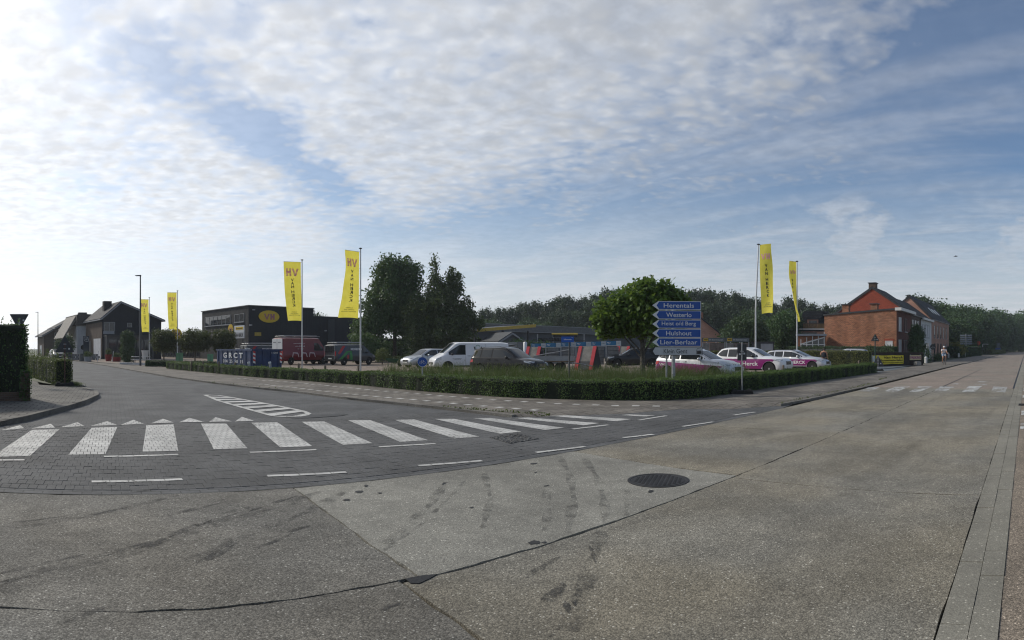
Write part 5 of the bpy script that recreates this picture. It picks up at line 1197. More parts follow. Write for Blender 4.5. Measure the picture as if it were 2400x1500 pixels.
def make_car(name, label, cat, car, paint, loc, rz, side_glass=(), wind=None, rear=None, front=None, tail=None, grille=None, stripes=(), rails=None, mirrors=None, spokes=10, rim=RIM, plate=True, bumper=None, lower=True, seams=(), handles=()):
    root = thing(name, label, cat, loc, rz)
    # body with wheel arches cut out
    bm_ = car.body().mesh('body', True); bo = bpy.data.objects.new('tmp', bm_); COL.objects.link(bo); bm_.materials.append(paint); bm_.materials.append(ARCH)
    cut = MB(); x0, x1 = car.wheels
    for x in (x0, x1):
        for sg_ in (-1, 1):
            w = car.par(x)[2]; cut.lathe([(car.r * 1.16, sg_ * (w - .26)), (car.r * 1.16, sg_ * (w + .3))], 26, c=(x, 0, car.r * 1.02), axis='y')
    cme = cut.mesh('cut'); co = bpy.data.objects.new('cut', cme); COL.objects.link(co); cme.materials.append(paint); cme.materials.append(ARCH); cme.polygons.foreach_set('material_index', [1] * len(cme.polygons))
    md = bo.modifiers.new('b', 'BOOLEAN'); md.object = co; md.operation = 'DIFFERENCE'; md.solver = 'EXACT'
    dg = bpy.context.evaluated_depsgraph_get(); me = bpy.data.meshes.new_from_object(bo.evaluated_get(dg)); me.name = 'body'
    bpy.data.objects.remove(bo); bpy.data.objects.remove(co)
    if len(me.polygons) < 50: me = bm_
    body = link('body', me, None, root)
    try: me.set_sharp_from_angle(angle=R(40))
    except Exception: pass
    for x in (x0, x1):
        for sg_ in (-1, 1): wheel(root, x, sg_ * (car.par(x)[2] - .125), car.r, sg_, spokes, rim)
    for cs in side_glass:
        for sg_ in (-1, 1):
            vs, fs = car.strip(inset(cs, -.022), sg_, .005); MB().add(vs, fs).build('window_frame', TRIM, root, fix=False)
            vs, fs = car.strip(cs, sg_, .010); MB().add(vs, fs).build('side_window', GLASS, root, smooth=True, fix=False)
    if wind: vs, fs = car.top(*wind); MB().add(vs, fs).build('windscreen', GLASS, root, smooth=True)
    if rear: vs, fs = car.top(*rear); MB().add(vs, fs).build('rear_window', GLASS, root, smooth=True)
    for mat_, cs, nm in stripes:
        for sg_ in (-1, 1): vs, fs = car.strip(cs, sg_, .006); MB().add(vs, fs).build(nm, mat_, root, smooth=True, fix=False)
    if front:
        for sg_ in (-1, 1): vs, fs = car.strip(front, sg_, .012); MB().add(vs, fs).build('headlight', HEADL, root, smooth=True, fix=False)
    if tail:
        for sg_ in (-1, 1): vs, fs = car.strip(tail, sg_, .012); MB().add(vs, fs).build('tail_light', REDL, root, smooth=True, fix=False)
    xf = car.rows[-1][0]; xr = car.rows[0][0]
    if grille:
        zl, zh, hw = grille; g = MB(); g.box((xf - .03, 0, (zl + zh) / 2), (.10, hw * 2, zh - zl)); go = g.build('grille', TRIM, root)
        for i in range(3): MB().box((xf + .025, 0, zl + (zh - zl) * (i + .5) / 3), (.015, hw * 1.9, .018)).build('grille_bar', CHROME, go)
    if plate:
        MB().box((xf + .012, 0, car.par(xf)[0] + .12), (.02, .50, .11)).build('number_plate', PLATE, root); MB().box((xr - .012, 0, .62), (.02, .50, .11)).build('number_plate', PLATE, root)
    if lower:
        cs = [(x, car.par(x)[0] + .0, car.par(x)[0] + .10) for x in np.linspace(x0 + car.r * 1.25, x1 - car.r * 1.25, 6)]
        for sg_ in (-1, 1): vs, fs = car.strip(cs, sg_, .006); MB().add(vs, fs).build('sill', TRIM, root, fix=False)
    if rails:
        a, b, yy = rails
        for sg_ in (-1, 1):
            pts = [(x, sg_ * yy, car.zt(x, yy) + (.05 if a < x < b else .0)) for x in np.linspace(a, b, 7)]; MB().tube(pts, .016, 6).build('roof_rail', TRIM, root)
    if mirrors:
        mx, mz, mmat = mirrors
        for sg_ in (-1, 1):
            y = car.y(mx, mz); mo = MB(); mo.lathe([(.02, -.09), (.075, -.05), (.085, 0), (.07, .06), (.02, .09)], 10, c=(mx, sg_ * (y + .13), mz), axis='y'); mo.tube([(mx, sg_ * y, mz - .03), (mx, sg_ * (y + .1), mz - .01)], .02, 6); mo.build('mirror', mmat, root, smooth=True)
    for x, lo, hi in seams:
        for sg_ in (-1, 1): vs, fs = car.strip([(x - .006, lo, hi), (x + .006, lo, hi)], sg_, .004); MB().add(vs, fs).build('door_seam', ARCH, root, fix=False)
    for x, z in handles:
        for sg_ in (-1, 1): MB().box((x, sg_ * (car.y(x, z) + .015), z), (.20, .03, .03)).build('door_handle', paint, root)
    return root

def van_type(L=4.95, H_=1.97, w=.95, hi=0.0):
    h = L / 2
    return Car([(-h, .42, 1.05, w * .93, H_ - .12, w * .80), (-h + .05, .36, 1.08, w * .985, H_ - .04, w * .86), (-h + .5, .34, 1.10, w, H_, w * .88), (h - 1.75, .33, 1.10, w, H_, w * .88), (h - 1.50, .33, 1.10, w, H_ - .05, w * .86), (h - .68, .33, 1.08, w * .99, 1.24 + hi * .5, w * .84),
                (h - .45, .33, 1.0, w * .97, 1.12 + hi * .4, w * .80), (h - .12, .34, .86, w * .90, .95 + hi * .3, w * .70), (h - .02, .38, .68, w * .80, .78 + hi * .2, w * .6), (h, .42, .55, w * .72, .62, w * .5)], (-h + .98, h - .92), .335)
def van_glass(L, H_, hi=0): h = L / 2; return [cols([(h - 2.15, 1.16 + hi * .4), (h - .98, 1.16 + hi * .4)], [(h - 2.15, H_ - .22), (h - 1.72, H_ - .22), (h - .98, 1.30 + hi * .5)])]

def rack(root, x0, x1, z, w, mat=GALV):
    ro = bpy.data.objects.new('roof_rack', None); COL.objects.link(ro); ro.parent = root
    for y in (-w, w): MB().tube([(x0, y, z), (x1, y, z)], .025, 6).build('rail', mat, ro)
    n = 5
    for i in range(n):
        x = x0 + (x1 - x0) * i / (n - 1); MB().tube([(x, -w, z), (x, w, z)], .02, 6).build('crossbar', mat, ro); MB().box((x, w, z - .08), (.04, .04, .14)).build('foot', TRIM, ro); MB().box((x, -w, z - .08), (.04, .04, .14)).build('foot', TRIM, ro)
    for k in range(2):
        y = -w * .3 + k * w * .5; MB().box(((x0 + x1) / 2, y, z + .06), (abs(x1 - x0) * 1.02, .035, .07)).build('ladder_rail', mat, ro)
    return ro

def wall_text(root, car, txt, x, z, w, h, mat, sgn, bold=.02, off=.012):
    v, f = text_fit(txt, w, h, bold=bold); m = MB(); m.add([(x + (-sgn) * -p[0] * 1.0 if False else x - sgn * p[0] * 1.0, sgn * (car.y(x - sgn * p[0], z + p[1]) + off), z + p[1]) for p in v], [t if sgn < 0 else t[::-1] for t in f]); return m.build('lettering', mat, root, fix=False)
def wall_poly(root, car, pts, mat, sgn, name='graphic', off=.009, n=8):
    """flat graphic (x,z quads) wrapped on the body side"""
    m = MB()
    for q in pts:
        (ax, az), (bx, bz), (cx, cz), (dx, dz) = q
        for i in range(n):
            t0, t1 = i / n, (i + 1) / n; P = []
            for (x, z) in ((ax + (dx - ax) * t0, az + (dz - az) * t0), (bx + (cx - bx) * t0, bz + (cz - bz) * t0), (bx + (cx - bx) * t1, bz + (cz - bz) * t1), (ax + (dx - ax) * t1, az + (dz - az) * t1)): P.append((x, sgn * (car.y(x, z) + off), z))
            m.quad(*P)
    return m.build(name, mat, root, fix=False)
TXTW = M('white_print', (0.70, 0.70, 0.70), rough=.4, var=0)
GREENP = M('green_print', (0.03, 0.22, 0.05), rough=.35, var=0); REDP = M('red_print', (0.35, 0.015, 0.02), rough=.35, var=0); NAVYP = M('navy_print', (0.02, 0.03, 0.09), rough=.35, var=0)
ANTH = carpaint('anthracite_paint', (0.050, 0.055, 0.060), .3)
# --- grey contractor vans
def contractor_van(label, x, d, rz):
    L, H_ = 5.0, 1.95; car = van_type(L, H_); root = make_car('van', label, 'van', car, ANTH, at(x, d, PZ), rz, van_glass(L, H_), wind=(1.02, 1.80, .94, .96), front=cols([(2.0, .78), (2.40, .70)], [(2.0, 1.0), (2.40, .84)], 5), tail=None, grille=(.50, .62, .4), mirrors=(1.25, 1.18, TRIM), spokes=5, seams=[(.42, .45, 1.85), (-.85, .45, 1.85)], handles=[(.55, 1.08)])
    # rear doors: two panes, lamps, bars
    for sg_ in (-1, 1):
        MB().box((-2.505, sg_ * .40, 1.50), (.03, .62, .56)).build('rear_window', GLASS, root); MB().box((-2.50, sg_ * .82, 1.08), (.05, .10, .42)).build('tail_light', REDL, root)
        MB().tube([(-2.57, sg_ * .75, .55), (-2.57, sg_ * .75, 1.85)], .02, 6).build('ladder_bar', GALV, root)
    MB().box((-2.51, 0, 1.2), (.02, .015, 1.3)).build('door_seam', ARCH, root); MB().box((-2.56, 0, .50), (.14, 1.7, .12)).build('rear_bumper', TRIM, root); MB().box((-2.53, .0, .93), (.02, 1.5, .05)).build('handle_strip', GALV, root)
    rack(root, -2.3, 1.0, H_ + .14, .72)
    s = -1
    wall_poly(root, car, [[(-2.35, .62), (-2.02, .62), (-1.15, 1.75), (-1.55, 1.75)]], NAVYP, s); wall_poly(root, car, [[(-2.30, 1.10), (-2.05, 1.0), (-1.35, 1.80), (-1.70, 1.80)]], REDP, s, off=.011)
    wall_poly(root, car, [[(-2.2, .55), (-1.85, .55), (-.90, 1.30), (-1.25, 1.30)], [(-.82, .50), (-.55, .50), (-.60, 1.32), (-.88, 1.32)], [(-1.0, 1.20), (-.60, 1.20), (-.60, 1.34), (-1.1, 1.34)]], GREENP, s, off=.013); wall_poly(root, car, [[(-1.22, .62), (-1.0, .62), (-.98, 1.0), (-1.2, .9)]], REDP, s, off=.013)
    wall_text(root, car, 'MICHIELSEN', -.05, 1.50, 1.35, .20, TXTW, s)
    return root
contractor_van('dark grey van with red and green stripes beside the small hatchback', 822, 56, R(16))
contractor_van('dark grey van half hidden behind the blue container', 618, 63, R(16))
# --- red box van with a white rear
L, H_ = 5.9, 2.62; car = van_type(L, H_, 1.0, .5)
rv = make_car('van', 'tall dark red van with a white rear and a roof rack', 'van', car, carpaint('dark_red_paint', (0.15, 0.010, 0.014)), at(708, 58, PZ), R(17), van_glass(L, 2.3, .5), wind=(1.5, 2.25, .94, .96), front=cols([(2.45, .95), (2.85, .85)], [(2.45, 1.2), (2.85, 1.05)], 5), grille=(.6, .8, .4), mirrors=(1.7, 1.5, TRIM), spokes=5)
MB().box((-L / 2 - .012, 0, 1.72), (.04, 1.74, 1.55)).build('rear_door', carpaint('white_paint', (0.70, 0.71, 0.72)), rv); MB().box((-L / 2 - .04, 0, .52), (.16, 1.8, .2)).build('rear_bumper', TRIM, rv); MB().box((-L / 2 - .036, 0, 1.70), (.01, .02, 1.5)).build('door_seam', ARCH, rv)
for sg_ in (-1, 1): MB().box((-L / 2 + .0, sg_ * .90, 1.25), (.06, .1, .5)).build('tail_light', REDL, rv); MB().box((-L / 2 - .038, sg_ * .42, 2.15), (.012, .5, .10)).build('lettering', M('grey_print', (.25, .26, .28), var=0), rv)
rack(rv, -2.7, 1.6, H_ + .14, .78)
PINKW = M('pale_print', (.55, .42, .42), rough=.5, var=0)
for i, (s_, w_) in enumerate((('#15', 1.35), ('#12', 1.15), ('#9', .75))): wall_text(rv, car, s_, -1.0 + i * .08, 2.05 - i * .26, w_, .08, PINKW, -1)
for i in range(3):
    x0 = -1.9 + i * 1.0; wall_poly(rv, car, [[(x0, .72), (x0 + .09, .72), (x0 + .22, 1.18), (x0 + .12, 1.18)], [(x0 + .12, 1.10), (x0 + .70, 1.06), (x0 + .70, 1.16), (x0 + .12, 1.20)], [(x0 + .62, 1.12), (x0 + .72, 1.12), (x0 + .85, .72), (x0 + .76, .72)]], PINKW, -1)
# --- saloon / hatch / suv family
def hatch(L, H_, w, hood=.95, belt=.95, wsb=None, nose=.72, zb=.24, r=.32, rake=.75, tailrake=.45, roof_f=None):
    h = L / 2; wb = h - (1.05 if wsb is None else wsb)      # windscreen base
    rf = wb - rake                                              # roof front
    return Car([(-h, zb + .16, .66, w * .86, .80, w * .74), (-h + .04, zb + .08, .82, w * .93, 1.0, w * .80), (-h + .12, zb + .04, belt, w * .965, belt + .16, w * .80), (-h + tailrake, zb, belt, w * .985, H_ - .09, w * .72), (-h + tailrake + .35, zb, belt, w, H_ - .02, w * .74), (-.1, zb, belt - .01, w, H_, w * .76),
                (rf - .25, zb, belt - .02, w, H_ - .03, w * .755), (rf, zb, belt - .02, w, H_ - .10, w * .75), (wb, zb, belt - .06, w * .99, hood + .03, w * .80), (wb + (h - wb) * .5, zb, hood - .14, w * .97, hood - .04, w * .76), (h - .22, zb, nose - .02, w * .92, nose + .10, w * .66), (h - .06, zb + .02, nose - .12, w * .84, nose, w * .58), (h, zb + .10, nose - .22, w * .74, nose - .12, w * .5)], (-h + .82, h - .86), r)
def hglass(c, L, H_, belt, tailrake, wsb, rake, quarter=True):
    h = L / 2; wb = h - wsb; rf = wb - rake; t = H_ - .15; b = belt + .05; xr_ = -h + tailrake
    segs = []
    if quarter: segs.append(cols([(xr_ - .12, b + .10), (xr_ + .10, b + .02), (xr_ + .52, b)], [(xr_ - .12, b + .16), (xr_ + .16, t - .04), (xr_ + .52, t)], 7))
    xm = (xr_ + .6 + rf) / 2 - .12
    segs.append(cols([(xr_ + .60, b), (xm - .03, b - .01)], [(xr_ + .60, t), (xm - .03, t + .01)], 5)); segs.append(cols([(xm + .05, b - .01), (wb - .28, b - .02)], [(xm + .05, t + .01), (rf - .22, t - .02), (wb - .28, b + .03)], 8)); return segs
def car5(label, cat, x, d, rz, L, H_, w, paint, belt=.95, hood=.98, wsb=1.15, rake=.75, tailrake=.45, nose=.74, r=.33, zb=.22, stripes=None, **kw):
    c = hatch(L, H_, w, hood, belt, wsb, nose, zb, r, rake, tailrake); h = L / 2; wb = h - wsb
    st = []
    if stripes: st = stripes(c, h)
    seams = [(wb - .55 - 1.0, .4, belt), (wb - .45, .4, belt - .05), (-h + 1.28, .5, belt)]
    return make_car('car', label, cat, c, paint, at(x, d, PZ), rz, hglass(c, L, H_, belt, tailrake, wsb, rake), wind=(wb - rake + .04, wb - .04, .93, .93), rear=(-h + .10, -h + tailrake + .05, .85, .9), front=cols([(h - .62, nose + .02), (h - .14, nose - .08)], [(h - .62, nose + .09), (h - .14, nose + .05)], 6),
                    tail=cols([(-h + .03, .74), (-h + .30, .80)], [(-h + .03, .90), (-h + .30, .93)], 5), grille=(nose - .26, nose - .06, w * .34), stripes=st, seams=seams, handles=[(wb - .55 - .85, belt - .10), (-h + 1.45, belt - .09)], **kw), c
WHITEP = MATS['white_paint']; SILV = carpaint('silver_paint', (0.42, 0.44, 0.46), .55); DGRY = M('graphite_paint', (0.022, 0.021, 0.021), rough=0.2, var=0.03, spec=0.28); BLK = carpaint('black_paint', (0.010, 0.010, 0.011)); SILW = carpaint('pale_silver_paint', (0.55, 0.57, 0.60), .35)
car5('silver car with a slatted grille left of the white van', 'car', 1000, 48, R(188), 4.42, 1.56, .89, SILV, belt=.98, hood=1.0, wsb=1.10, mirrors=(.55, 1.02, SILV), spokes=10)
# white van
L, H_ = 5.3, 1.99; car = van_type(L, H_, .95)
wv = make_car('van', 'white panel van with a green and black emblem behind the grass bed', 'van', car, WHITEP, at(1098, 40, PZ), R(163), van_glass(L, H_), wind=(1.18, 1.95, .94, .96), front=cols([(2.18, .80), (2.55, .72)], [(2.18, 1.0), (2.55, .86)], 6), tail=cols([(-2.62, .85), (-2.5, .85)], [(-2.62, 1.4), (-2.5, 1.4)], 4), grille=(.50, .64, .45), mirrors=(1.45, 1.18, TRIM), spokes=5, seams=[(.50, .42, 1.85), (-.95, .42, 1.85)], handles=[(.66, 1.08)])
for sg_ in (1,):
    mb = MB()
    for k in range(20):
        g0, g1 = 2 * math.pi * k / 20, 2 * math.pi * (k + 1) / 20
        P = [(-.38 + rr * math.cos(g), 1.62 + rr * 1.05 * math.sin(g)) for g, rr in ((g0, .17), (g1, .17), (g1, .145), (g0, .145))]; mb.add([(x, sg_ * (car.y(x, z) + .012), z) for x, z in P], [(0, 1, 2, 3)])
    mb.build('emblem', GREENP, wv, fix=False)
    wall_poly(wv, car, [[(-.68, 1.68), (-.62, 1.48), (-.52, 1.42), (-.61, 1.68)]], SBLACK, 1, 'emblem_wing'); wall_poly(wv, car, [[(-.08, 1.68), (-.14, 1.48), (-.24, 1.42), (-.15, 1.68)]], SBLACK, 1, 'emblem_wing'); wall_poly(wv, car, [[(-.46, 1.40), (-.30, 1.40), (-.26, 1.32), (-.50, 1.32)]], GREENP, 1, 'emblem')
for i, (s_, w_) in enumerate((('#19', .62), ('#16', .5), ('#9', .34))):
    if i < 2: wall_text(wv, car, s_, 1.10, .88 - i * .07, w_, .032, SBLACK, 1)
wall_text(wv, car, '#7', .2, 1.06, .34, .04, SBLACK, 1)
tg = MB().box((-2.95, 0, 1.78), (.62, 1.5, .05), tilt=('Y', .10)).build('open_tailgate', TRIM, wv); MB().box((-2.95, 0, 1.73), (.5, 1.2, .02), tilt=('Y', .10)).build('tailgate_window', GLASS, tg)
# grey MPV
car5('dark grey family car with roof rails right in front of the white van', 'car', 1193, 33, R(-76), 4.50, 1.64, .875, DGRY, belt=1.02, hood=1.02, wsb=1.08, rake=.78, tailrake=.30, nose=.80, rails=(-1.6, .6, .60), mirrors=(.52, 1.06, TRIM), spokes=7)
car5('black off-road car behind the trunk of the round tree', 'car', 1484, 47, R(137), 4.50, 1.62, .93, BLK, belt=1.04, hood=1.08, wsb=1.25, rake=.75, tailrake=.40, nose=.84, r=.36, rails=(-1.5, .5, .62), mirrors=(.45, 1.08, BLK), spokes=5)
def wrap(top0, top1, lo=.30, x0=-.98, x1=.80, slant=0.0):
    """magenta band that follows the wheel arches and runs out to a point"""
    def f(c, h):
        out = []
        for x in np.linspace(x0 * h, x1 * h, 46):
            t = (x - x0 * h) / ((x1 - x0) * h); hi = top0 + (top1 - top0) * t - .06 * math.sin(t * 3.14) * 0; l = lo
            for xw in c.wheels:
                rr = c.r * 1.19; dx = abs(x - xw)
                if dx < rr: l = max(l, c.r * 1.02 + math.sqrt(rr * rr - dx * dx))
            if t > .90: l = max(l, hi - (hi - lo) * (1 - t) / .10 * .6)
            out.append((float(x), min(l, hi - .004), hi))
        return [(MAG, out, 'magenta_wrap')]
    return f
r1, c1 = car5('nearest white car with a magenta side, right behind the sign post', 'car', 1640, 29.5, R(-90), 4.42, 1.55, .90, SILW, belt=1.0, hood=1.0, wsb=1.15, rake=.85, tailrake=.35, nose=.72, stripes=wrap(.92, .70, .30, -.97, .84), mirrors=(.55, 1.04, SILW), spokes=10)
wall_text(r1, c1, 'VH', -1.72, .74, .32, .14, TXTW, -1)
r2, c2 = car5('white off-road car with a magenta side reading Van Herck', 'car', 1766, 35.5, R(-90), 4.66, 1.63, .945, WHITEP, belt=1.03, hood=1.08, wsb=1.32, rake=.80, tailrake=.45, nose=.86, r=.37, zb=.26, stripes=wrap(.94, .93, .36, -.95, .80), mirrors=(.42, 1.10, TRIM), spokes=14)
wall_text(r2, c2, 'van Herck', -.10, .66, 1.75, .24, TXTW, -1)
r3, c3 = car5('white and silver station wagon with a magenta side behind the hedge', 'car', 1868, 41.5, R(-90), 4.68, 1.47, .905, SILW, belt=.95, hood=.97, wsb=1.35, rake=.85, tailrake=.38, nose=.72, stripes=wrap(.82, .80, .28, -.6, .84), rails=(-1.7, .4, .60), mirrors=(.42, 1.0, SILW), spokes=14)
wall_text(r3, c3, 'HERCK', .45, .60, 1.1, .22, TXTW, -1)
car5('small dark grey hatchback seen from behind, left of the grey van', 'car', 742, 61, R(50), 4.0, 1.50, .86, carpaint('grey_green_paint', (0.14, 0.145, 0.15), .4), belt=.95, hood=.95, wsb=1.0, rake=.75, tailrake=.35, mirrors=(.5, 1.0, DGRY), spokes=7)
car5('silver car roof showing above the square speckled hedge', 'car', 1985, 50, R(90), 4.3, 1.55, .88, SILV, mirrors=(.5, 1.02, SILV))
car5('small dark car parked by the white house on the left', 'car', 134, 84, R(-70), 4.0, 1.5, .86, BLK, mirrors=(.5, 1.0, BLK), spokes=7)
# ------------------------------------------------------------------ buildings
def hit(px, P, az):
    """distance along a wall line (start P, azimuth az) where a bearing meets it, and how far off that is"""
    a = bear(px); D = Vector((math.cos(az), math.sin(az))); s = -(P[0] * math.sin(a) - P[1] * math.cos(a)) / (D.x * math.sin(a) - D.y * math.cos(a)); q = Vector((P[0] + D.x * s, P[1] + D.y * s)); return s, q.length
WGLASS = glassmat(); FRAMEW = M('window_frame_white', (0.55, 0.55, 0.54), rough=.5, var=.05); FRAMED = M('window_frame_dark', (0.05, 0.05, 0.055), rough=.5, var=.05); FRAMEG = M('window_frame_grey', (0.28, 0.29, 0.30), rough=.5, var=.05)
SHUT = M('roller_shutter', (0.50, 0.51, 0.53), rough=.6, var=.06, scale=2)
DARKROOF = brickmat('slate_roof', (0.050, 0.053, 0.060, 1), (0.036, 0.038, 0.044, 1), (0.012, 0.012, 0.014, 1), .24, .22, .02, 'wall', bump=.8, patch=.3)
GREYROOF = brickmat('grey_roof_tiles', (0.105, 0.105, 0.108, 1), (0.075, 0.075, 0.08, 1), (0.03, 0.03, 0.03, 1), .26, .28, .03, 'wall', bump=.9, patch=.3)
BRICKO = brickmat('orange_brick', (0.34, 0.128, 0.064, 1), (0.20, 0.072, 0.040, 1), (0.30, 0.19, 0.125, 1), .27, .118, .020, patch=.28)
BRICKR = brickmat('red_brick', (0.30, 0.065, 0.035, 1), (0.25, 0.05, 0.028, 1), (0.24, 0.07, 0.045, 1), .21, .065, .008, patch=.12)
BRICKP = brickmat('pink_brick', (0.42, 0.225, 0.165, 1), (0.34, 0.175, 0.13, 1), (0.38, 0.27, 0.215, 1), .21, .065, .010, patch=.15)
BRICKB = brickmat('brown_brick', (0.11, 0.070, 0.050, 1), (0.080, 0.052, 0.040, 1), (0.10, 0.085, 0.07, 1), .21, .065, .012, patch=.2)
BRICKD = brickmat('dark_brick', (0.060, 0.060, 0.062, 1), (0.045, 0.045, 0.047, 1), (0.03, 0.03, 0.03, 1), .21, .065, .012, patch=.2)
WINE = brickmat('dark_red_brick', (0.15, 0.055, 0.045, 1), (0.12, 0.042, 0.036, 1), (0.10, 0.05, 0.04, 1), .21, .065, .010, patch=.15)
CLAD = brickmat('black_cladding', (0.026, 0.030, 0.039, 1), (0.021, 0.025, 0.033, 1), (0.008, 0.009, 0.012, 1), .16, 8.0, .012, patch=.15, off=0)
RENDERW = M('white_render', (0.55, 0.56, 0.57), rough=.8, var=.08, scale=1.5)
CREAM = M('cream_panel', (0.32, 0.27, 0.19), rough=.8, var=.1)
FASC = M('grey_fascia', (0.26, 0.27, 0.29), rough=.5, var=.08)
COP = M('dark_coping', (0.03, 0.03, 0.033), rough=.5, var=.1)
ZINC = M('zinc', (0.20, 0.22, 0.25), rough=.4, metal=.4, var=.1)

def window(parent, plane, a0, a1, z0, z1, at_, n=1, frame=FRAMEW, pane=WGLASS, dep=.06, sill=True, out=-1, name='window'):
    """window in a wall plane: plane 'x' (wall at x=at_, runs along y) or 'y'; out = sign of the outward normal"""
    e = 0.06; wn = bpy.data.objects.new(name, None); COL.objects.link(wn); wn.parent = parent
    def B(mb, u0, u1, v0, v1, w0, w1):
        c = ((u0 + u1) / 2, at_ + out * (w0 + w1) / 2, (v0 + v1) / 2); s = (abs(u1 - u0), abs(w1 - w0), abs(v1 - v0))
        if plane == 'x': c = (c[1], c[0], c[2]); s = (s[1], s[0], s[2])
        mb.box(c, s); return mb
    f = MB(); B(f, a0 - e, a1 + e, z0 - e, z0, -.02, dep); B(f, a0 - e, a1 + e, z1, z1 + e, -.02, dep); B(f, a0 - e, a0, z0, z1, -.02, dep); B(f, a1, a1 + e, z0, z1, -.02, dep)
    for i in range(1, n): x = a0 + (a1 - a0) * i / n; B(f, x - e * .5, x + e * .5, z0, z1, -.02, dep - .005)
    f.build('frame', frame, wn)
    for i in range(n): x0, x1 = a0 + (a1 - a0) * i / n, a0 + (a1 - a0) * (i + 1) / n; B(MB(), x0, x1, z0, z1, -.02, .012).build('pane', pane, wn)
    if sill: B(MB(), a0 - .1, a1 + .1, z0 - .14, z0 - .06, -.02, .14).build('sill', FASC, wn)
    return wn

# --- black showroom
P0 = at(584, 78); AZ = R(16)
sh = thing('showroom', 'black flat-roofed showroom with a yellow oval logo', 'building', P0, AZ)
HT, HL, DEP = hz(717, 78), 6.25, 14.7; s1 = hit(735, P0, AZ)[0]; s2 = hit(872, P0, AZ)[0]
MB().box((s1 / 2, DEP / 2, HT / 2), (s1, DEP, HT)).build('wall', CLAD, sh); MB().box((s1 + (s2 - s1) / 2, DEP / 2 + .3, HL / 2), (s2 - s1 - .01, DEP - .8, HL)).build('wall', CLAD, sh)
MB().box((-.06, DEP / 2, HT / 2 - .02), (.12, DEP + .02, HT - .04)).build('brick_front', BRICKD, sh)
MB().box((s1 / 2 - .1, DEP / 2, HT + .06), (s1 + .3, DEP + .3, .12)).build('coping', COP, sh); MB().box((s1 + (s2 - s1) / 2, DEP / 2 + .3, HL + .05), (s2 - s1 + .1, DEP - .6, .10)).build('coping', COP, sh)
AZ2 = AZ + R(90)
def fy(px): s, d = hit(px, P0, AZ2); return s, d
a, d_ = fy(542); b, d2 = fy(483); window(sh, 'x', a, b, hz(762, (d_ + d2) / 2), hz(742, (d_ + d2) / 2), -.12, 6, FRAMEG)
a, d_ = fy(574); b, d2 = fy(553); window(sh, 'x', a, b, hz(753, d_), hz(735.5, d_), -.12, 2, FRAMEG)
# oval logo on the cladding
sx, dx_ = hit(630, P0, AZ); zc_ = hz(742, dx_); rw = (hit(654, P0, AZ)[0] - hit(606, P0, AZ)[0]) / 2; n = 36
ov = MB().slab([(sx + rw * math.cos(2 * math.pi * k / n), zc_ + .83 * math.sin(2 * math.pi * k / n)) for k in range(n)], 'y', -.12, -.02).build('oval_sign', M('logo_yellow', (0.62, 0.42, 0.02), rough=.5, var=.05), sh)
lm = MB()
for q in vh_logo(rw * 1.05, .80): lm.add([(sx + x, -.125, zc_ + y) for x, y in q], [tuple(range(len(q)))])
lm.build('logo', PURP, ov, fix=False)
sx2, d2 = hit(604, P0, AZ); MB().box((sx2, -.05, hz(783, d2)), (1.0, .06, .48)).build('small_sign', M('sign_ochre', (.40, .30, .05), var=.1), sh)
for px, y in ((592, 726), (585, 762), (760, 775)):
    sx2, d2 = hit(px, P0, AZ); MB().box((sx2, -.30, hz(y, d2)), (.30, .30, .18)).build('floodlight', FASC, sh)
sx2, d2 = hit(765, P0, AZ); MB().tube([(sx2, 3, HL), (sx2, 3, HL + 1.2)], .04, 6).build('antenna', GALV, sh); MB().tube([(sx2 - .9, 3, HL + .95), (sx2 + .2, 3, HL + .95)], .03, 6).build('antenna', GALV, sh)
MB().box((hit(780, P0, AZ)[0], -.04 + .4, 4.2), (1.2, .06, 3.6)).build('roller_door', M('clad_grey', (.028, .033, .04), var=.1), sh)
# yellow and white signs standing before the brick front
sb = thing('billboard', 'white and grey billboard with a round yellow sign at the showroom corner', 'billboard', at(562, 74), AZ2)
k = 74 / FPX; w_ = 1.9; zb_, zt_ = hz(793, 74), hz(763, 74)
for xx in (-.8, .8): MB().tube([(xx, 0, 0), (xx, 0, zt_)], .06, 8).build('post', DGREY, sb)
p_ = MB().box((0, .06, (zb_ + zt_) / 2), (2.6, .06, zt_ - zb_)).build('panel', SWHITE, sb)
MB().box((0, .10, zb_ + .42), (2.6, .02, .80)).build('lower_panel', SGREY, p_)
letter('lettering', 'VAN HERCK', 2.3, .46, SBLACK, p_, (0, .112, zb_ + .40), (-1, 0, 0), (0, 0, 1), bold=.04); MB().box((-.05, .10, zt_ - .35), (2.0, .02, .36)).build('yellow_strip', MATS['logo_yellow'], p_)
letter('lettering', 'Brennwald', 1.6, .20, SBLACK, p_, (-.05, .112, zt_ - .35), (-1, 0, 0), (0, 0, 1), bold=.02)
yd = disc(MB(), (2.35, hz(771, 74)), .68, 'y', .04, .12).build('round_sign', MATS['logo_yellow'], sb); lm = MB()
for q in vh_logo(.9, .5): lm.add([(2.35 - x, .128, hz(771, 74) + y) for x, y in q], [tuple(range(len(q)))])
lm.build('logo', PURP, yd, fix=False)
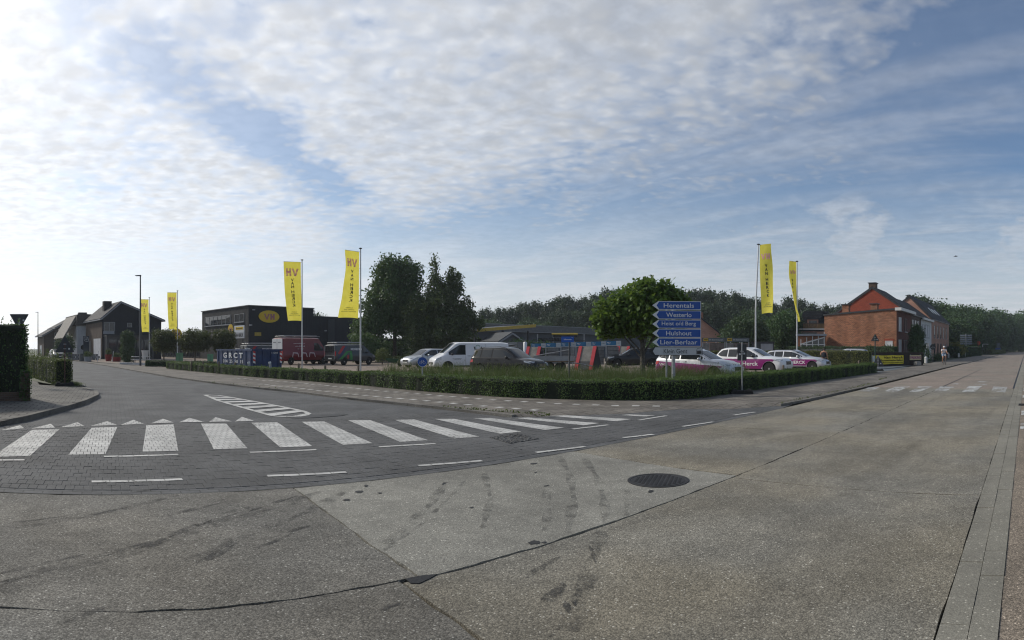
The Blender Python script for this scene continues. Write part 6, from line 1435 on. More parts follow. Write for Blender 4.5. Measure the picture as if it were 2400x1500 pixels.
# low glazed annex and the yellow round sign behind the trees
an = thing('glazed_annex', 'low dark building with glass front behind the round trees', 'building', at(474, 92), AZ2)
MB().box((9, -3, 1.9), (18, 6, 3.8)).build('wall', BRICKD, an); MB().box((9, -3, 3.86), (18.4, 6.6, .12)).build('roof', COP, an)
for i in range(6): window(an, 'y', 1 + i * 2.8, 3.4 + i * 2.8, .2, 2.7, 0.0, 2, FRAMED, out=1, sill=False)
MB().tube([(3, -2, 3.9), (3, -2, 6.6)], .12, 8).build('flue', DGREY, an)
ys = thing('round_sign', 'yellow round logo sign behind the second yellow flag', 'sign', at(413, 78), facing(413)); zc_ = hz(783, 78)
MB().tube([(0, .06, 0), (0, .06, zc_)], .08, 8).build('post', DGREY, ys); o = disc(MB(), (0, zc_), .78, 'y', -.04, .04).build('disc', MATS['logo_yellow'], ys); lm = MB()
for q in vh_logo(1.0, .55): lm.add([(x, -.05, zc_ + y) for x, y in q], [tuple(range(len(q)))])
lm.build('logo', PURP, o, fix=False)

# --- houses
def gable_house(name, label, loc, rz, L, W, eave, ridge, ry, wallm, roofm, over=.35, eave2=None, fasc=FASC, gablem=None):
    """ridge along local y; gable walls at y=0 and y=L, x from 0 to W, ridge at x=ry"""
    h = thing(name, label, 'house', loc, rz); e2 = eave if eave2 is None else eave2
    prof = [(0, 0), (W, 0), (W, e2), (ry, ridge), (0, eave)]
    MB().slab(prof, 'y', 0, L).build('wall', wallm, h)
    if gablem: MB().slab([(0, eave), (0.0, eave - .01), (W, e2 - .01), (W, e2), (ry, ridge)], 'y', -.03, -.005).build('gable', gablem, h)
    t = .16
    sl1 = Vector((ry - 0, ridge - eave)); sl2 = Vector((W - ry, e2 - ridge)); u1, u2 = sl1.normalized(), sl2.normalized()
    a = Vector((0, eave)) - u1 * over; b = Vector((W, e2)) + u2 * over; n1, n2 = Vector((-u1.y, u1.x)), Vector((-u2.y, u2.x)); top = Vector((ry, ridge)); tt = t / max(.2, (n1 + n2).normalized().dot(n1)); tp = top + (n1 + n2).normalized() * tt
    ro = MB().slab([tuple(a), tuple(a + n1 * t), tuple(tp), tuple(top)][::-1], 'y', -over, L + over).build('roof', roofm, h); MB().slab([tuple(top), tuple(tp), tuple(b + n2 * t), tuple(b)][::-1], 'y', -over, L + over).build('roof', roofm, h)
    for (p, q_) in ((a, top), (top, b)):
        u = (q_ - p).normalized(); nn = Vector((-u.y, u.x)); MB().slab([tuple(p - nn * .12), tuple(p + nn * .06), tuple(q_ + nn * .06), tuple(q_ - nn * .12)][::-1], 'y', -over - .04, -over + .0 - .001).build('barge_board', fasc, ro)
    for p, sx_ in ((a, -1), (b, 1)): MB().box((p.x, L / 2, p.y - .02), (.16, L + 2 * over, .16)).build('gutter', fasc, ro)
    return h, ro
C0 = at(240, 85); W_ = hit(378, C0, AZ)[0]; ap, dap = hit(282, C0, AZ)
bh, ro = gable_house('black_house', 'black house with a slanted gable and grey eaves behind the first flag', C0, AZ, 10, W_, hz(744, 85), hz(709, dap), ap, CLAD, GREYROOF, .45, eave2=hz(750, 88))
MB().box((1.6, 3.2, hz(703, 86) - .7), (1.2, 1.0, 1.4)).build('chimney', BRICKD, ro)
MB().box((-.04, 5, 2.9), (.08, 10.0, 5.2)).build('side_wall', BRICKB, bh); MB().box((-.10, 2.6, 1.6), (.08, 4.2, 3.0)).build('garage_door', RENDERW, bh); MB().box((-.10, 7.6, 1.5), (.06, 2.0, 2.6)).build('entrance', FRAMED, bh)
x0, d0 = hit(242, C0, AZ); x1, _ = hit(268, C0, AZ); window(bh, 'y', x0 + .15, x1, hz(775, 85), hz(756, 85), 0.0, 2, FRAMEG, sill=False); MB().box(((x0 + x1) / 2, -.03, hz(779.5, 85)), (x1 - x0, .06, .42)).build('spandrel', FASC, bh)
x0, _ = hit(299, C0, AZ); x1, _ = hit(308, C0, AZ); window(bh, 'y', x0, x1, hz(766, 86), hz(758, 86), 0.0, 1, FRAMEG, sill=False)
x1, _ = hit(352, C0, AZ); MB().box((x1 / 2 + .15, -.75, 1.70), (x1 - .2, 1.5, 3.4)).build('ground_floor_bay', FRAMED, bh); MB().box((x1 / 2 + .15, -.80, 3.45), (x1, 1.8, .22)).build('canopy', COP, bh)
for i in range(5): window(bh, 'y', .55 + i * (x1 - .6) / 5, .55 + (i + .85) * (x1 - .6) / 5, .35, 2.9, -1.5, 1, FRAMED, sill=False)
# white house with a dark mansard
PW = at(181, 96)
wh = thing('white_house', 'white house with a dark mansard and swept eave left of the black house', 'house', PW, AZ)
MB().box((3.0, 4, 2.75), (6, 8, 5.5)).build('wall', RENDERW, wh)
MS = M('mansard_slate', (0.075, 0.068, 0.060), rough=.8, var=.25, scale=4, bump=.5)
MB().slab([(-.25, 5.4), (6.3, 5.4), (6.1, 7.1), (.6, 7.35), (-.1, 7.2)], 'y', -.25, 9.0).build('mansard', MS, wh)
ev = MB().slab([(.0, 7.25), (-2.3, 3.35), (-2.15, 3.2), (.25, 6.8)][::-1], 'y', .6, 9.0).build('swept_eave', M('pale_eave', (.22, .20, .175), var=.15), wh); MB().box((1.8, 4, 7.5), (1.4, 1.0, .6)).build('chimney', BRICKD, wh)
disc(MB(), (1.0, 1.8), .42, 'y', -.06, .0).build('round_window', WGLASS, wh); window(wh, 'y', 3.0, 4.4, 1.2, 2.8, 0.0, 2, FRAMED)
# cream houses
for i, (x, d, lab, wm, roofm) in enumerate(((163, 112, 'cream and brown house with a long grey roof, right one of the pair', BRICKB, GREYROOF), (133, 122, 'brown house with a cream strip and grey roof, left one of the pair', BRICKB, GREYROOF), (103, 124, 'plain brown brick house furthest left on the side road', BRICKB, GREYROOF))):
    z_e, z_r = (hz(767, d), hz(743, d)) if i < 2 else (hz(785, d), hz(760, d))
    P = at(x, d); h_, _ = gable_house('terraced_house', lab, P, AZ, 8.5 if i < 2 else 9, 8, z_e, z_r, 4, wm, roofm, .5)
    if i < 2:
        for (a, b, lo, hi_, pn) in ((.8, 2.2, 3.2, 4.9, SHUT if i == 0 else WGLASS), (3.0, 4.2, 3.2, 4.9, SHUT if i == 0 else WGLASS), (5.2, 7.6, 3.0, 4.9, WGLASS), (1.0, 3.2, .6, 2.2, WGLASS), (5.0, 7.4, .6, 2.2, WGLASS)): window(h_, 'x', a, b, lo, hi_, -.0, 2 if b - a > 1.5 else 1, FRAMEW, pn)
        MB().box((-.03, 6.4, 2.6), (.06, 2.6, .9)).build('cream_panel', CREAM, h_); MB().box((-.03, 2.0, 2.6), (.06, 2.6, .9)).build('cream_panel', CREAM, h_)
    else: MB().box((-.03, 4, 1.3), (.06, 2.4, 2.0)).build('garage_door', SHUT, h_)

# --- long shed, canopy and yard buildings behind the cars
Pa, Pb = at(1100, 88), at(1530, 128); az = math.atan2(Pb.y - Pa.y, Pb.x - Pa.x); Ls = (Pb - Pa).length
sd_ = thing('long_shed', 'long low grey shed with a pale roof band behind the display boards', 'shed', Pa, az)
MB().box((Ls / 2, 6, 2.2), (Ls, 12, 4.4)).build('wall', M('shed_wall', (0.085, 0.095, 0.11), rough=.7, var=.12, scale=.6), sd_)
MB().slab([(-.6, 4.3), (12.5, 5.8), (12.5, 6.0), (-.6, 5.35)], 'x', -.4, Ls + .4).build('roof', M('shed_roof', (0.16, 0.17, 0.175), rough=.7, var=.15, scale=.5), sd_)
MB().box((Ls / 2, -.64, 4.85), (Ls + .8, .06, 1.0)).build('fascia', M('shed_fascia', (0.13, 0.135, 0.14), rough=.6, var=.15), sd_); MB().box((Ls / 2, -.70, 5.42), (Ls + .8, .1, .10)).build('edge_trim', FASC, sd_); MB().box((Ls / 2, -.70, 4.30), (Ls + .8, .1, .08)).build('edge_trim', FASC, sd_)
Pa, Pb = at(1120, 72), at(1255, 80); az = math.atan2(Pb.y - Pa.y, Pb.x - Pa.x); Ls = (Pb - Pa).length
cn = thing('yellow_canopy', 'yellow edged canopy roof behind the white van', 'canopy', Pa, az); za, zb2 = hz(774, 72), hz(763.5, 80)
MB().add([(0, -.1, za - .2), (Ls, -.1, zb2 - .2), (Ls, -.1, zb2 + .2), (0, -.1, za + .2), (0, .1, za - .2), (Ls, .1, zb2 - .2), (Ls, .1, zb2 + .2), (0, .1, za + .2)], [(0, 1, 2, 3), (4, 7, 6, 5), (0, 4, 5, 1), (2, 6, 7, 3), (0, 3, 7, 4), (1, 5, 6, 2)]).build('edge_beam', M('canopy_yellow', (.48, .34, .05), rough=.5, var=.08), cn)
MB().add([(0, .1, za - .05), (Ls, .1, zb2 - .05), (Ls, 6, zb2 + .0), (0, 6, za + .0), (0, .1, za + .1), (Ls, .1, zb2 + .1), (Ls, 6, zb2 + .15), (0, 6, za + .15)], [(0, 1, 2, 3), (4, 7, 6, 5), (0, 4, 5, 1), (2, 6, 7, 3), (0, 3, 7, 4), (1, 5, 6, 2)]).build('roof', COP, cn)
for xx in (.4, Ls * .5, Ls - .4): MB().box((xx, 1, 2), (.2, .2, 4)).build('post', DGREY, cn)
P = at(1172, 68); gs, _ = gable_house('small_shed', 'small grey gabled shed behind the open van tailgate', P, bear(1172) - R(90) + R(25), 5, 3.0, 2.5, 3.4, 1.5, M('grey_boards', (.10, .105, .11), var=.15), M('felt_roof', (.07, .075, .08), var=.15), .3); gs['category'] = 'shed'
P = at(1142, 60); o = thing('panel_fence', 'row of pale grey wall panels behind the white van', 'fence', P, facing(1142))
for i in range(5): MB().box((-.6 + i * 1.05, 0, 1.15), (1.0, .08, 2.3 - .05 * (i % 2))).build('panel', M('panel_grey_%d' % (i % 2), (.24, .25, .25) if i % 2 else (.15, .16, .165), var=.12), o)
# bungalow behind the signs
P = at(1706, 96); bz, ro = gable_house('bungalow', 'brick bungalow with a big dark roof right of the direction signs', P, R(118), 12, 9, hz(797, 96), hz(748, 99), 4.5, BRICKP, DARKROOF, .4)
MB().box((4.5, 1.0, hz(745, 98)), (.9, .9, 1.4)).build('chimney', BRICKO, ro)
# grey garden shed
P = at(1762, 60); gs = thing('garden_shed', 'dark flat-roofed garden shed with a pale door behind the display boards', 'shed', P, facing(1785))
MB().box((1.15, 1.2, 1.1), (2.3, 2.4, 2.2)).build('wall', M('shed_dark', (.045, .05, .055), var=.12), gs); MB().box((1.15, 1.2, 2.26), (2.5, 2.6, .12)).build('roof', COP, gs); MB().box((1.55, -.03, 1.15), (1.25, .06, 1.9)).build('door', FASC, gs)

# --- brick terrace along the main road
YF = 14.8
def Xf(px): return YF / math.tan(bear(px))
X1, X2, X3, X4, X5 = Xf(2101), Xf(2135), Xf(2159), Xf(2183), Xf(2224)
b1 = thing('brick_house', 'orange brick flat-roofed house end with one shuttered window', 'house', (X1, YF, 0), 0)
D1 = X1 * math.tan(bear(1932)) - YF
MB().slab([(0, 0), (D1, 0), (D1, 5.55), (0, 6.12)], 'x', 0, X2 - X1 - .02).build('wall', BRICKO, b1); MB().box(((X2 - X1) / 2, -.03, 3.05), (X2 - X1 - .04, .06, 6.05)).build('front', WINE, b1)
MB().add([(-.12, -.1, 6.06), (-.12, D1 + .1, 5.49), (X2 - X1 - .02, D1 + .1, 5.49), (X2 - X1 - .02, -.1, 6.06), (-.12, -.1, 6.26), (-.12, D1 + .1, 5.69), (X2 - X1 - .02, D1 + .1, 5.69), (X2 - X1 - .02, -.1, 6.26)], [(0, 1, 2, 3), (4, 7, 6, 5), (0, 4, 5, 1), (2, 6, 7, 3), (0, 3, 7, 4), (1, 5, 6, 2)]).build('roof', COP, b1)
MB().box(((X2 - X1) / 2 - .2, -.30, 6.12), (X2 - X1 + .5, .75, .34)).build('cornice', FRAMEW, b1)
for (yy, zz, hh) in ((X1 * math.tan(bear(1980)) - YF, 5.9, 1.5), (X1 * math.tan(bear(2047)) - YF, 6.1, 1.1)):
    q = MB().box((.55, yy, zz + .1), (.7, .8, hh)).build('chimney', BRICKO, b1); MB().box((.55, yy, zz + .1 + hh / 2 + .05), (.95, 1.1, .10)).build('cap', COP, q)
ya, yb = X1 * math.tan(bear(2091)) - YF, X1 * math.tan(bear(2076)) - YF; window(b1, 'x', ya, yb, .3, hz(800, 67), 0.0, 1, FRAMEW, SHUT, sill=False)
MB().box((-.02, (ya + yb) / 2, hz(796.5, 67)), (.05, yb - ya + .4, .24)).build('lintel', BRICKR, b1)
window(b1, 'y', .9, 2.2, 3.7, 5.2, -.06, 1, FRAMEW, SHUT); window(b1, 'y', 4.2, 5.4, 3.7, 5.2, -.06, 1, FRAMED, M('brown_blind', (.10, .045, .035), var=.1)); window(b1, 'y', .9, 2.2, .9, 2.6, -.06, 1, FRAMEW, SHUT); window(b1, 'y', 3.6, 5.6, .1, 2.6, -.06, 2, FRAMED, M('brown_door', (.07, .035, .03), var=.15), sill=False, name='garage_door')
def terrace(name, label, xa, xb, ridge_y, ridge, eave, deep, wallm, roofm, gablem=None):
    """ridge along the road: local x = -Y(world), rotated so gable ends face along the road"""
    h, r = gable_house(name, label, (xa, YF + deep, 0), R(-90), xb - xa, deep, eave, ridge, deep - (ridge_y - YF), wallm, roofm, .12, fasc=COP, gablem=gablem); return h, r
b2, r2_ = terrace('gabled_house', 'tall red brick gable with a dark roof and chimney above the flat-roofed house', X2, X3, 19.95, 9.55, 6.1, 10.5, BRICKB, DARKROOF, BRICKR)
q = MB().box((9.3 - 4.2, 1.3, 9.62), (.95, 1.0, 1.3)).build('chimney', BRICKB, r2_); MB().box((9.3 - 4.2, 1.3, 10.30), (1.15, 1.2, .10)).build('cap', COP, q)
for i in range(3):
    x0 = .8 + i * 1.8
    window(b2, 'x', x0, x0 + .9, 3.6, 5.3, 10.5, 1, FRAMEW, WGLASS, out=1)
window(b2, 'x', 1.0, 2.2, .9, 2.6, 10.5, 1, FRAMEW, WGLASS, out=1)
b3, r3_ = terrace('white_fronted_house', 'white fronted terraced house with a dark roof', X3 + .02, X4, 18.6, 8.6, 5.9, 8.2, RENDERW, DARKROOF)
MB().box((8.4, (X4 - X3) / 2, 5.85), (.5, X4 - X3, .28)).build('eaves_board', FRAMEW, r3_)
for (a, b, lo, hi_) in ((1.0, 2.6, 3.5, 5.0), (3.6, 6.6, 3.3, 5.1), (1.0, 2.4, .5, 2.3), (3.8, 6.4, .1, 2.4)): window(b3, 'x', a, b, lo, hi_, 8.2, 2 if b - a > 2 else 1, FRAMEG, SHUT if lo > 3 else WGLASS, out=1)
b4, r4_ = terrace('pink_brick_house', 'pink brick house with a steep dark roof and roof lights', X4 + .02, X5, 18.3, 9.8, 6.3, 8.0, BRICKP, DARKROOF)
for i in range(5):
    for lo, hi_ in ((3.4, 5.3), (.4, 2.4)): window(b4, 'x', 2.6 + i * 3.4, 3.5 + i * 3.4, lo, hi_, 8.0, 1, FRAMED, WGLASS, out=1)
u_ = Vector((8.0 - 4.5, 6.3 - 9.8)).normalized()
for i in range(3):
    y0 = 8 + i * 3.2; c0 = Vector((4.5, 9.8)) + u_ * 1.9; c1 = Vector((4.5, 9.8)) + u_ * 3.3; nn = Vector((-u_.y, u_.x)) * .22
    if nn.y < 0: nn = -nn
    MB().add([(c0.x + nn.x, y0, c0.y + nn.y), (c1.x + nn.x, y0, c1.y + nn.y), (c1.x + nn.x, y0 + 1.1, c1.y + nn.y), (c0.x + nn.x, y0 + 1.1, c0.y + nn.y)], [(0, 1, 2, 3)]).build('roof_light', M('sky_light', (.45, .48, .52), rough=.1, var=0), r4_)
for sg_ in (0, 1): MB().box((3.6, 3 + 5 * sg_, 10.0), (.25, .25, .7)).build('vent', COP, r4_)
# garden house with balcony behind, lean-to conservatory
P = at(1936, 84); g2 = thing('balcony_house', 'house with dark roof and wooden balcony behind the rightmost flag', 'house', P, facing(1905))
wd = 84 / FPX
MB().box((-2.2, 3, (hz(777, 84)) / 2), (4.6, 6, hz(777, 84))).build('wall', BRICKP, g2)
MB().slab([(-4.6, hz(777, 84)), (.4, hz(777, 84)), (.4, hz(728, 84)), (-3.2, hz(728, 84))], 'y', 1.2, 6).build('roof', DARKROOF, g2)
MB().box((-1.9, 1.0, hz(757, 84)), (1.6, .8, 1.5)).build('dormer', BRICKP, g2); window(g2, 'y', -2.4, -1.4, hz(763, 84), hz(752, 84), .6, 2, FRAMED, sill=False)
MB().slab([(-2.9, hz(748, 84)), (-.9, hz(748, 84)), (-.2, hz(729, 84)), (-1.9, hz(729, 84))], 'y', .5, 2.5).build('dormer_roof', DARKROOF, g2)
bal = bpy.data.objects.new('balcony', None); COL.objects.link(bal); bal.parent = g2
for i in range(18): MB().box((-3.2 + i * .19, -.02, hz(764, 84)), (.15, .04, .72)).build('slat', M('balcony_wood', (.16, .10, .045), var=.2), bal)
MB().box((-1.5, -.02, hz(757.5, 84)), (3.6, .08, .08)).build('rail', COP, bal); MB().box((-2.0, -.1, hz(771.5, 84)), (4.4, .35, .18)).build('slab_edge', FRAMEW, g2)
window(g2, 'y', -3.3, -1.4, hz(784, 84), hz(780, 84), 0, 4, FRAMED, sill=False)
P = at(1934, 66); cs = thing('conservatory', 'brick lean-to with a white glazed sloping conservatory by the brick wall', 'conservatory', P, facing(1905)); kk = 66 / FPX
MB().box((-1.6, 1.5, hz(787, 66) / 2), (3.3, 3, hz(787, 66))).build('wall', BRICKO, cs); MB().box((-1.6, 1.3, hz(785, 66)), (3.5, 3.4, .22)).build('roof', ZINC, cs)
zlo, zh0, zh1 = hz(812, 66), hz(807.5, 66), hz(790.5, 66)
for i in range(5):
    x = -2.75 + i * .66; zt2 = zh0 + (zh1 - zh0) * i / 4; MB().box((x, -.1, (zt2 + .6) / 2), (.09, .09, zt2 - .6 + 1.2)).build('glazing_bar', FRAMEW, cs)
    if i < 4: zt3 = zh0 + (zh1 - zh0) * (i + 1) / 4; MB().add([(x + .045, -.09, .5), (x + .615, -.09, .5), (x + .615, -.09, zt3 - .05), (x + .045, -.09, zt2 - .05)], [(0, 1, 2, 3)]).build('pane', WGLASS, cs)
MB().add([(-2.85, -.15, zh0 - .05), (0, -.15, zh1 - .05), (0, -.15, zh1 + .08), (-2.85, -.15, zh0 + .08), (-2.85, -.04, zh0 - .05), (0, -.04, zh1 - .05), (0, -.04, zh1 + .08), (-2.85, -.04, zh0 + .08)], [(0, 1, 2, 3), (4, 7, 6, 5), (0, 4, 5, 1), (2, 6, 7, 3), (0, 3, 7, 4), (1, 5, 6, 2)]).build('sloping_rail', FRAMEW, cs); MB().box((-1.4, -.1, zh0), (2.8, .07, .08)).build('transom', FRAMEW, cs)
# ------------------------------------------------------------------ yard things
NAVY = M('container_blue', (0.010, 0.034, 0.11), rough=.5, var=.25, scale=2, bump=.15, bscale=6)
cp = at(592, 40.5); AZC = R(104)
ct = thing('skip_container', 'dark blue open-topped container lettered GRCT with a phone number', 'container', cp, AZC)
Lc, Wc, Hc = 6.0, 2.35, 1.50
def box_shell(mb, x0, x1, y0, y1, z0, z1, t=.06):
    mb.box(((x0 + x1) / 2, y0 + t / 2, (z0 + z1) / 2), (x1 - x0, t, z1 - z0)); mb.box(((x0 + x1) / 2, y1 - t / 2, (z0 + z1) / 2), (x1 - x0, t, z1 - z0)); mb.box((x0 + t / 2, (y0 + y1) / 2, (z0 + z1) / 2), (t, y1 - y0 - 2 * t, z1 - z0)); mb.box((x1 - t / 2, (y0 + y1) / 2, (z0 + z1) / 2), (t, y1 - y0 - 2 * t, z1 - z0)); mb.box(((x0 + x1) / 2, (y0 + y1) / 2, z0 + .05), (x1 - x0 - .1, y1 - y0 - .1, .1))
mb = MB(); box_shell(mb, 0, Lc, -Wc, 0, .12, Hc); mb.build('body', NAVY, ct)
mb = MB(); mb.box((Lc / 2, .02, Hc), (Lc + .1, .12, .12)); mb.box((Lc / 2, -Wc - .02, Hc), (Lc + .1, .12, .12)); mb.box((-.02, -Wc / 2, Hc), (.12, Wc - .14, .12)); mb.box((Lc + .02, -Wc / 2, Hc), (.12, Wc - .14, .12)); mb.build('top_rail', NAVY, ct)
for i in range(8): MB().box((.25 + i * .78, .025, .80), (.10, .05, 1.3)).build('rib', NAVY, ct)
for i in range(4): MB().box((-.025, -.25 - i * .61, .80), (.05, .10, 1.3)).build('rib', NAVY, ct)
for yy in (-.5, -1.85): MB().tube([(.2, yy - .1, .1), (.2, yy + .1, .1)], .1, 10).build('roller', TRIM, ct)
letter('lettering', 'G R C T', 3.3, .40, SWHITE, ct, (3.05, .056, 1.10), (-1, 0, 0), (0, 0, 1), bold=.03); letter('lettering', '014  25  50  15', 3.4, .25, SWHITE, ct, (3.05, .056, .66), (-1, 0, 0), (0, 0, 1), bold=.01); letter('lettering', '11203', .5, .12, SWHITE, ct, (-.056, -1.75, 1.30), (0, -1, 0), (0, 0, 1))
HAZR = M('hazard_red', (.42, .02, .02), rough=.4, var=.05)
for yy in (-.10, -2.25):
    for k in range(6):
        z = .55 + k * .14; e = .07
        MB().add([(-.06, yy - .09, z), (-.06, yy + .09, z + e), (-.06, yy + .09, z + e + .14), (-.06, yy - .09, z + .14)], [(0, 1, 2, 3)]).build('hazard_stripe', HAZR if k % 2 else SWHITE, ct)
mb = MB(); lm_ = []
for k in range(14): mb.box((3.6 + random.uniform(-.7, .7), -1.0 + random.uniform(-.5, .5), 1.3 + random.uniform(-.1, .18)), (random.uniform(.4, .8), random.uniform(.3, .6), random.uniform(.15, .4)), rz=random.uniform(0, 3), taper=.6, tilt=('X', random.uniform(-.5, .5)))
o = mb.build('rubble', M('pale_rubble', (.50, .50, .48), var=.25, bump=.4), ct); o['kind'] = 'stuff'
MB().box((Lc / 2, -Wc / 2, .75), (Lc - .2, Wc - .2, .9)).build('fill', SOIL, ct)

for x, y0, y1, lab in ((421, 829, 845, 'pale green utility cabinet by the second flag pole'), (493, 832, 849, 'pale green utility cabinet left of the blue container')):
    d = 62 if x < 450 else 56; w = (16 if x < 450 else 14) * d / FPX; c_ = thing('utility_cabinet', lab, 'cabinet', at(x, d, 0.03), facing(x)); h_ = hz(y0, d)
    MB().box((0, .2, h_ / 2 + .05), (w, .42, h_ - .08)).build('body', M('cabinet_green', (.13, .30, .17), rough=.5, var=.08), c_); MB().box((0, .2, h_ + .03), (w + .06, .48, .06)).build('lid', MATS['cabinet_green'], c_); MB().box((0, .2, .03), (w - .05, .38, .06)).build('plinth', FASC, c_); MB().box((0, -.015, h_ / 2 + .05), (.012, .01, h_ - .2)).build('door_seam', ARCH, c_)
WOODG = M('weathered_wood', (.16, .135, .10), rough=.9, var=.3, scale=8)
for i, (x, ytop, d, tl) in enumerate(((449, 847, 40, 0), (476, 848, 38.5, 0), (513, 849, 36, 0), (551, 851, 34.5, 0), (587, 852, 33, .25), (637, 852, 31, .25), (700, 853, 32.5, 0), (762, 858, 31, 0), (840, 858, 34.2, 0), (1836, 857, 33.5, 0), (2013, 846, 37.5, 0))):
    labs = ['weathered wooden post behind the hedge, first from the left', 'weathered wooden post behind the hedge, second from the left', 'wooden post behind the hedge at the left end of the blue container', 'wooden post behind the hedge below the container lettering', 'leaning pale post below the container corner', 'leaning pale post near the right end of the container', 'wooden post behind the hedge left of the third flag pole', 'wooden post behind the hedge below the grey van', 'wooden post just left of the tall flag pole by the dark tree', 'wooden post in front of the white off-road car', 'thin wooden post near the end of the right hand hedge']
    p = thing('wooden_post', labs[i], 'post', at(x, d, PZ), facing(x), 'wooden posts along the hedges'); h_ = hz(ytop, d) - PZ
    MB().tube([(0, 0, 0), (-tl * h_ * .5, 0, h_)], .065, 8).build('shaft', WOODG if not tl else M('pale_post', (.34, .35, .36), var=.2), p, smooth=True)
    if tl: MB().tube([(-tl * h_ * .5, 0, h_), (-tl * h_ * .5 - .03, 0, h_ + .1)], .075, 8).build('cap', SWHITE, p)
    else: MB().lathe([(.066, h_), (.05, h_ + .03), (.01, h_ + .045)], 8).build('cap', WOODG, p)
st = thing('pale_stone', 'pointed pale stone lying in the right hand hedge', 'stone', gd(1943, 888, PZ), 0); MB().add([(-.14, -.1, 0), (.16, -.08, 0), (.12, .1, 0), (-.1, .1, 0), (.0, 0, .42), (-.06, .02, .38)], [(0, 1, 4), (1, 2, 4), (2, 3, 5, 4), (3, 0, 5), (0, 4, 5), (3, 2, 1, 0)]).build('rock', M('pale_rock', (.42, .43, .44), rough=.8, var=.2), st)
# wheelbarrow
wb = thing('wheelbarrow', 'green wheelbarrow standing in the yard by the round bush', 'wheelbarrow', at(920, 50, PZ), facing(920))
tray = MB().add([(-.35, -.2, .38), (.35, -.2, .38), (.35, .2, .38), (-.35, .2, .38), (-.62, -.33, .72), (.55, -.33, .66), (.55, .33, .66), (-.62, .33, .72)], [(0, 3, 2, 1), (0, 1, 5, 4), (1, 2, 6, 5), (2, 3, 7, 6), (3, 0, 4, 7)]).build('tray', M('barrow_green', (.03, .09, .05), rough=.5, var=.1), wb)
MB().lathe([(.08, -.04), (.19, -.04), (.2, 0), (.19, .04), (.08, .04)], 16, c=(.62, 0, .2), axis='y').build('wheel', TYRE, wb)
for sy in (-.22, .22): MB().tube([(.62, sy * .3, .2), (.3, sy, .36), (-.4, sy, .40), (-1.0, sy * 1.2, .62)], .018, 6).build('handle', DGREY, wb); MB().tube([(-.3, sy, .38), (-.4, sy, 0)], .018, 6).build('leg', DGREY, wb)
# roofing displays
DBLUE = M('display_blue', (.02, .14, .28), rough=.4, var=.06); TILEP = M('tile_panel', (.16, .16, .155), rough=.8, var=.2, scale=6, bump=.3); DWHITE = M('display_white', (.42, .46, .48), rough=.5, var=.06)
for i in range(6):
    xa = 1244 + i * 35.3; d = 52 - i * 1.1; w_ = 35.3 * d / FPX; c_ = thing('roofing_display', ['leftmost blue and white roofing display board behind the grey car', 'second blue and white roofing display board from the left', 'third blue roofing display board, left of the street name plate', 'fourth blue roofing display board, right of the street name plate', 'fifth blue roofing display board, above the red display frame', 'rightmost blue and white roofing display board, left of the black car'][i], 'display', at(xa + 17.6, d, PZ), facing(xa + 17.6), 'blue roofing display boards')
    zt2 = hz(806.5 - i * 1.15, d); MB().box((-w_ * .16, 0, zt2 - .17), (w_ * .64, .06, .33)).build('header', DBLUE, c_); MB().box((w_ * .33, -.005, zt2 - .16), (w_ * .30, .06, .35)).build('logo_panel', DWHITE, c_)
    letter('lettering', '#7', w_ * .22, .07, SWHITE, c_, (-w_ * .32, -.035, zt2 - .12), (1, 0, 0), (0, 0, 1)); letter('lettering', '#6', w_ * .2, .06, SWHITE, c_, (-w_ * .33, -.035, zt2 - .22), (1, 0, 0), (0, 0, 1)); letter('lettering', '#11', w_ * .22, .05, DGREY, c_, (w_ * .33, -.04, zt2 - .16), (1, 0, 0), (0, 0, 1))
    MB().box((0, -.01, zt2 - .37), (w_ * .98, .07, .04)).build('rail', FRAMEW, c_)
    for xx in (-w_ * .48, w_ * .48): MB().box((xx, .05, zt2 / 2), (.06, .06, zt2)).build('post', GALV, c_)
    MB().add([(-w_ * .4, -.35, .25), (w_ * .35, -.35, .25), (w_ * .35, .0, zt2 - .45), (-w_ * .4, .0, zt2 - .45), (-w_ * .4, -.30, .25), (w_ * .35, -.30, .25), (w_ * .35, .05, zt2 - .45), (-w_ * .4, .05, zt2 - .45)], [(0, 1, 2, 3), (4, 7, 6, 5), (0, 4, 5, 1), (2, 6, 7, 3), (0, 3, 7, 4), (1, 5, 6, 2)]).build('tile_panel', TILEP, c_)
    for k in range(1, 5): t_ = k / 5; MB().box((-w_ * .02, -.37 + .35 * t_, .25 + (zt2 - .7) * t_), (w_ * .76, .04, .025)).build('tile_row', M('tile_edge', (.06, .06, .06), var=.1), c_)
REDB = M('display_red', (.42, .025, .035), rough=.45, var=.06)
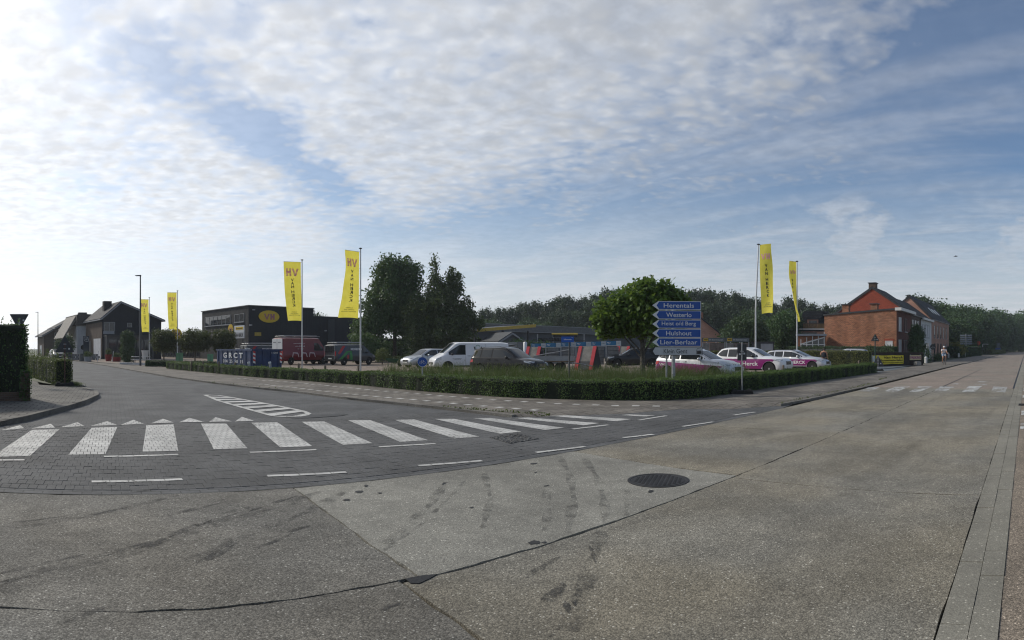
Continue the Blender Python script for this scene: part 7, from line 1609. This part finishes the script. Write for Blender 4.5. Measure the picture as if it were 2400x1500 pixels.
def a_frame(label, x, d, w, h_, dep=.9, red=True):
    c_ = thing('tile_stand', label, 'display', at(x, d, PZ), facing(x) + R(-22)); yb = -dep; 
    MB().add([(-w / 2, yb, .05), (w / 2, yb, .05), (w / 2, 0, h_), (-w / 2, 0, h_), (-w / 2, yb + .06, .05), (w / 2, yb + .06, .05), (w / 2, .06, h_), (-w / 2, .06, h_)], [(0, 1, 2, 3), (4, 7, 6, 5), (0, 4, 5, 1), (2, 6, 7, 3), (0, 3, 7, 4), (1, 5, 6, 2)]).build('tile_panel', M('tile_panel_b', (.20, .19, .17), rough=.8, var=.2, bump=.3), c_)
    MB().add([(-w / 2 + .12, yb - .012, .06), (w / 2 - .12, yb - .012, .06), (w / 2 - .12, yb + dep * .36 - .012, .05 + (h_ - .05) * .36), (-w / 2 + .12, yb + dep * .36 - .012, .05 + (h_ - .05) * .36)], [(0, 1, 2, 3)]).build('dark_tiles', M('dark_tiles', (.045, .047, .05), var=.1), c_)
    for sx_ in (-1, 1):
        x0 = sx_ * (w / 2 - .02); b_ = MB().add([(x0 - .13, yb - .05, .05), (x0 + .13, yb - .05, .05), (x0 + .13, -.05, h_ + .03), (x0 - .13, -.05, h_ + .03), (x0 - .13, yb + .02, .05), (x0 + .13, yb + .02, .05), (x0 + .13, .02, h_ + .03), (x0 - .13, .02, h_ + .03)], [(0, 1, 2, 3), (4, 7, 6, 5), (0, 4, 5, 1), (2, 6, 7, 3), (0, 3, 7, 4), (1, 5, 6, 2)]).build('red_board', REDB, c_)
    MB().slab([(yb, .05), (dep, .05), (0.03, h_)], 'x', w / 2 + .12, w / 2 + .16).build('side_panel', M('side_black', (.02, .02, .022), var=.1), c_); MB().slab([(yb, .05), (dep, .05), (0.03, h_)], 'x', -w / 2 - .16, -w / 2 - .12).build('side_panel', MATS['side_black'], c_)
    MB().add([(-w / 2, dep, .05), (w / 2, dep, .05), (w / 2, .06, h_), (-w / 2, .06, h_)], [(0, 1, 2, 3)]).build('back_panel', MATS['side_black'], c_)
a_frame('tall red-edged roof tile stand shaped like a tent, left of the black car', 1378, 42, 1.15, hz(812, 42) - PZ); a_frame('smaller red-edged roof tile stand behind the grey car bonnet', 1252, 47, 1.0, hz(813, 47) - PZ); a_frame('red-edged tile stand half hidden behind the black car', 1462, 53, 1.0, hz(812, 53) - PZ)
# tile racks with pallets and a yellow beam
rk = thing('storage_rack', 'storage rack of dark roof tiles with a yellow top beam', 'rack', at(1322, 64, 0), facing(1322))
for xx in (-2.9, -1.2, .6, 2.2): MB().box((xx, 0, 1.6), (.09, .09, 3.2)).build('upright', GALV, rk)
for zz in (1.9, 2.45): MB().box((-.35, -.05, zz), (5.2, .10, .10)).build('shelf', DGREY, rk)
for zz, n_ in ((2.08, 30), (2.62, 24)):
    mb = MB()
    for k in range(n_): mb.box((-2.8 + k * .17, -.1, zz), (.13, .5, .28), tilt=('Y', .15))
    o = mb.build('tiles', M('stacked_tiles', (.028, .028, .03), var=.3), rk); o['kind'] = 'stuff'
MB().tube([(-1.35, -.2, hz(783, 64)), (1.5, -.2, hz(783, 64))], .11, 8).build('yellow_beam', MATS['canopy_yellow'], rk); MB().box((.1, -.1, hz(787.5, 64)), (2.6, .4, .22)).build('tiles', MATS['stacked_tiles'], rk)
pp = thing('steel_pipe', 'short upright grey pipe left of the display boards', 'pipe', at(1231, 50, 0), 0); MB().lathe([(.16, 0), (.16, hz(803, 50)), (.12, hz(801.5, 50)), (.02, hz(801.5, 50) + .02)], 14).build('tube', ALU, pp, smooth=True)
# flat trailer
tr_ = thing('flat_trailer', 'grey flatbed trailer behind the grey car and grass', 'trailer', at(1297, 39, PZ), facing(1297) + R(-6))
MB().box((0, .8, .88), (2.7, 1.6, .30)).build('side_board', M('trailer_grey', (.25, .27, .28), rough=.5, var=.1), tr_); MB().box((0, .8, .69), (2.75, 1.65, .06)).build('bed_edge', M('trailer_brown', (.13, .09, .055), var=.2), tr_)
MB().box((0, .75, 1.03), (2.6, 1.5, .01)).build('bed', M('bed_dark', (.06, .062, .065), var=.2), tr_)
for xx in (-.4, .4):
    for yy in (-.0, 1.6): MB().lathe([(.1, -.09), (.3, -.09), (.32, 0), (.3, .09), (.1, .09)], 16, c=(xx, yy, .32), axis='y').build('wheel', TYRE, tr_)
for xx in (1.0, 1.3): MB().tube([(xx, .02, 0), (xx, .02, .7)], .03, 6).build('support_leg', GALV, tr_)
MB().tube([(-1.3, .1, 1.05), (1.1, .1, 1.48)], .03, 6).build('ramp_bar', GALV, tr_); MB().tube([(1.35, .3, .6), (2.6, .6, .36)], .04, 6).build('drawbar', GALV, tr_)
for xx in (1.25, 1.38): MB().box((xx, 0, 1.5), (.05, .05, 1.1)).build('headboard_post', GALV, tr_)
# stone displays
for i, (xa, xb) in enumerate(((1645, 1700), (1701, 1756))):
    d = 54; xm = (xa + xb) / 2; w_ = (xb - xa) * d / FPX; c_ = thing('stone_display', ['grey paving display board, the left one with a yellow badge', 'grey paving display board, the right one behind the dark sign back'][i], 'display', at(xm, d, PZ), facing(xm)); zt2 = hz(793, d); GH = M('display_grey', (.085, .10, .11), rough=.5, var=.08)
    MB().box((0, 0, zt2 - .19), (w_, .07, .38)).build('header', GH, c_); MB().box((-w_ * .33, -.04, zt2 - .18), (w_ * .20, .02, .24)).build('badge', M('badge_yellow', (.62, .40, .02), var=.04), c_)
    letter('lettering', 'MBI', w_ * .15, .12, SBLACK, c_, (-w_ * .33, -.055, zt2 - .18), (1, 0, 0), (0, 0, 1), bold=.03); letter('lettering', 'De Steenmeesters', w_ * .58, .13, SWHITE, c_, (w_ * .11, -.038, zt2 - .18), (1, 0, 0), (0, 0, 1))
    for k, (x0, x1) in enumerate(((-.46, -.17), (-.15, .46))): MB().box(((x0 + x1) / 2 * w_, .02, zt2 - 1.15), ((x1 - x0) * w_, .06, 1.35)).build('stone_panel', M('stone_%d' % k, (.24, .235, .225) if k == 0 else (.15, .125, .11), rough=.85, var=.3, scale=3), c_)
    for xx in (-w_ * .48, w_ * .48): MB().box((xx, .04, zt2 / 2 - .2), (.09, .07, zt2)).build('post', GALV, c_)
    for xx in (-.3, .1): MB().box((xx * w_, -.12, zt2 - .42), (.10, .14, .05)).build('spot_lamp', SWHITE, c_)
# planters and pots in front of the black house
def pot(label, x, d, r0, r1, h_, mat, plant=None, name='planter'):
    c_ = thing(name, label, 'planter', at(x, d, 0.03), 0); MB().lathe([(r0, 0), (r1, h_), (r1 * .88, h_), (r1 * .8, h_ * .85)], 14).build('pot', mat, c_, smooth=True)
    if plant: link('foliage', quads_mesh('foliage', blob_crown([(0, 0, h_ + plant * .5, plant * .8, plant * .8, plant * .6)], 700, .12, int(x))), LF['gum'], c_)
REDP2 = M('red_pot', (.20, .012, .015), rough=.4, var=.08)
pot('dark red pot with a brownish plant before the black house', 254, 72, .32, .45, .85, REDP2, .5); pot('low dark red pot between the red pot and the topiary', 273, 70, .5, .62, .55, REDP2, .35); pot('tall tapered white planter by the black house door', 340, 76, .30, .48, 1.35, FRAMEW, None, 'tall_planter')
pot('grey square planter with a clipped ball by the left pavement', 206, 70, .42, .48, .6, FASC, .55); pot('grey stone planter left of the clipped ball planter', 195, 71, .5, .5, .95, M('stone_grey', (.10, .105, .105), var=.25), None, 'stone_bin')
# white tables and low white slabs in the yard on the left
tb = thing('picnic_table', 'white picnic table on the terrace before the black house', 'table', at(330, 62, 0), facing(330) + .2)
MB().box((0, 0, .74), (1.9, .75, .06)).build('top', FRAMEW, tb)
for sy in (-.62, .62): MB().box((0, sy, .45), (1.9, .28, .05)).build('bench', FRAMEW, tb)
for sx_ in (-.7, .7): MB().box((sx_, 0, .37), (.07, 1.3, .06)).build('brace', DGREY, tb); MB().box((sx_, .35, .36), (.07, .07, .72)).build('leg', DGREY, tb); MB().box((sx_, -.35, .36), (.07, .07, .72)).build('leg', DGREY, tb)
for (x0, x1, d, lab) in ((285, 345, 58, 'low pale slab edge right of the street lamp foot'), (350, 500, 63, 'long pale concrete edge behind the globe trees'), (105, 180, 84, 'pale kerb slab before the white house')):
    a_, b_2 = at(x0, d), at(x1, d - 3); az = math.atan2(b_2.y - a_.y, b_2.x - a_.x); c_ = thing('concrete_edge', lab, 'kerb', a_, az); MB().box(((b_2 - a_).length / 2, 0, .11), ((b_2 - a_).length, .5, .22)).build('slab', M('pale_concrete', (.38, .39, .40), var=.15), c_); MB().box(((b_2 - a_).length / 2, .6, .06), ((b_2 - a_).length, .6, .12)).build('step', MATS['pale_concrete'], c_)
for x, d, lab in ((228, 69, 'thin leaning white rod left of the red pot'), (263, 69, 'thin leaning white rod right of the red pot')):
    c_ = thing('marker_rod', lab, 'rod', at(x, d, 0), facing(x)); MB().tube([(0, 0, 0), (.15, 0, 1.25)], .03, 6).build('rod', SWHITE, c_); MB().tube([(.15, 0, 1.25), (.16, 0, 1.3)], .035, 6).build('cap', SGREY, c_)
hs = thing('house_sign', 'small square dark sign with a white leaf outline before the white house', 'sign', at(202, 80, 0), facing(202)); zc_ = hz(795, 80)
MB().box((0, .05, zc_ - .8), (.8, .08, 2.4)).build('panel', M('sign_navy', (.015, .022, .035), var=.05), hs); o = MB().box((0, 0, zc_), (.85, .06, .85)).build('plate', MATS['sign_navy'], hs)
mb = MB(); pts = [(-.30, .0), (-.30, .30), (.0, .30), (.22, .22), (.30, 0), (.30, -.30), (0, -.30), (-.22, -.22), (-.30, 0)]
mb.tube([(x, -.04, zc_ + z) for x, z in pts], .022, 5); mb.build('leaf_outline', SWHITE, o); letter('lettering', '#5', .34, .09, SWHITE, o, (0, -.032, zc_ + .04), (1, 0, 0), (0, 0, 1)); letter('lettering', '#8', .30, .06, SWHITE, o, (0, -.032, zc_ - .09), (1, 0, 0), (0, 0, 1))
# low stone wall left
c_ = thing('stone_wall', 'low rough grey stone wall before the white house', 'wall', at(163, 80), facing(180))
for k in range(3):
    for j in range(10): MB().box((j * .42 + (k % 2) * .2 + random.uniform(-.03, .03), 0, .17 + k * .27), (.39, .35 + random.uniform(-.03, .05), .25)).build('stone', M('rubble_stone_%d' % (j % 3), (.11 + .03 * (j % 3),) * 2 + (.12 + .03 * (j % 3),), rough=.9, var=.3, bump=.5), c_)
# gate pillar in the left hedge
g_ = thing('gate_pillar', 'ivy covered brick pillar at the foot of the tall left hedge', 'pillar', at(59, 16.6, .1), facing(59)); MB().box((0, .15, .42), (.28, .28, .85)).build('shaft', BRICKB, g_); MB().box((-.9, .16, .12), (1.5, .2, .24)).build('plinth_wall', BRICKB, g_)
link('ivy', quads_mesh('ivy', leaf_quads(np.stack([RNG.uniform(-.17, .18, 500), RNG.uniform(-.03, .05, 500), RNG.uniform(0, .9, 500)], 1), .07)), LF['ivy'], g_)

# ------------------------------------------------------------------ right: drive, fence, banner, parking sign
sheet('driveway', [gd(2046, 876)[:2], gd(2100, 868)[:2], gd(2148, 857)[:2], (54.5, 9.2), (48.5, 13.6), (42, 14.5), (40, 11)], PZ + .006, M('blue_grey_gravel', (.135, .155, .165), rough=.95, var=.2, scale=3, bump=.5))
WD = M('dark_fence_wood', (.035, .026, .02), rough=.8, var=.3, scale=5)
Pa, Pb = at(2044, 50), at(2166, 55); az = math.atan2(Pb.y - Pa.y, Pb.x - Pa.x); Ls = (Pb - Pa).length
fn = thing('plank_fence', 'dark wooden plank fence carrying the yellow banner and parking sign', 'fence', Pa, az)
n_ = int(Ls / .16)
for k in range(n_): MB().box((k * .16 + .08, .03, .66), (.145, .03, 1.22 + random.uniform(-.02, .02))).build('plank', WD, fn)
for zz in (.3, 1.05): MB().box((Ls / 2, .075, zz), (Ls, .05, .09)).build('rail', WD, fn)
def onf(px): return hit(px, Pa, az)
x0, d0 = onf(2045); x1, d1 = onf(2117); zb_, zt_ = hz(853.5, 51) - .0, hz(833, 51)
bn = thing('yellow_banner', 'yellow banner reading Van Herck bouwmaterialen on the plank fence', 'banner', Pa, az); w_ = x1 - x0
mb = MB(); nn_ = 14
for i in range(nn_ + 1):
    for j in range(5): mb.v.append((x0 + w_ * i / nn_, -.03 - .015 * math.sin(i * 1.3 + j), zb_ + (zt_ - zb_) * j / 4 + .015 * math.sin(i * .9)))
for i in range(nn_):
    for j in range(4): a_ = i * 5 + j; mb.f.append((a_, a_ + 5, a_ + 6, a_ + 1)); mb.m.append(0)
sh_ = mb.build('sheet', M('banner_yellow', (.72, .58, .03), rough=.5, var=.06), bn, smooth=True)
for s_, fx, ww, fz, hh in (('Van Herck', .66, .64, .76, .26), ('Bouwmaterialen', .60, .74, .44, .22), ('#18', .62, .70, .17, .10)): letter('lettering', s_, w_ * ww, (zt_ - zb_) * hh, M('banner_brown', (.035, .022, .01), var=0), sh_, (x0 + w_ * fx, -.052, zb_ + (zt_ - zb_) * fz), (1, 0, 0), (0, 0, 1), bold=.02, shear=.15)
MB().box((x0 + .16, -.05, (zb_ + zt_) / 2 + .1), (.24, .01, .5)).build('white_corner', SWHITE, sh_)
x0, _ = onf(2132); x1, _ = onf(2158.5); pk = thing('parking_sign', 'pale sign with magenta PARKING lettering on the plank fence', 'sign', Pa, az); zb_, zt_ = hz(843.5, 54), hz(832.5, 54)
pl = MB().box(((x0 + x1) / 2, -.02, (zb_ + zt_) / 2), (x1 - x0, .03, zt_ - zb_)).build('board', M('cream_board', (.62, .52, .30), var=.05), pk); letter('lettering', 'PARKING', (x1 - x0) * .92, (zt_ - zb_) * .62, M('magenta_print', (.22, .02, .16), var=0), pl, ((x0 + x1) / 2, -.037, (zb_ + zt_) / 2), (1, 0, 0), (0, 0, 1), bold=.03)
for xx in (x0 + .1, x1 - .1): MB().box((xx, .0, zt_ + .02), (.05, .06, .08)).build('bracket', GALV, pk)
c_ = thing('concrete_block', 'small pale concrete block below the parking sign', 'block', at(2146, 53.2, .02), az); MB().box((.15, -.1, .2), (.66, .35, .38), taper=.97).build('block', M('block_concrete', (.30, .29, .26), var=.2), c_); MB().box((.15, -.1, .395), (.5, .08, .03)).build('lifting_bar', GALV, c_)
fa = thing('yard_screen', 'low dark grey screen fence between the two hedges on the right', 'fence', at(1880, 53), math.atan2(at(2012, 49).y - at(1880, 53).y, at(2012, 49).x - at(1880, 53).x)); Ls = (at(2012, 49) - at(1880, 53)).length
for k in range(int(Ls / .9)): MB().box((k * .9 + .45, 0, .78), (.86, .05, 1.5)).build('panel', M('screen_grey', (.045, .05, .055), var=.15), fa); MB().box((k * .9, -.03, .8), (.06, .06, 1.6)).build('post', DGREY, fa)
wf = thing('white_rail_fence', 'white rail fence far along the right pavement', 'fence', at(2222, 106), math.atan2(at(2262, 112).y - at(2222, 106).y, at(2262, 112).x - at(2222, 106).x)); Ls = (at(2262, 112) - at(2222, 106)).length
for k in range(5): MB().box((k * Ls / 4, 0, .45), (.14, .14, .9)).build('post', FRAMEW, wf)
for zz in (.35, .75): MB().box((Ls / 2, .0, zz), (Ls, .06, .14)).build('rail', FRAMEW, wf)
for x, d, lab in ((2170, 62, 'small white box by the pavement right of the parking sign'), (2247, 105, 'white bollard before the white rail fence'), (2223, 100, 'white bollard just right of the cyclist')):
    c_ = thing('white_bollard', lab, 'bollard', at(x, d, .04), 0); MB().lathe([(.16, 0), (.16, .62), (.10, .70), (.02, .72)], 10).build('shaft', FRAMEW, c_); MB().lathe([(.165, .45), (.165, .55)], 10).build('band', SGREY, c_)

# ------------------------------------------------------------------ people
SKIN = M('skin', (.42, .22, .14), rough=.55, var=.06); TOP = M('dark_tank_top', (.018, .02, .028), rough=.85, var=.2); JEAN = M('dark_trousers', (.02, .022, .03), rough=.85, var=.2); HAIR = M('dark_hair', (.025, .018, .014), rough=.6, var=.3); SHOE = M('dark_shoe', (.02, .02, .02), rough=.6, var=.1)
WTOP = M('white_shirt', (.62, .56, .56), rough=.85, var=.08); SHORT = M('pale_shorts', (.22, .30, .42), rough=.85, var=.12); HELM = M('white_helmet', (.66, .66, .66), rough=.35, var=.05)
def skin_body(name, joints, edges, radii, mat, parent, sub=2):
    me = bpy.data.meshes.new(name); me.from_pydata(joints, edges, []); o = bpy.data.objects.new('tmpskin', me); COL.objects.link(o)
    o.modifiers.new('s', 'SKIN'); md = o.modifiers.new('sub', 'SUBSURF'); md.levels = sub; md.render_levels = sub
    for i, v in enumerate(me.skin_vertices[0].data): v.radius = radii[i] if isinstance(radii[i], tuple) else (radii[i], radii[i]); v.use_root = (i == 0)
    dg = bpy.context.evaluated_depsgraph_get(); m2 = bpy.data.meshes.new_from_object(o.evaluated_get(dg)); bpy.data.objects.remove(o); m2.name = name
    m2.polygons.foreach_set('use_smooth', [True] * len(m2.polygons)); m2.materials.clear(); return link(name, m2, mat, parent)
def hand(J, E, Rr, wrist, palm_dir, side_dir, curl=(0, 0, -1), s=1.0):
    """palm and five fingers grown from the wrist joint"""
    base = Vector(J[wrist]); pd = Vector(palm_dir).normalized(); sd2 = Vector(side_dir).normalized(); cd = Vector(curl).normalized(); p = base + pd * .05 * s
    J.append(tuple(p)); E.append((wrist, len(J) - 1)); Rr.append((.036 * s, .018 * s)); pi = len(J) - 1
    for k, L_ in enumerate((.060, .075, .080, .072)):
        a_ = p + sd2 * (.028 - .018 * k) * s + pd * .035 * s; b_ = a_ + pd * L_ * .5 * s + cd * .012 * s; c2 = b_ + pd * L_ * .3 * s + cd * .035 * s
        for q in (a_, b_, c2): J.append(tuple(q)); Rr.append(.0095 * s)
        n = len(J); E += [(pi, n - 3), (n - 3, n - 2), (n - 2, n - 1)]
    a_ = base + pd * .02 * s - sd2 * .040 * s; b_ = a_ + pd * .04 * s - sd2 * .015 * s + cd * .015 * s
    for q in (a_, b_): J.append(tuple(q)); Rr.append(.011 * s)
    n = len(J); E += [(wrist, n - 2), (n - 2, n - 1)]
def face(parent, c, fwd, mat_eye=SBLACK, r=.095):
    f = Vector(fwd).normalized(); sd2 = Vector((-f.y, f.x, 0)).normalized(); up = f.cross(sd2) * -1; up = Vector((0, 0, 1)) if abs(up.z) < .3 else up * (1 if up.z > 0 else -1); c = Vector(c)
    for s in (-1, 1): MB().lathe([(.001, -.010), (.012, -.006), (.012, .006), (.001, .010)], 8, c=c + f * r * .93 + sd2 * s * .034 + up * .005).build('eye', mat_eye, parent)
    MB().tube([c + f * r * .95 + up * .0, c + f * (r * 1.18) - up * .035], [.010, .016], 6).build('nose', SKIN, parent); MB().tube([c + f * r * .93 - sd2 * .025 - up * .062, c + f * r * .97 - up * .064, c + f * r * .93 + sd2 * .025 - up * .062], .006, 5).build('mouth', M('lips', (.25, .08, .07), var=0), parent)
    for s in (-1, 1): MB().lathe([(.004, -.03), (.014, -.015), (.016, .01), (.006, .03)], 7, c=c + sd2 * s * r * .86).build('ear', SKIN, parent)
# man with his back turned, head bowed, hand raised to his face
d = 41.0; pm = thing('person', 'person in a dark tank top with head bowed, standing before the speckled hedge', 'person', at(1931, d, PZ), facing(1931) + R(-12)); pm.scale = (.96, .96, .94)
# local: +y away from the road (he faces +y), x to the right
J = [(0, 0, .95), (0, .0, 1.15), (0, -.02, 1.36), (0, .01, 1.47), (0, .07, 1.53), (0, .13, 1.56),
     (.18, -.01, 1.40), (.25, .01, 1.13), (.25, .12, .92), (-.18, -.01, 1.40), (-.27, .03, 1.16), (-.16, .24, 1.30), (.10, 0, .90), (.11, .02, .50), (.11, -.02, .09), (.12, .13, .04), (-.10, 0, .90), (-.11, .02, .50), (-.11, -.02, .09), (-.12, .13, .04)]
E_ = [(0, 1), (1, 2), (2, 3), (3, 4), (4, 5), (2, 6), (6, 7), (7, 8), (2, 9), (9, 10), (10, 11), (0, 12), (12, 13), (13, 14), (14, 15), (0, 16), (16, 17), (17, 18), (18, 19)]
Rr = [(.135, .10), (.125, .095), (.13, .09), .060, .085, .085, .062, .046, .034, .062, .046, .034, .090, .062, .048, .04, .090, .062, .048, .04]
hand(J, E_, Rr, 8, (0, .3, -1), (0, 1, 0), (-1, 0, 0)); hand(J, E_, Rr, 11, (.3, .2, .9), (1, 0, 0), (0, 1, 0))
skin_body('body', J, E_, Rr, SKIN, pm)
skin_body('tank_top', [(0, 0, .93), (0, 0, 1.15), (0, -.02, 1.34), (.10, -.02, 1.41), (-.10, -.02, 1.41)], [(0, 1), (1, 2), (2, 3), (2, 4)], [(.205, .185), (.20, .18), (.215, .19), (.09, .10), (.09, .10)], TOP, pm)
skin_body('trousers', [(0, 0, .93), (.10, 0, .86), (.11, .02, .50), (.11, -.02, .12), (-.10, 0, .86), (-.11, .02, .50), (-.11, -.02, .12)], [(0, 1), (1, 2), (2, 3), (0, 4), (4, 5), (5, 6)], [(.20, .15), .125, .092, .078, .125, .092, .078], JEAN, pm)
skin_body('hair', [(0, .06, 1.565), (0, .03, 1.535), (0, .12, 1.62)], [(0, 1), (0, 2)], [.092, .075, .078], HAIR, pm); face(pm, (0, .13, 1.55), (0, .75, -.65))
for s in (-1, 1): MB().box((s * .115, .05, .04), (.10, .28, .08), taper=.8).build('shoe', SHOE, pm)

# cyclist riding towards us
d = 57.0; BIKE_RZ = bear(2213) + math.pi + R(10)
bk_ = thing('bicycle', 'dark bicycle ridden towards us on the right pavement', 'bicycle', at(2213, d, PZ), BIKE_RZ); BM = M('bike_frame', (.03, .03, .035), rough=.4, metal=.3, var=.1)
for x in (-.53, .55):
    w_o = bpy.data.objects.new('wheel', None); COL.objects.link(w_o); w_o.parent = bk_; w_o.location = (x, 0, .345)
    MB().tube([(.33 * math.cos(2 * math.pi * k / 26), 0, .33 * math.sin(2 * math.pi * k / 26)) for k in range(27)], .020, 6, cap=False).build('tyre', TYRE, w_o); sp = MB()
    for k in range(12): g = 2 * math.pi * k / 12; sp.tube([(0, 0, 0), (.32 * math.cos(g), 0, .32 * math.sin(g))], .004, 4)
    o = sp.build('spokes', GALV, w_o)
tubes = [((-.53, 0, .345), (-.12, 0, .29)), ((-.53, 0, .345), (-.24, 0, .80)), ((-.12, 0, .29), (-.28, 0, .95)), ((-.12, 0, .29), (.36, 0, .80)), ((-.22, 0, .74), (.36, 0, .86)), ((.34, 0, .98), (.42, 0, .70)), ((.42, .06, .70), (.55, .06, .345)), ((.42, -.06, .70), (.55, -.06, .345))]
fr = MB()
for a_, b_2 in tubes: fr.tube([a_, b_2], .020, 7)
fr.build('frame', BM, bk_); MB().tube([(.20, .29, 1.06), (.30, .20, 1.08), (.33, 0, 1.02), (.30, -.20, 1.08), (.20, -.29, 1.06)], .014, 6).build('handlebar', BM, bk_); MB().box((-.29, 0, .97), (.26, .15, .06), taper=.8).build('saddle', TRIM, bk_)
MB().box((.45, 0, .92), (.10, .10, .10)).build('lamp', SWHITE, bk_); MB().tube([(-.12, -.10, .29), (-.12, .10, .29)], .05, 8).build('crank', GALV, bk_)
for s in (-1, 1): MB().box((-.12 + s * .16, s * .13, .29 + s * .06), (.10, .09, .025)).build('pedal', TRIM, bk_)
cy = thing('person', 'cyclist in a white top, pale shorts and white helmet on the right pavement', 'person', at(2213, d, PZ), BIKE_RZ)
J = [(-.27, 0, 1.06), (-.20, 0, 1.22), (-.10, 0, 1.42), (-.06, 0, 1.52), (-.03, 0, 1.60), (-.02, 0, 1.67),
     (-.09, .18, 1.43), (.04, .26, 1.22), (.18, .27, 1.09), (-.09, -.18, 1.43), (.04, -.26, 1.22), (.18, -.27, 1.09), (-.20, .10, 1.0), (.18, .13, .80), (.04, .13, .42), (.14, .13, .38), (-.20, -.10, 1.0), (.10, -.13, .66), (-.26, -.13, .30), (-.16, -.13, .25)]
Rr = [(.145, .135), (.13, .12), (.16, .11), .052, .078, .085, .058, .042, .032, .058, .042, .032, .092, .064, .045, .04, .092, .064, .045, .04]
E2 = [(0, 1), (1, 2), (2, 3), (3, 4), (4, 5), (2, 6), (6, 7), (7, 8), (2, 9), (9, 10), (10, 11), (0, 12), (12, 13), (13, 14), (14, 15), (0, 16), (16, 17), (17, 18), (18, 19)]
hand(J, E2, Rr, 8, (1, .0, -.2), (0, 1, 0), (0, 0, -1)); hand(J, E2, Rr, 11, (1, .0, -.2), (0, -1, 0), (0, 0, -1))
skin_body('body', J, E2, Rr, SKIN, cy)
skin_body('shirt', [(-.25, 0, 1.08), (-.20, 0, 1.22), (-.10, 0, 1.40), (-.08, .19, 1.42), (.00, .24, 1.31), (-.08, -.19, 1.42), (.00, -.24, 1.31)], [(0, 1), (1, 2), (2, 3), (3, 4), (2, 5), (5, 6)], [(.175, .165), (.165, .155), (.20, .145), .085, .072, .085, .072], WTOP, cy)
skin_body('shorts', [(-.27, 0, 1.04), (-.16, .10, .98), (.10, .125, .86), (-.16, -.10, .98), (.02, -.125, .76)], [(0, 1), (1, 2), (0, 3), (3, 4)], [(.175, .165), .120, .094, .120, .094], SHORT, cy)
MB().lathe([(.105, 1.665), (.12, 1.69), (.115, 1.74), (.08, 1.785), (.02, 1.80)], 14, c=(-.02, 0, 0)).build('helmet', HELM, cy, smooth=True); face(cy, (-.02, 0, 1.645), (1, 0, 0)); MB().box((.068, 0, 1.655), (.02, .14, .035)).build('sunglasses', SBLACK, cy)
for s, c2 in ((1, (.11, .13, .37)), (-1, (-.19, -.13, .24))): MB().box(c2, (.25, .09, .08), taper=.8).build('shoe', SHOE, cy)

# a bird crossing the sky
bd = thing('bird', 'small dark bird flying in the sky above the brick houses', 'bird', at(2240, 60, hz(601, 60)), facing(2240)); BD = M('bird_dark', (.02, .02, .022), var=.1)
MB().tube([(-.20, 0, .0), (-.10, 0, .01), (.02, 0, .015), (.12, 0, .02), (.18, 0, .03), (.22, 0, .02)], [.012, .035, .045, .035, .026, .006], 8).build('body', BD, bd, smooth=True)
for s in (-1, 1): MB().add([(.08, s * .03, .02), (-.06, s * .03, .02), (-.08, s * .20, .06), (-.03, s * .34, .03), (.05, s * .20, .075), (.0, s * .12, .045)], [(0, 1, 2, 5), (5, 2, 3, 4), (0, 5, 4)]).build('wing', BD, bd)
MB().add([(-.18, -.02, 0), (-.18, .02, 0), (-.32, .05, .0), (-.32, -.05, .0)], [(0, 1, 2, 3)]).build('tail', BD, bd)
# ------------------------------------------------------------------ the light haze of the day
hm = bpy.data.materials.new('haze_air'); hm.use_nodes = True; t = NT(hm.node_tree); t.n.clear()
out = t.new('ShaderNodeOutputMaterial'); pv = t.new('ShaderNodeVolumePrincipled'); pv.inputs['Color'].default_value = (0.86, 0.93, 1.0, 1); pv.inputs['Density'].default_value = 0.00035; pv.inputs['Anisotropy'].default_value = 0.2
t.l.new(pv.outputs[0], out.inputs['Volume'])
hb_ = MB().box((150, 150, 11.9), (640, 640, 26.2)).build('haze', hm); hb_['kind'] = 'stuff'; hb_['label'] = 'thin bluish haze over the whole crossing'
hb_.data.materials[0].cycles.homogeneous_volume = True if hasattr(hb_.data.materials[0], 'cycles') else None
try: scene.cycles.volume_bounces = 0; scene.cycles.volume_step_rate = 10
except Exception: pass
